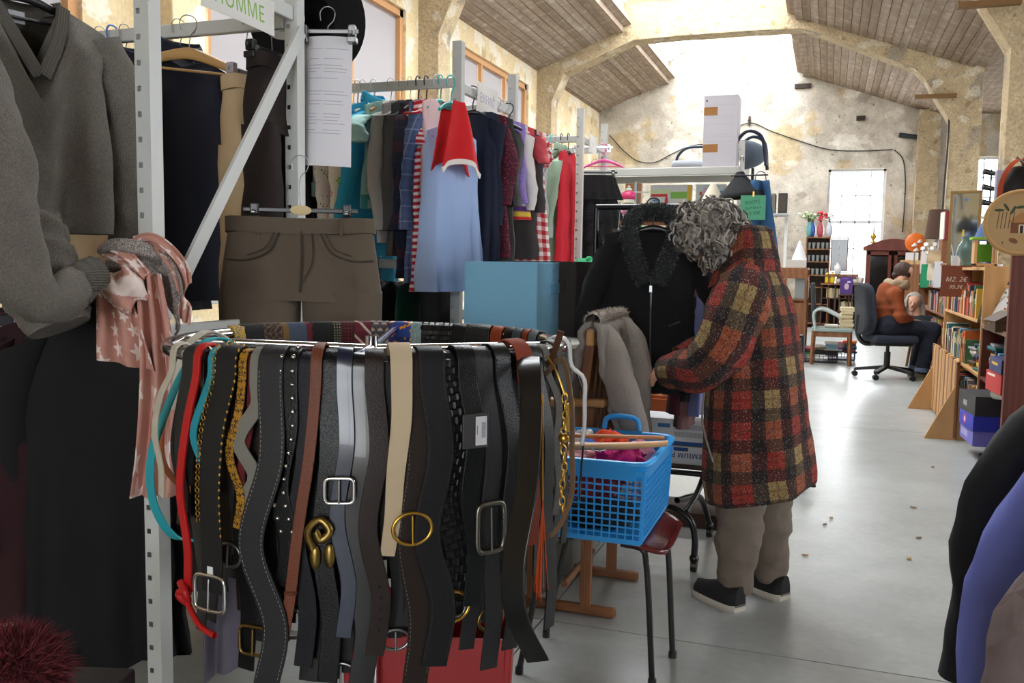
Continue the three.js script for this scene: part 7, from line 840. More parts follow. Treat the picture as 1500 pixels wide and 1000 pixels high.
{ // lampshades, hat, denim and the green price card hanging at the rack's end
  const lm = atZ(1043, 316, -7.3), l = thing('lampshade', 'cream cone lampshade standing inside the storage rack', 'lampshade', [lm.x, lm.y - 0.02, -7.3]); obj('shade', lathe([[0.02, 0.27], [0.06, 0.2], [0.15, 0.02], [0.155, 0], [0.15, 0.002], [0.056, 0.196], [0.016, 0.268]], 36), mat('#d6cdb8', 0.9), l); obj('ring', new THREE.TorusGeometry(0.152, 0.004, 6, 36).rotateX(T90), mat('#c9bfa8', 0.9), l); const lp = thing('lamp_stand', 'slim brass stand under the cream lampshade', 'lamp', [lm.x, 0, -7.3]); obj('stem', cyl([0, 0.02, 0], [0, lm.y + 0.1, 0], 0.012), gold, lp); obj('base', lathe([[0, 0.03], [0.1, 0.025], [0.12, 0]], 28), gold, lp);
  const bp = atZ(1086, 284, -7.2), b = thing('lampshade', 'black cone lampshade hanging at the end of the white storage rack', 'lampshade', bp, 0); obj('shade', lathe([[0.03, 0.17], [0.05, 0.13], [0.17, 0.0], [0.172, -0.03], [0.165, -0.03], [0.16, 0.0], [0.045, 0.125], [0.025, 0.165]], 36), mat('#17181c', 0.9), b); obj('hook', tube([[0, 0.16, 0], [0.0, 0.25, 0], [0.03, 0.29, 0], [0.03, 0.26, -0.05]], 0.006, 6), chrome, b); b.rotation.z = 0.1;
  const dp = atZ(1113, 268, -7.15), d = thing('denim_bag', 'faded blue denim bag hanging beside the green price card', 'bag', dp, 0.2); obj('bag', sheet((u, v) => V((u - 0.5) * (0.12 + 0.1 * v) + 0.05 * v, 0.02 - 0.62 * v, 0.04 * Math.sin(u * 7 + 2 * v)), 18, 20, 0.02), cloth('#38628e'), d); obj('strap', strap([[-0.04, 0, 0], [-0.02, 0.08, 0], [0.03, 0.08, 0], [0.05, 0, 0]], 0.02, 0.005, V(0, 0, 1), 20), cloth('#2f5880'), d);
  const gp = atZ(1103, 304, -7.0), g = thing('price_card', 'green price card handwritten BOOTS at the white storage rack', 'sign', gp, 0.05); obj('card', rb(0.185, 0.185, 0.003, 0.001), mat('#4f9c78', 0.8), g); obj('writing', (() => { const q = new THREE.PlaneGeometry(0.18, 0.18); q.translate(0, 0, 0.0018); return q; })(), mat('#ffffff', 0.8, { map: canvasTex(192, 192, (c, w, h) => { c.fillStyle = '#57a682'; c.fillRect(0, 0, w, h); c.fillStyle = '#22443a'; c.font = '38px sans-serif'; c.textAlign = 'center'; c.save(); c.translate(w / 2, h / 2); c.rotate(-0.1); c.fillText('BOOTS', 0, -30); c.font = '28px sans-serif'; c.fillText('Duff Mora', 0, 12); c.font = '36px sans-serif'; c.fillText('0.50€', 10, 58); c.restore(); }) }), g); obj('clip', rb(0.012, 0.04, 0.01, 0.002, 0.0, 0.1, 0), gold, g);
  const wp = atZ(1083, 324, -6.95), w = thing('price_card', 'small white price card under the black lampshade', 'sign', wp, 0); obj('card', rb(0.12, 0.07, 0.003, 0.001), mat('#c9cace', 0.8), w); obj('writing', (() => { const q = new THREE.PlaneGeometry(0.115, 0.065); q.translate(0, 0, 0.0018); return q; })(), mat('#ffffff', 0.8, { map: canvasTex(128, 72, word('2.3', '#33363c', '44px sans-serif', '#d0d1d5')) }), w);
  const post = thing('coat_stand', 'slim dark stand carrying the denim bag and price cards', 'stand', [dp.x - 0.06, 0, -7.2]); obj('pole', cyl([0, 0.02, 0], [0, dp.y + 0.12, 0], 0.012), darkSteel, post); obj('arm', [cyl([-0.16, dp.y + 0.06, 0.04], [0.12, dp.y + 0.06, 0.06], 0.006), cyl([-0.12, dp.y - 0.2, 0.1], [0.06, dp.y - 0.1, 0.12], 0.005)], darkSteel, post); obj('base', cyl([0, 0, 0], [0, 0.025, 0], 0.17, 0.17, 28), darkSteel, post);
}
// ---------- bookcases along the right of the aisle ----------
const bookCols = [['red', '#9c2a26'], ['white', '#cfcac0'], ['cream', '#d2c3a0'], ['navy', '#232f4e'], ['teal', '#2c6a70'], ['brown', '#5a3d2a'], ['black', '#1f1f22'], ['yellow', '#c9a63c'], ['grey', '#85878a'], ['green', '#3c6a44'], ['sky blue', '#7fa6c0'], ['pink', '#c26a86'], ['orange', '#c4622c'], ['tan', '#b08a5e']];
const bookGeo = (() => { const a = rb(1, 1, 1, 0.05, 0, 0, 0, 0, 0, 0, 1); const c = new THREE.Shape(); c.moveTo(-0.5, -0.5); c.lineTo(0.5, -0.5); c.lineTo(0.5, 0.5); c.lineTo(-0.5, 0.5); c.quadraticCurveTo(-0.54, 0, -0.5, -0.5); const g = new THREE.ExtrudeGeometry(c, { depth: 1, bevelEnabled: false, curveSegments: 5 }); g.rotateX(-T90); g.translate(0, -0.5, 0); return [prep(g), prep(a)]; })();   // local x: spine to fore edge, y: height, z: thickness
const bookM = bookCols.map(([, c]) => mat(c, 0.7)), pageM = mat('#cdbf9f', 0.95), bandM = mat('#c9b98a', 0.6);
let bookSeed = 500;
function book(x, y, z, dep, h, th, where, o = {}) {   // one volume with its spine towards -x
  const r = rng(++bookSeed), k = o.k ?? Math.floor(r() * bookCols.length), cn = bookCols[k][0], sz = h > 0.23 ? 'tall' : h < 0.18 ? 'small' : 'mid-sized';
  const m = new THREE.Mesh(bookGeo[0], bookM[k]); m.castShadow = m.receiveShadow = true; m.name = numbered('book'); scene.add(m); m.scale.set(dep, h, th); m.position.set(x, y, z); if (o.rot) m.rotation.set(...o.rot);
  if (o.flat) { m.rotation.x = T90; } m.userData = { label: `${cn} ${sz} book ${where}`, category: 'book', group: 'books ' + where };
  const p = new THREE.Mesh(bookGeo[1], r() < 0.5 ? bandM : pageM); p.name = 'pages'; p.scale.set(0.97, 0.965, 0.86); p.position.x = 0.022; p.castShadow = p.receiveShadow = true; m.add(p); if (th > 0.02 && o.band !== 0) { const b = new THREE.Mesh(bookGeo[1], [bandM, bookM[1], bookM[6]][Math.floor(r() * 3)]); b.name = 'spine_label'; b.scale.set(0.02, 0.22, 0.8); b.position.set(-0.517, 0.2, 0); m.add(b); } return m;
}
function bookRow(x, y, z0, z1, where, hm = 0.2, o = {}) { const r = rng(++bookSeed * 3); let z = z0; while (z - 0.03 > z1) { const th = (o.th || 0.026) * (0.6 + 0.9 * r()), h = hm * (0.78 + 0.36 * r()), dep = 0.15 + 0.04 * r(); if (z - th < z1) break; book(x + dep / 2 + 0.02 * r(), y + h / 2 + 0.001, z - th / 2, dep, h, th - 0.001, where, { rot: [r() < 0.1 ? 0.08 : 0, 0, 0] }); z -= th; if (r() < 0.04) z -= 0.05; } }
function bookStack(x, y, z, n, where, o = {}) { const r = rng(++bookSeed * 5); let h = y; for (let i = 0; i < n; i++) { const th = 0.018 + 0.022 * r(), w = 0.2 + 0.04 * r(), d = 0.14 + 0.03 * r(); const m = book(x + 0.02 * r(), h + th / 2 + 0.0005, z + 0.02 * (r() - 0.5), d, w, th - 0.001, where, { rot: [T90, 0, 0], band: 0, ...o }); m.rotation.set(T90, 0, (r() - 0.5) * 0.25); h += th; } return h; }
function bookcase(label, x, z0, z1, levels, H, m, o = {}) {
  const t = thing('bookcase', label, 'bookcase', [x, 0, (z0 + z1) / 2]), L = z0 - z1, D = 0.32; for (const s of [-1, 1]) obj('side_panel', rb(D, H, 0.025, 0.003, D / 2, H / 2, s * (L / 2 - 0.0125)), m, t); for (const y of levels) obj('shelf', rb(D, 0.022, L - 0.05, 0.003, D / 2, y - 0.011, 0), m, t); obj('back_panel', rb(0.012, H - 0.02, L, 0.002, D, H / 2, 0), m, t); return t;
}
const caseA = bookcase('mahogany framed low shelf unit with games, clock and boxes', 1.08, -5.55, -7.3, [0.09, 0.47, 0.85], 0.86, maho);
{ obj('end_post', rb(0.13, 1.4, 0.05, 0.006, -0.08, 0.7, (5.55 + 7.3) / 2 - 5.5), maho, caseA); obj('shelf_lip', rb(0.012, 0.03, 1.7, 0.003, -0.006, 0.845, 0), mat('#8a6a52', 0.3), caseA);
  const t = thing('side_table', 'mahogany table corner beside the dark shelf unit', 'table', [1.35, 0, -4.6]); obj('table_top', rb(0.7, 0.04, 0.7, 0.008, 0, 0.54, 0), maho, t); for (const [a, b] of [[-1, -1], [1, -1], [-1, 1], [1, 1]]) obj('leg', rb(0.05, 0.52, 0.05, 0.006, a * 0.3, 0.26, b * 0.3), maho, t); }
bookcase('pale wood bookcase with a slate sign and tall mirror on top', 1.08, -7.35, -9.6, [0.09, 0.47, 0.87, 1.27], 1.28, pine);
bookcase('weathered bookcase packed with paperbacks beside the grey haired person', 1.2, -9.65, -13.8, [0.09, 0.42, 0.75, 1.05, 1.32], 1.33, oak);
const wB = 'in the pale wood bookcase', wC = 'in the weathered bookcase', wA = 'in the mahogany shelf unit';
bookRow(1.09, 0.87, -7.75, -9.55, wB + ', upper shelf', 0.24, { th: 0.036 }); bookRow(1.09, 0.47, -8.2, -9.55, wB + ', middle shelf', 0.24, { th: 0.034 });
bookStack(1.18, 0.47, -7.62, 7, 'stacked flat on the middle shelf of the pale wood bookcase'); bookStack(1.18, 0.47, -7.9, 7, 'stacked flat in the pale wood bookcase beside the upright ones');
bookRow(1.21, 1.05, -9.7, -11.3, wC + ', top row', 0.21, { th: 0.034 }); bookRow(1.21, 0.75, -9.7, -11.3, wC + ', second row', 0.22, { th: 0.034 });
bookStack(1.19, 0.47, -5.72, 9, 'in the tall pile behind the mahogany end post'); bookStack(1.2, 0.47, -7.1, 9, 'in the pile at the far end of the mahogany shelf unit'); bookStack(1.2, 0.09, -7.1, 5, 'in the low pile at the far end of the mahogany shelf unit');
const bulk = [];                                                 // the many volumes farther back or half hidden
function bulkRow(x, y, z0, z1, hm, th0) { const r = rng(++bookSeed * 7); let z = z0; while (z > z1) { const th = th0 * (0.6 + 0.9 * r()), h = hm * (0.78 + 0.36 * r()), dep = 0.15 + 0.04 * r(), c = new THREE.Color(bookCols[Math.floor(r() * bookCols.length)][1]), g = prep(bx(dep, h, th - 0.001, x + dep / 2 + 0.02 * r(), y + h / 2 + 0.001, z - th / 2)); const col = new Float32Array(g.attributes.position.count * 3); for (let i = 0; i < col.length; i += 3) { col[i] = c.r; col[i + 1] = c.g; col[i + 2] = c.b; } g.setAttribute('color', new THREE.BufferAttribute(col, 3)); bulk.push(g); z -= th; } }
bulkRow(1.21, 1.05, -11.35, -12.5, 0.21, 0.026); bulkRow(1.21, 0.75, -11.35, -12.5, 0.22, 0.026); bulkRow(1.21, 0.42, -9.7, -12.5, 0.22, 0.03); bulkRow(1.09, 0.09, -7.5, -9.5, 0.24, 0.036);
{ const m = new THREE.Mesh(mergeGeometries(bulk), new THREE.MeshStandardMaterial({ color: '#ffffff', roughness: 0.7, vertexColors: true })); m.name = 'shelved_books'; m.castShadow = m.receiveShadow = true; scene.add(m); m.userData = { kind: 'stuff', label: 'rows of mixed books at the back of the two long bookcases', category: 'books' }; }
function pack(name, label, w, h, d, pos, col, turn = 0, draw) { const t = thing(name, label, 'box', pos, turn); obj('box', rb(w, h, d, 0.003, 0, h / 2, 0), mat(col, 0.55), t); if (draw) obj('print', (() => { const q = new THREE.PlaneGeometry(d * 0.98, h * 0.96); q.rotateY(-T90); q.translate(-w / 2 - 0.0006, h / 2, 0); return q; })(), mat('#ffffff', 0.5, { map: canvasTex(256, Math.max(32, Math.round(256 * h / d)), draw) }), t); return t; }
const dots = (bg, l) => (g, w, h) => { g.fillStyle = bg; g.fillRect(0, 0, w, h); for (const [c, x, y, a, b] of l) { g.fillStyle = c; g.fillRect(x * w, y * h, a * w, b * h); } };
pack('box_file', 'black box file with a pale label on the bottom shelf', 0.3, 0.13, 0.4, [1.06, 0.3, -6.62], '#26272b', 0.12, dots('#26272b', [['#9a9a9e', 0.3, 0.4, 0.22, 0.3]]));
pack('game_box', 'cobalt blue game box with a round red emblem under the box file', 0.32, 0.1, 0.36, [1.07, 0.2, -6.6], '#2330a8', 0.1, (g, w, h) => { g.fillStyle = '#2431b4'; g.fillRect(0, 0, w, h); g.fillStyle = '#c8304a'; g.beginPath(); g.ellipse(w * 0.4, h / 2, 30, 22, 0, 0, 7); g.fill(); g.fillStyle = '#e6e2ee'; g.beginPath(); g.ellipse(w * 0.4, h / 2, 10, 12, 0, 0, 7); g.fill(); });
pack('game_box', 'lilac game box at the bottom of the stack of games', 0.32, 0.1, 0.4, [1.08, 0.1, -6.62], '#6a66b8', 0.06, dots('#6f6cc0', [['#a8a4e0', 0.1, 0.2, 0.5, 0.5]]));
pack('game_box', 'red game box with a white stripe on the middle shelf', 0.28, 0.13, 0.34, [1.15, 0.48, -6.3], '#b01a20', 0.1, dots('#b81c22', [['#e2dcd6', 0.1, 0.1, 0.5, 0.12]]));
pack('game_box', 'navy puzzle box with yellow lettering bars on the red game box', 0.26, 0.09, 0.34, [1.14, 0.613, -6.25], '#252a5c', 0.04, dots('#282e66', [['#d8b03a', 0.2, 0.3, 0.5, 0.2]]));
pack('game_box', 'sunny yellow box standing behind the navy puzzle', 0.05, 0.12, 0.2, [1.13, 0.705, -6.05], '#c9971c', 0.0, dots('#cf9d20', [['#e8d49a', 0.2, 0.2, 0.3, 0.5]]));
pack('game_box', 'dark teal box on the middle shelf under the clock', 0.2, 0.13, 0.3, [1.22, 0.69, -6.5], '#16525c', 0);
pack('game_box', 'turquoise and pink children game box on the middle shelf', 0.2, 0.22, 0.06, [1.2, 0.471, -6.7], '#3a9ab8', 0, dots('#3fa2c0', [['#c85a94', 0, 0, 0.4, 1]]));
{ const c = thing('paper_roll', 'white rolled papers lying on the box file', 'paper roll', [1.1, 0.47, -6.3], 0.1); obj('roll', cyl([-0.04, 0.0, -0.12], [0.06, 0.02, 0.2], 0.035, 0.035, 20), mat('#cfd0c6', 0.8), c); obj('inner_roll', cyl([0.0, 0.03, -0.08], [0.08, 0.06, 0.22], 0.03, 0.03, 20), mat('#d8d8d0', 0.8), c); c.position.y = 0.455; }
{ // framed clock with coloured numerals, and the wooden roofed box
  const p = atX(1460, 443, 1.16), t = thing('framed_clock', 'gold framed clock picture leaning on the mahogany shelf unit', 'clock', [p.x, 0.852, p.z - 0.05], -0.75); t.rotation.order = 'YXZ'; t.rotation.x = -0.28; const w = 0.26, h = 0.33, e = 0.036;
  obj('frame', [rb(w, e, 0.03, 0.004, 0, e / 2, 0), rb(w, e, 0.03, 0.004, 0, h - e / 2, 0), rb(e, h, 0.03, 0.004, -w / 2 + e / 2, h / 2, 0), rb(e, h, 0.03, 0.004, w / 2 - e / 2, h / 2, 0)], mat('#2e2a22', 0.5), t); obj('inner_frame', [rb(w - 2 * e + 0.02, 0.024, 0.026, 0.003, 0, e + 0.006, 0.006), rb(w - 2 * e + 0.02, 0.024, 0.026, 0.003, 0, h - e - 0.006, 0.006), rb(0.024, h - 2 * e, 0.026, 0.003, -w / 2 + e + 0.006, h / 2, 0.006), rb(0.024, h - 2 * e, 0.026, 0.003, w / 2 - e - 0.006, h / 2, 0.006)], mat('#b08c4a', 0.4), t);
  const f = obj('face', rb(w - 2 * e, h - 2 * e, 0.006, 0.001, 0, h / 2, 0.006), mat('#d4d3cf', 0.6), t); const cols = ['#b03a3a', '#5a7a4a', '#c08a3a', '#4a5a9a', '#a84a6a', '#6a4a2a']; for (let k = 0; k < 12; k++) { const a = k / 12 * 6.283; obj('hour_mark', cyl([0.07 * Math.sin(a), h / 2 + 0.09 * Math.cos(a), 0.009], [0.07 * Math.sin(a), h / 2 + 0.09 * Math.cos(a), 0.0115], 0.009, 0.009, 12), mat(cols[k % 6], 0.6), f); } obj('hand', bar([0, h / 2, 0.013], [-0.025, h / 2 - 0.05, 0.013], 0.004, 0.002, V(0, 0, 1)), blackPlastic, f); obj('hand', bar([0, h / 2, 0.013], [0.04, h / 2 + 0.05, 0.013], 0.003, 0.002, V(0, 0, 1)), blackPlastic, f);
  const q = atX(1462, 470, 1.06), b = thing('wooden_casket', 'carved wooden casket with sloping lid in front of the clock', 'box', [q.x + 0.05, 0.852, q.z], 0.1); obj('body', rb(0.2, 0.07, 0.26, 0.004, 0, 0.035, 0), walnut, b); obj('lid', extr([[-0.105, 0], [0.105, 0], [0.0, 0.06]], 0.27, 0.002).translate(0, 0.071, -0.135), walnut, b); obj('keyhole', cyl([-0.1, 0.05, 0], [-0.104, 0.05, 0], 0.01), gold, b);
}
{ // slatted wooden divider
  const t = thing('wooden_divider', 'slatted pine divider board standing on triangular feet in the aisle', 'divider', [0.92, 0, -7.95]), r = rng(2), n = 22; for (let i = 0; i < n; i++) { const z = 0.8 - 1.6 * (i + 0.5) / n, h = 0.56 + 0.012 * (i % 2); obj('slat', rb(0.022 + 0.004 * (i % 2), h, 1.6 / n - 0.004, 0.006, 0, 0.02 + h / 2, z), i % 3 ? pine : oak, t); } obj('top_bead', tube([[0, 0.57, 0.8], [0, 0.59, 0.76], [0, 0.575, 0.7]], 0.016, 8), pine, t);
  for (const z of [0.72, -0.76]) obj('foot', extr([[-0.2, 0], [0.2, 0], [0.02, 0.4], [-0.01, 0.4]], 0.02, 0.002).translate(0, 0.0, z + 0.04), pine, t);
}
{ // woven plate on the end post
  const p = atZ(1494, 326, -5.42), t = thing('woven_plate', 'round woven straw plate with a painted house leaning over the mahogany post', 'plate', p, -0.12); const R = 0.165; obj('rim', new THREE.TorusGeometry(R, 0.012, 10, 48), mat('#b48f5c', 0.9), t);
  obj('disc', cyl([0, 0, -0.006], [0, 0, 0.004], R, R, 48), mat('#b99a6a', 0.9), t); obj('picture', (() => { const g = new THREE.CircleGeometry(R - 0.008, 48); g.translate(0, 0, 0.0048); return g; })(), mat('#ffffff', 0.9, { map: canvasTex(384, 384, (g, w, h) => { g.fillStyle = '#b5956a'; g.fillRect(0, 0, w, h); const r = rng(5); for (let i = 0; i < 60; i++) { g.strokeStyle = i % 2 ? '#a8875a' : '#c2a478'; g.beginPath(); g.arc(w / 2, h / 2, i * 3.4, 0, 7); g.stroke(); } g.fillStyle = '#7a4c34'; g.fillRect(140, 190, 190, 70); g.fillStyle = '#a97c4e'; g.beginPath(); g.moveTo(120, 192); g.lineTo(190, 130); g.lineTo(350, 140); g.lineTo(360, 192); g.fill(); g.fillStyle = '#d8c8a4'; g.fillRect(186, 204, 34, 56); g.fillRect(260, 204, 34, 56); g.fillStyle = '#2e2a2c'; g.fillRect(194, 212, 18, 48); g.fillRect(268, 212, 18, 48); g.strokeStyle = '#5a4a34'; g.lineWidth = 5; for (let i = 0; i < 5; i++) { g.beginPath(); g.moveTo(70 + i * 22, 120); g.lineTo(60 + i * 22, 230); g.stroke(); } g.fillStyle = '#3e4a34'; for (let i = 0; i < 7; i++) { g.beginPath(); g.ellipse(70 + i * 40, 110 - (i % 2) * 18, 30, 9, i, 0, 7); g.fill(); } g.fillStyle = '#7c5238'; g.beginPath(); g.ellipse(160, 310, 28, 16, 0.4, 0, 7); g.fill(); }) }), t);
  const ez = thing('plate_easel', 'dark wire easel holding the woven plate on the post', 'easel', [p.x - 0.02, 1.4, -5.5]); obj('stand', [tube([[-0.06, 0, 0.1], [-0.05, 0.0, 0.02], [-0.03, 0.16, -0.02]], 0.004, 6), tube([[0.06, 0, 0.1], [0.05, 0.0, 0.02], [0.03, 0.16, -0.02]], 0.004, 6), tube([[-0.03, 0.16, -0.02], [0, 0.17, -0.02], [0.03, 0.16, -0.02]], 0.004, 6)], darkSteel, ez);
  const q = atZ(1490, 278, -6.4), c = thing('leather_case', 'black and rust leather case hung above the woven plate', 'case', q); obj('body', fieldMesh((x, y, z) => Math.hypot(x / 0.12, y / 0.16, z / 0.07) * 0.08 - 0.075, [-0.16, -0.2, -0.1], [0.16, 0.2, 0.1], 0.015), leather('#1d1a1a', 0.5), c); obj('strap', [strap([[-0.11, -0.16, 0.06], [-0.1, 0.05, 0.085], [-0.05, 0.15, 0.06], [0, 0.19, 0]], 0.03, 0.008, V(1, 0, 0.2), 24), strap([[0.04, -0.18, 0.06], [0.05, 0, 0.09], [0.05, 0.16, 0.05], [0.03, 0.2, 0]], 0.026, 0.008, V(1, 0, 0), 24)], leather('#a2401c', 0.5), c); const pg = thing('hat_stand', 'dark wooden stand behind the leather case', 'stand', [q.x + 0.05, 0, -6.5]); obj('pole', cyl([0, 0, 0], [0, q.y + 0.2, 0], 0.018), walnut, pg); obj('peg', cyl([0, q.y + 0.17, 0], [-0.06, q.y + 0.2, 0.1], 0.008), walnut, pg); obj('base', cyl([0, 0, 0], [0, 0.03, 0], 0.16, 0.16, 24), walnut, pg);
}
{ // things standing on the pale wood bookcase
  const Y = 1.281; const mp = atX(1410, 386, 1.3), m = thing('tall_mirror', 'tall narrow gilt mirror standing on the pale wood bookcase', 'mirror', [mp.x, Y, mp.z], -0.35), w = 0.3, h = 0.78, e = 0.03; obj('frame', [rb(w, e, 0.03, 0.005, 0, e / 2, 0), rb(w, e, 0.03, 0.005, 0, h - e / 2, 0), rb(e, h, 0.03, 0.005, -w / 2 + e / 2, h / 2, 0), rb(e, h, 0.03, 0.005, w / 2 - e / 2, h / 2, 0)], mat('#8a6f42', 0.4, { metalness: 0.4 }), m); obj('glass', rb(w - 2 * e + 0.01, h - 2 * e + 0.01, 0.006, 0.001, 0, h / 2, 0), mat('#c9cac6', 0.06, { metalness: 1 }), m); obj('sticker', cyl([0, h - 0.09, 0.004], [0, h - 0.09, 0.006], 0.018), mat('#4a6a98', 0.6), m);
  const on = (px, x = 1.2) => { const q = atX(px, 390, x); return [q.x, Y, q.z]; };
  const v = thing('vase', 'grey green faceted vase in front of the tall mirror', 'vase', on(1416, 1.18)); obj('body', lathe([[0, 0.0], [0.05, 0], [0.055, 0.02], [0.05, 0.05], [0.085, 0.13], [0.08, 0.18], [0.05, 0.23], [0.06, 0.27], [0.052, 0.27], [0.042, 0.235], [0.0, 0.2]], 10), mat('#4f6a66', 0.25), v);
  const sl = thing('slate_sign', 'red brown wooden sign with chalk prices before the mirror', 'sign', on(1413, 1.1), -0.3); sl.position.y = 1.0; obj('board', rb(0.24, 0.27, 0.015, 0.003, 0, 0.14, 0), mat('#6f3820', 0.8), sl); obj('chalk', (() => { const q = new THREE.PlaneGeometry(0.23, 0.26); q.translate(0, 0.14, 0.0082); return q; })(), mat('#ffffff', 0.85, { map: canvasTex(192, 216, (g, W, H) => { g.fillStyle = '#733a22'; g.fillRect(0, 0, W, H); g.fillStyle = '#cfc2b6'; g.font = 'italic 46px sans-serif'; g.textAlign = 'center'; g.fillText('M2. 2€', W / 2, 110); g.font = 'italic 36px sans-serif'; g.fillText('95.3€', W / 2, 160); }) }), sl); sl.position.set(sl.position.x - 0.06, 1.01, sl.position.z);
  const bl = thing('table_lamp', 'lamp with slate blue cone shade on the pale wood bookcase', 'lamp', on(1447, 1.25)); obj('base', lathe([[0, 0.01], [0.06, 0.01], [0.065, 0.03], [0.03, 0.06], [0.045, 0.12], [0.02, 0.17], [0.012, 0.24]], 24), mat('#23305a', 0.3), bl); obj('shade', lathe([[0.05, 0.4], [0.13, 0.21], [0.128, 0.21], [0.048, 0.4]], 32), mat('#4f6690', 0.9), bl);
  const rl = thing('floor_lamp', 'lamp with a tall rectangular lilac grey shade beside the blue one', 'lamp', on(1459, 1.32)); obj('shade', rb(0.09, 0.36, 0.09, 0.01, 0, 0.62, 0), mat('#8f8c9c', 0.9), rl); obj('stem', cyl([0, 0.02, 0], [0, 0.46, 0], 0.01), mat('#c9c9c9', 0.4), rl); obj('base', cyl([0, 0, 0], [0, 0.02, 0], 0.05), mat('#c9c9c9', 0.4), rl);
  const pl = thing('spot_lamp', 'pole lamp with three black spotlights before the side window', 'lamp', on(1444, 1.38)); obj('pole', cyl([0, 0.015, 0], [0, 0.9, 0], 0.008), darkSteel, pl); obj('base', cyl([0, 0, 0], [0, 0.02, 0], 0.06), darkSteel, pl); for (const y of [0.86, 0.72, 0.58]) obj('spot', cyl([-0.07, y + 0.02, 0.02], [0.03, y, 0], 0.028, 0.02, 14), blackPlastic, pl);
  const bs = thing('toy_house', 'small wooden house with a green panel on the pale wood bookcase', 'toy house', on(1441, 1.12)); obj('walls', [rb(0.02, 0.2, 0.14, 0.003, -0.07, 0.1, 0), rb(0.02, 0.2, 0.14, 0.003, 0.07, 0.1, 0), rb(0.16, 0.02, 0.14, 0.003, 0, 0.01, 0)], pine, bs); obj('roof', rb(0.2, 0.018, 0.16, 0.003, 0, 0.21, 0), mat('#7fb02c', 0.6), bs); obj('panel', rb(0.1, 0.14, 0.01, 0.002, 0.0, 0.1, 0.0), mat('#5ca41c', 0.6), bs);
  const pn = thing('pen_pot', 'pale pot with blue brushes before the mirror', 'pot', on(1399, 1.12)); obj('pot', lathe([[0, 0], [0.035, 0], [0.04, 0.1], [0.036, 0.1], [0.031, 0.006], [0, 0.006]], 20), mat('#b9bcc0', 0.4), pn); for (let k = 0; k < 5; k++) obj('brush', cyl([0.015 * Math.cos(k), 0.02, 0.015 * Math.sin(k)], [0.05 * Math.cos(k * 1.3), 0.2, 0.04 * Math.sin(k * 1.3)], 0.005), mat(k % 2 ? '#2f6a9c' : '#b9bcc0', 0.5), pn);
  const cd = thing('candle', 'tall yellow candle reflected beside the faceted vase', 'candle', on(1408, 1.22)); obj('wax', cyl([0, 0.02, 0], [0, 0.36, 0], 0.01, 0.008), mat('#c9a224', 0.5), cd); obj('holder', lathe([[0, 0], [0.04, 0], [0.042, 0.01], [0.014, 0.02], [0.014, 0.04]], 20), gold, cd); obj('wick', cyl([0, 0.36, 0], [0, 0.372, 0], 0.0012), blackPlastic, cd);
}
{ // things on the weathered bookcase
  const Y = 1.331, on = (px, x = 1.32) => { const q = atX(px, 388, x); return [q.x, Y, q.z]; };
  const l = thing('table_lamp', 'lamp with a brown drum shade on the weathered bookcase', 'lamp', on(1371, 1.36)); obj('base', lathe([[0, 0], [0.07, 0], [0.07, 0.02], [0.03, 0.04], [0.05, 0.12], [0.02, 0.22], [0.012, 0.4]], 24), mat('#9a9c9c', 0.3), l); obj('shade', lathe([[0.12, 0.72], [0.165, 0.33], [0.163, 0.33], [0.118, 0.72]], 36), mat('#4a342a', 0.9), l);
  const o = thing('wall_lamp', 'orange round plastic lamp with small white spots', 'lamp', on(1339, 1.34)); obj('disc', lathe([[0, 0.04], [0.12, 0.03], [0.16, 0], [0.155, -0.005], [0, 0.0]], 36).rotateX(T90).translate(0, 0.36, 0), mat('#d2661c', 0.4), o); obj('stem', cyl([0, 0, -0.02], [0, 0.36, -0.02], 0.012), steel, o); for (const [x, y] of [[-0.05, 0.3], [0.03, 0.36], [-0.02, 0.22]]) obj('spot', cyl([x, y, 0.05], [x + 0.05, y + 0.03, 0.09], 0.014, 0.03, 12), whitePlastic, o);
  const s = thing('spot_cluster', 'cluster of small chrome and white lamps under the brown shade', 'lamp', on(1364, 1.25)); for (let k = 0; k < 7; k++) { const x = -0.1 + 0.035 * k, y = 0.16 + 0.06 * Math.sin(k * 2.1); obj('arm', tube([[0, 0.04, 0], [x * 0.6, y * 0.7, 0.02], [x, y, 0.04]], 0.005, 6), chrome, s); obj('shade', cyl([x, y, 0.04], [x - 0.02, y + 0.03, 0.09], 0.012, 0.028, 12), k % 2 ? whitePlastic : chrome, s); } obj('base', cyl([0, 0, 0], [0, 0.04, 0], 0.06), chrome, s);
  const rc = thing('album', 'deep red album standing beside the brown lampshade', 'album', on(1381, 1.36), 0.15); obj('cover', rb(0.05, 0.36, 0.2, 0.006, 0, 0.47, 0), mat('#7c1a24', 0.6), rc); obj('pages', rb(0.012, 0.34, 0.18, 0.002, -0.03, 0.47, 0), mat('#d6d2ca', 0.8), rc); obj('stand', rb(0.08, 0.29, 0.16, 0.005, 0, 0.145, 0), oak, rc);
  const pp = (px, py, w, h, c, label, x = 1.18) => { const q = atX(px, py, x), t = thing('paper_notice', label, 'paper', q, -0.5); obj('sheet', sheet((u, v) => V((u - 0.5) * w, (v - 0.5) * h, 0.012 * Math.sin(v * 5 + u * 2)), 6, 8, 0.001), mat(c, 0.85), t); };
  pp(1356, 404, 0.13, 0.3, '#1f8a62', 'emerald green paper notice pinned to the weathered bookcase'); pp(1354, 384, 0.1, 0.3, '#c9c2be', 'long pale paper notice hanging from the weathered bookcase'); pp(1374, 402, 0.1, 0.3, '#d2d2d8', 'white paper notice hanging beside the emerald one'); pp(1366, 396, 0.12, 0.24, '#cfc6b0', 'cream paper notice between the emerald and the white one', 1.19); pp(1368, 376, 0.16, 0.16, '#b09c7c', 'tan cardboard notice above the emerald one', 1.19);
}
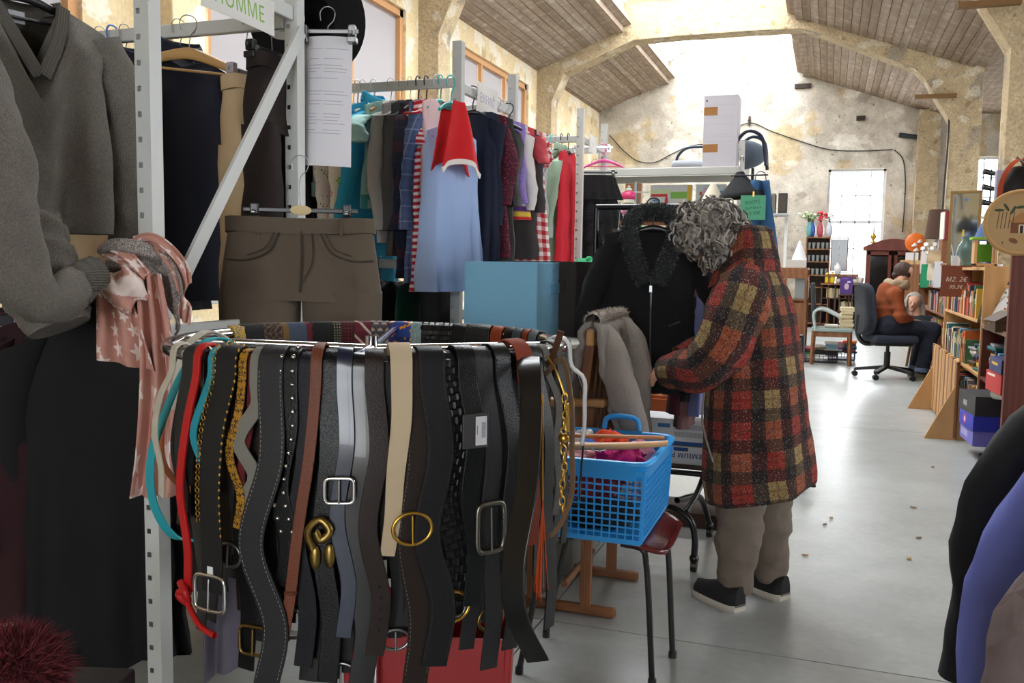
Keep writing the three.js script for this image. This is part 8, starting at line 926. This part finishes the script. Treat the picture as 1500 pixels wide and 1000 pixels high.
// ---------- beyond the aisle: chair, crates and the far wall ----------
{ const z = -12.3, c0 = atY(1216, 520, 0), t = thing('wooden_chair', 'wooden chair with pale arms stacked with books, beside book crates', 'chair', [c0.x, 0, z]); for (const [x, zz] of [[-0.22, 0.2], [0.22, 0.2], [-0.22, -0.2], [0.22, -0.2]]) obj('leg', bar([x * 1.05, 0, zz * 1.05], [x, 0.44, zz], 0.04, 0.04), oak, t); obj('seat', rb(0.5, 0.05, 0.46, 0.012, 0, 0.455, 0), mat('#8fa09c', 0.7), t); obj('apron', rb(0.46, 0.07, 0.03, 0.004, 0, 0.4, 0.2), oak, t); obj('backrest', rb(0.05, 0.55, 0.42, 0.02, -0.24, 0.78, 0, 0, 0, 0.08), mat('#2c3436', 0.8), t); obj('arm', tube([[-0.2, 0.44, 0.22], [-0.22, 0.68, 0.22], [-0.14, 0.72, 0.22], [0.1, 0.62, 0.22]], 0.018, 8), mat('#aab6b4', 0.4), t); obj('arm', tube([[-0.2, 0.44, -0.22], [-0.22, 0.68, -0.22], [-0.14, 0.72, -0.22], [0.1, 0.62, -0.22]], 0.018, 8), mat('#aab6b4', 0.4), t);
  bookStack(c0.x + 0.16, 0.482, z + 0.08, 10, 'in the tall pile on the wooden chair', { k: 2 }); bookStack(c0.x - 0.02, 0.482, z + 0.1, 2, 'lying open on the wooden chair', { k: 1 });
  const crate = (x, zz, w, col, label) => { const g = basketThing('book_crate', label, mat(col, 0.5), V(x, 0.001, zz), 0, w, 0.36, 0.17, 8, 8, 3, 0.02); for (let k = 0; k < 3; k++) bookStack(x - w / 2 + 0.08 + k * (w - 0.16) / 2, 0.1, zz + 0.08 - 0.06 * (k % 2), 4 + k % 3, 'piled in the ' + label.split(' of ')[0]); };
  crate(atY(1200, 528, 0).x, atY(1200, 528, 0).z + 0.1, 0.44, '#16181c', 'black plastic crate of paperbacks'); crate(atY(1230, 527, 0).x + 0.02, atY(1228, 525, 0).z + 0.05, 0.34, '#27335c', 'dark blue plastic crate of paperbacks');
  const br = atY(1176, 525, 0), b = thing('book_trolley', 'wooden book trolley with black bookends beside the woman in plaid', 'book trolley', [br.x - 0.14, 0, br.z]); for (const zz of [-0.5, 0.5]) obj('side_panel', rb(0.34, 0.76, 0.025, 0.004, 0, 0.4, zz), oak, b); for (const zz of [-0.5, 0.5]) for (const x of [-0.15, 0.15]) obj('post', rb(0.03, 0.46, 0.025, 0.003, x, 0.99, zz), oak, b); for (const y of [0.1, 0.5, 0.82]) obj('shelf', rb(0.32, 0.022, 0.98, 0.003, 0, y, 0), oak, b); for (const zz of [-0.45, 0.45]) for (const x of [-0.13, 0.13]) obj('caster', cyl([x - 0.012, 0.022, zz], [x + 0.012, 0.022, zz], 0.022, 0.022, 12), blackPlastic, b);
  for (const y of [0.835]) { const r = rng(y * 100); let zz = br.z + 0.46; while (zz > br.z - 0.44) { const th = 0.03 + 0.025 * r(), h = 0.22 + 0.09 * r(); const m = book(br.x - 0.05, y + h / 2, zz - th / 2, 0.16, h, th - 0.001, 'on the wooden book trolley, ' + (y > 0.6 ? 'upper' : 'lower') + ' shelf'); m.rotation.y = Math.PI; zz -= th + (r() < 0.1 ? 0.03 : 0); } }
  for (const k of [0, 1, 2]) { const o = thing('bookend', 'black arched metal bookend on the wooden book trolley', 'bookend', [br.x - 0.14, 0.832, br.z + 0.3 - 0.07 * k], 0, 'black bookends on the trolley'); obj('arch', tube([[-0.14, 0, 0], [-0.14, 0.3, 0], [-0.06, 0.36, 0], [0.06, 0.36, 0], [0.14, 0.3, 0], [0.14, 0, 0]], 0.01, 6, 40), blackPlastic, o); }
  pack('carton', 'white shallow carton on top of the book trolley', 0.26, 0.1, 0.34, [br.x - 0.14, 1.25, br.z + 0.05], '#bdbcb8'); const tp = thing('trolley_top', 'dark plank across the book trolley under the white carton', 'board', [br.x - 0.14, 1.22, br.z]); obj('board', rb(0.34, 0.025, 1.02, 0.004, 0, 0.012, 0), oak, tp); obj('riser', [rb(0.3, 0.12, 0.02, 0.003, 0, -0.055, -0.5)], oak, tp); obj('riser', rb(0.3, 0.12, 0.02, 0.003, 0, -0.055, 0.5), oak, tp);
  const lc = thing('lampshade', 'small white cone lampshade on the white carton', 'lampshade', [br.x - 0.1, 1.351, br.z + 0.08]); obj('shade', lathe([[0.012, 0.26], [0.1, 0.0], [0.097, 0], [0.01, 0.25]], 28), mat('#d2d2d4', 0.9), lc); obj('finial', ball(0.012, 0, 0.265, 0), gold, lc);
}
{ // furniture at the far wall
  const Z = -19.7, X = (px, py = 400) => atZ(px, py, Z).x;
  const x0 = X(1267), x1 = X(1345), W = x1 - x0, H = 1.78, a = thing('armoire', 'red brown armoire with arched top and glass doors by the tall window', 'armoire', [(x0 + x1) / 2, 0, Z]), D = 0.5; const gd = mat('#20242a', 0.08, { transmission: 0.7, thickness: 0 });
  obj('side_panel', rb(0.04, H - 0.12, D, 0.006, -W / 2 + 0.02, (H - 0.12) / 2, 0), maho, a); obj('side_panel', rb(0.04, H - 0.12, D, 0.006, W / 2 - 0.02, (H - 0.12) / 2, 0), maho, a); obj('back_panel', rb(W - 0.06, H - 0.12, 0.02, 0.003, 0, (H - 0.12) / 2, -D / 2 + 0.01), maho, a); obj('plinth', rb(W, 0.14, D, 0.008, 0, 0.07, 0), maho, a);
  const arch = [[-W / 2 - 0.05, H - 0.16]]; for (let i = 0; i <= 20; i++) { const t = i / 20; arch.push([-W / 2 - 0.05 + (W + 0.1) * t, H - 0.1 + 0.16 * Math.sin(Math.PI * t)]); } arch.push([W / 2 + 0.05, H - 0.16]); obj('cornice', extr(arch, D + 0.06, 0.01).translate(0, 0, -D / 2), maho, a);
  for (const s of [-1, 1]) { const dw = W / 2 - 0.05, cx = s * W / 4, d = obj('door', [rb(dw, 0.5, 0.03, 0.005, cx, 0.4, D / 2), rb(dw, 0.08, 0.03, 0.005, cx, H - 0.22, D / 2), rb(0.06, H - 0.3, 0.03, 0.005, cx - dw / 2 + 0.03, H / 2 - 0.02, D / 2), rb(0.06, H - 0.3, 0.03, 0.005, cx + dw / 2 - 0.03, H / 2 - 0.02, D / 2)], maho, a); obj('glass', rb(dw - 0.1, H - 0.95, 0.005, 0.001, cx, 1.08, D / 2), gd, d); obj('knob', ball(0.015, s * 0.04, 0.9, D / 2 + 0.03), gold, d); }
  for (const y of [0.7, 1.02, 1.32]) { obj('shelf', rb(W - 0.08, 0.02, D - 0.08, 0.003, 0, y, 0), maho, a); } for (let k = 0; k < 9; k++) { const g = thing('glass_ware', 'small glass standing inside the armoire', 'glass', [(x0 + x1) / 2 - W / 2 + 0.12 + (k % 5) * (W - 0.2) / 5, k < 5 ? 1.031 : 0.711, Z + 0.08], 0, 'glasses inside the armoire'); obj('bowl', lathe([[0.025, 0], [0.006, 0.006], [0.006, 0.05], [0.03, 0.08], [0.028, 0.13]], 14), mat('#9aa6aa', 0.15), g); }
  const bl = thing('brass_lamp', 'small brass oil lamp on top of the armoire', 'lamp', [x0 + 0.12, H - 0.02, Z + 0.1]); obj('body', lathe([[0, 0], [0.06, 0], [0.05, 0.03], [0.02, 0.06], [0.06, 0.12], [0.05, 0.17], [0.02, 0.2]], 20), gold, bl); obj('chimney', lathe([[0.02, 0.2], [0.035, 0.25], [0.018, 0.34]], 16), mat('#d2d2cc', 0.1), bl);
  const tb = thing('wooden_chest', 'tan wooden chest with a framed lid beside the armoire', 'chest', [X(1331), 0.0, Z + 0.55]); obj('body', rb(0.4, 1.42, 0.36, 0.008, 0, 0.71, 0), pine, tb); obj('door_panel', rb(0.3, 1.2, 0.014, 0.006, 0, 0.74, 0.185), oak, tb); obj('knob', ball(0.014, 0.1, 0.8, 0.2), gold, tb);
  pack('carton', 'white carton with a carry handle on the tan chest', 0.22, 0.15, 0.16, [X(1331), 1.421, Z + 0.55], '#d4d4d6');
  // counter with cabinets
  const c0 = X(1205), c1 = X(1265), cw = c1 - c0, c = thing('dresser', 'dark wooden dresser of crockery beneath the tall window', 'dresser', [(c0 + c1) / 2, 0, Z]); obj('carcass', rb(cw, 0.9, 0.02, 0.004, 0, 0.45, -0.2), walnut, c); for (const x of [-cw / 2, -cw / 6, cw / 6, cw / 2]) obj('side_panel', rb(0.03, 0.9, 0.42, 0.004, x, 0.45, 0), walnut, c); for (const y of [0.06, 0.35, 0.62]) obj('shelf', rb(cw, 0.022, 0.42, 0.003, 0, y, 0), walnut, c); obj('worktop', rb(cw + 0.06, 0.035, 0.48, 0.006, 0, 0.915, 0), oak, c);
  for (let k = 0; k < 3; k++) { const y = thing('storage_tin', 'yellow glazed canister on the dresser', 'canister', [c0 + 0.1 + (k % 2) * 0.1, 0.933, Z + 0.12 - 0.12 * (k >> 1)], 0, 'yellow canisters on the dresser'); obj('body', lathe([[0, 0], [0.045, 0], [0.05, 0.02], [0.05, 0.16], [0.04, 0.18]], 20), mat('#d2b818', 0.4), y); obj('lid', lathe([[0.046, 0.18], [0.04, 0.2], [0.01, 0.21], [0.008, 0.225], [0, 0.226]], 20), mat('#d8c22a', 0.4), y); }
  for (let k = 0; k < 11; k++) { const x = c0 + 0.3 + k * (cw - 0.36) / 10, cup = k % 3 === 1; const t = thing(cup ? 'teapot' : 'teacup', cup ? 'white china teapot among the crockery on the dresser' : 'white china cup among the crockery on the dresser', cup ? 'teapot' : 'cup', [x, 0.933, Z + 0.1 - 0.12 * (k % 2)], 0.6 * k, 'white crockery on the dresser'); const s = cup ? 1.5 : 1; obj('body', lathe([[0, 0], [0.025 * s, 0], [0.045 * s, 0.03 * s], [0.05 * s, 0.07 * s], [0.04 * s, 0.09 * s], [0.036 * s, 0.09 * s], [0.04 * s, 0.03 * s], [0, 0.01]], 18), mat('#d8d6d2', 0.25), t); obj('handle', tube([[0.045 * s, 0.07 * s, 0], [0.075 * s, 0.06 * s, 0], [0.07 * s, 0.03 * s, 0], [0.043 * s, 0.028 * s, 0]], 0.006, 6), mat('#d8d6d2', 0.25), t); }
  for (let k = 0; k < 2; k++) { for (let i = 0; i < 7; i++) { const th = 0.02 + 0.012 * ((i * 7) % 3), m = book(c0 + 0.1 + k * (cw / 3) + i * 0.04, (k ? 0.361 : 0.631) + 0.1, Z + 0.08, 0.14, 0.2, th, 'upright inside the dresser, ' + (k ? 'lower' : 'upper') + ' bay'); m.rotation.y = -T90; } }
  const pb = thing('poster_book', 'purple picture book standing before the dresser', 'book', [X(1240), 0.72, Z + 0.5], 0); obj('cover', rb(0.24, 0.36, 0.02, 0.003, 0, 0.18, 0), mat('#3a1f5c', 0.5), pb); obj('picture', (() => { const q = new THREE.PlaneGeometry(0.23, 0.35); q.translate(0, 0.18, 0.0106); return q; })(), mat('#ffffff', 0.5, { map: canvasTex(96, 144, (g, w, h) => { g.fillStyle = '#42256a'; g.fillRect(0, 0, w, h); g.fillStyle = '#b89aa8'; g.beginPath(); g.ellipse(50, 80, 18, 26, 0, 0, 7); g.fill(); g.fillStyle = '#6a4a9a'; g.fillRect(10, 10, 50, 10); g.fillStyle = '#cfc6e0'; g.fillRect(54, 36, 26, 12); }) }), pb); const ps = thing('plant_stand', 'narrow dark stand under the purple picture book', 'stand', [X(1240), 0, Z + 0.5]); obj('top', rb(0.3, 0.02, 0.2, 0.004, 0, 0.708, 0), walnut, ps); for (const [x, z] of [[-0.12, 0.07], [0.12, 0.07], [-0.12, -0.07], [0.12, -0.07]]) obj('leg', cyl([x, 0, z], [x, 0.7, z], 0.012), walnut, ps);
  // tall shelf with glasses and vases on top
  const b0 = X(1180), b1 = X(1214), bw = b1 - b0, B = thing('glass_shelf', 'tall brown shelf of glassware topped by flower vases', 'shelf', [(b0 + b1) / 2, 0, Z]); for (const s of [-1, 1]) obj('side_panel', rb(0.025, 1.88, 0.34, 0.004, s * bw / 2, 0.94, 0), oak, B); for (const y of [0.1, 0.5, 0.85, 1.1, 1.38, 1.64, 1.88]) obj('shelf', rb(bw, 0.024, 0.34, 0.003, 0, y - 0.012, 0), oak, B); obj('back_panel', rb(bw, 1.86, 0.012, 0.002, 0, 0.93, -0.16), walnut, B);
  for (let k = 0; k < 15; k++) { const g = thing('glass_ware', 'clear drinking glass on the tall brown shelf', 'glass', [b0 + 0.05 + (k % 5) * (bw - 0.1) / 4, [1.381, 1.101, 1.641][Math.floor(k / 5)], Z + 0.06], 0, 'glasses on the tall brown shelf'); obj('bowl', lathe([[0, 0.004], [0.026, 0], [0.034, 0.13], [0.03, 0.13], [0.023, 0.008]], 14), mat('#8d9698', 0.12), g); }
  const g0 = X(1216), g1 = X(1240), gw = g1 - g0, G = thing('glass_cabinet', 'small wall cabinet with glass doors and a white vase', 'cabinet', [(g0 + g1) / 2, 1.15, Z]); for (const s of [-1, 1]) obj('side_panel', rb(0.02, 0.72, 0.3, 0.003, s * gw / 2, 0.36, 0), oak, G); for (const y of [0, 0.36, 0.72]) obj('shelf', rb(gw, 0.02, 0.3, 0.003, 0, y, 0), oak, G); obj('door', rb(gw * 0.46, 0.66, 0.006, 0.001, gw * 0.24, 0.36, 0.15), gd, G); obj('door', rb(gw * 0.46, 0.66, 0.006, 0.001, -gw * 0.24, 0.36, 0.15), gd, G); obj('ledge', rb(gw + 0.3, 0.06, 0.32, 0.006, 0.08, -0.06, 0.02), oak, G); obj('leg', rb(0.05, 1.06, 0.05, 0.004, -gw / 2, -0.62, 0), oak, G); obj('leg', rb(0.05, 1.06, 0.05, 0.004, gw / 2, -0.62, 0), oak, G);
  const wv = thing('vase', 'white china vase before the small glass cabinet', 'vase', [X(1227), 1.12, Z + 0.17]); obj('body', lathe([[0, 0], [0.05, 0], [0.08, 0.1], [0.07, 0.17], [0.035, 0.21], [0.05, 0.24], [0.043, 0.24], [0.028, 0.21], [0, 0.18]], 24), mat('#d2d2d6', 0.25), wv);
  [[1174, '#5f9a98', 'teal', ['#9fb08a', '#d8d8c4']], [1187, '#2f4f98', 'cobalt blue', ['#6a8a5a', '#e0dccc']], [1199, '#a84a5a', 'rose patterned', ['#d83a4c', '#c22a3c']], [1212, '#b8bcc8', 'white', ['#e8e6e4', '#d8dcd8']]].forEach(([px, col, nm, fl], i) => { const base = [X(px), 1.881, Z + 0.04], v = thing('flower_vase', `${nm} vase of ${i === 2 ? 'red roses' : i === 3 ? 'white blossoms' : 'pale green flowers'} on the tall brown shelf`, 'vase', base); if (i === 0) v.position.x = b0 + 0.04; obj('vase_body', lathe([[0, 0], [0.04, 0], [0.07, 0.1], [0.065, 0.2], [0.035, 0.28], [0.045, 0.31], [0.038, 0.31], [0.028, 0.28], [0, 0.25]], 20), mat(col, 0.3), v); const r = rng(i + 40); for (let k = 0; k < 16; k++) { const a = r() * 6.28, q = 0.18 * r(), x = q * Math.cos(a) + (i === 0 ? -0.12 : 0), y = 0.36 + 0.16 * r() - q * 0.3, z = q * Math.sin(a) * 0.5; const st = obj('stem', tube([[0, 0.28, 0], [x * 0.5, y * 0.6 + 0.15, z * 0.5], [x, y, z]], 0.004, 5, 8), mat('#3f5a36', 0.8), v); const pet = []; for (let j = 0; j < 5; j++) pet.push(ball(0.022, x + 0.018 * Math.cos(j * 1.257), y + 0.006 * j, z + 0.018 * Math.sin(j * 1.257), 1, 0.6, 1, 8, 6)); obj('flower', pet, mat(fl[k % 2], 0.8), st); } });
  const ws = thing('wall_ledge', 'grey ledge on the far wall with an old television', 'ledge', [atZ(1133, 310, -19.4).x, atZ(1133, 312, -19.4).y, -19.7]); obj('board', rb(0.6, 0.05, 0.5, 0.006, 0, -0.025, 0), mat('#8d9090', 0.6), ws); obj('leg', rb(0.06, ws.position.y - 0.05, 0.06, 0.004, -0.25, -ws.position.y / 2 - 0.025, 0), paintGrey, ws); obj('leg', rb(0.06, ws.position.y - 0.05, 0.06, 0.004, 0.25, -ws.position.y / 2 - 0.025, 0), paintGrey, ws);
  const tv = thing('television', 'old grey television with rounded screen on the grey ledge', 'television', [ws.position.x - 0.12, ws.position.y + 0.001, -19.65]); obj('casing', rb(0.3, 0.42, 0.3, 0.03, 0, 0.21, 0, 0, 0, 0, 3), mat('#57544c', 0.6), tv); obj('screen', rb(0.2, 0.28, 0.03, 0.06, -0.02, 0.22, 0.145, 0, 0, 0, 4), mat('#2a302e', 0.15), tv); const sp = thing('speaker', 'dark wooden loudspeaker beside the old television', 'speaker', [ws.position.x + 0.17, ws.position.y + 0.001, -19.65]); obj('casing', rb(0.18, 0.42, 0.25, 0.01, 0, 0.21, 0), mat('#241f1b', 0.7), sp); obj('grille', rb(0.14, 0.34, 0.012, 0.004, 0, 0.2, 0.127), mat('#3a332c', 0.9), sp);
}
{ // fixings on the far wall and roof: cable, brackets, pipe
  const z = ZF + 0.03, cable = (pts, label, r = 0.012) => { const o = obj('cable', tube(pts.map(([x, y]) => atZ(x, y, z)), r, 6, pts.length * 8), mat('#2a2724', 0.8)); tag(o, label, 'cable'); };
  cable([[893, 198], [915, 222], [935, 236], [958, 238], [985, 225], [1010, 214], [1032, 211]], 'black cable sagging across the far wall left of the tall carton'); cable([[1078, 186], [1100, 180], [1130, 192], [1170, 206], [1215, 219], [1262, 221], [1308, 219]], 'black cable strung across the far wall towards the tall window'); cable([[1310, 219], [1322, 232], [1326, 260], [1325, 300], [1322, 340]], 'thin black cable dropping beside the tall window');
  [[1176, 126, 0.34, 0.1], [1261, 173, 0.18, 0.1], [1098, 177, 0.05, 0.2], [1338, 199, 0.5, 0.08]].forEach(([px, py, w, h], i) => { const p = atZ(px, py, z), t = thing('wall_bracket', ['long rusty iron bar bolted high on the far wall', 'short iron stub on the far wall', 'iron hook holding the cable on the far wall', 'black pipe end sticking out of the far wall'][i], 'bracket', p); if (i === 3) obj('pipe', cyl([-0.28, 0.02, 0.05], [0.2, -0.05, 0.02], 0.05, 0.05, 14), mat('#23292e', 0.6), t); else obj('bar', rb(w, h, 0.06, 0.01), mat('#3a2f28', 0.8), t); obj('bolt', [cyl([w * 0.3, 0, 0.02], [w * 0.3, 0, 0.05], 0.02), cyl([-w * 0.3, 0, 0.02], [-w * 0.3, 0, 0.05], 0.02)], mat('#1c1a18', 0.7), t); });
  const pc = obj('cable', tube([V(XR - 0.02, 4.3, -16.2), V(XR - 0.03, 3.4, -15.8), V(XR - 0.05, 2.4, -15.79), V(XR - 0.04, 1.2, -15.79)], 0.014, 6, 40), mat('#2a2724', 0.8)); tag(pc, 'black cable running down the concrete pillar', 'cable');
  const r = rng(61); for (let i = 0; i < 7; i++) { const p = atY(1150 + 260 * r(), 600 + 300 * r(), 0.002); if (p.x > 1.0) continue; const l = obj('leaf', sheet((u, v) => V((u - 0.5) * 0.022 * Math.sin(3.14 * v + 0.05), 0.003 + 0.004 * Math.sin(u * 3.1), (v - 0.5) * 0.03), 4, 6, 0.001), mat(['#8a6236', '#a8875a', '#6a5a44'][i % 3], 0.9)); l.position.copy(p); l.rotation.y = r() * 6; tag(l, ['brown', 'tan', 'grey brown'][i % 3] + ' dry leaf scrap lying on the concrete floor', 'leaf', 'dry scraps on the concrete floor'); }
}
renderer.render(scene, camera);
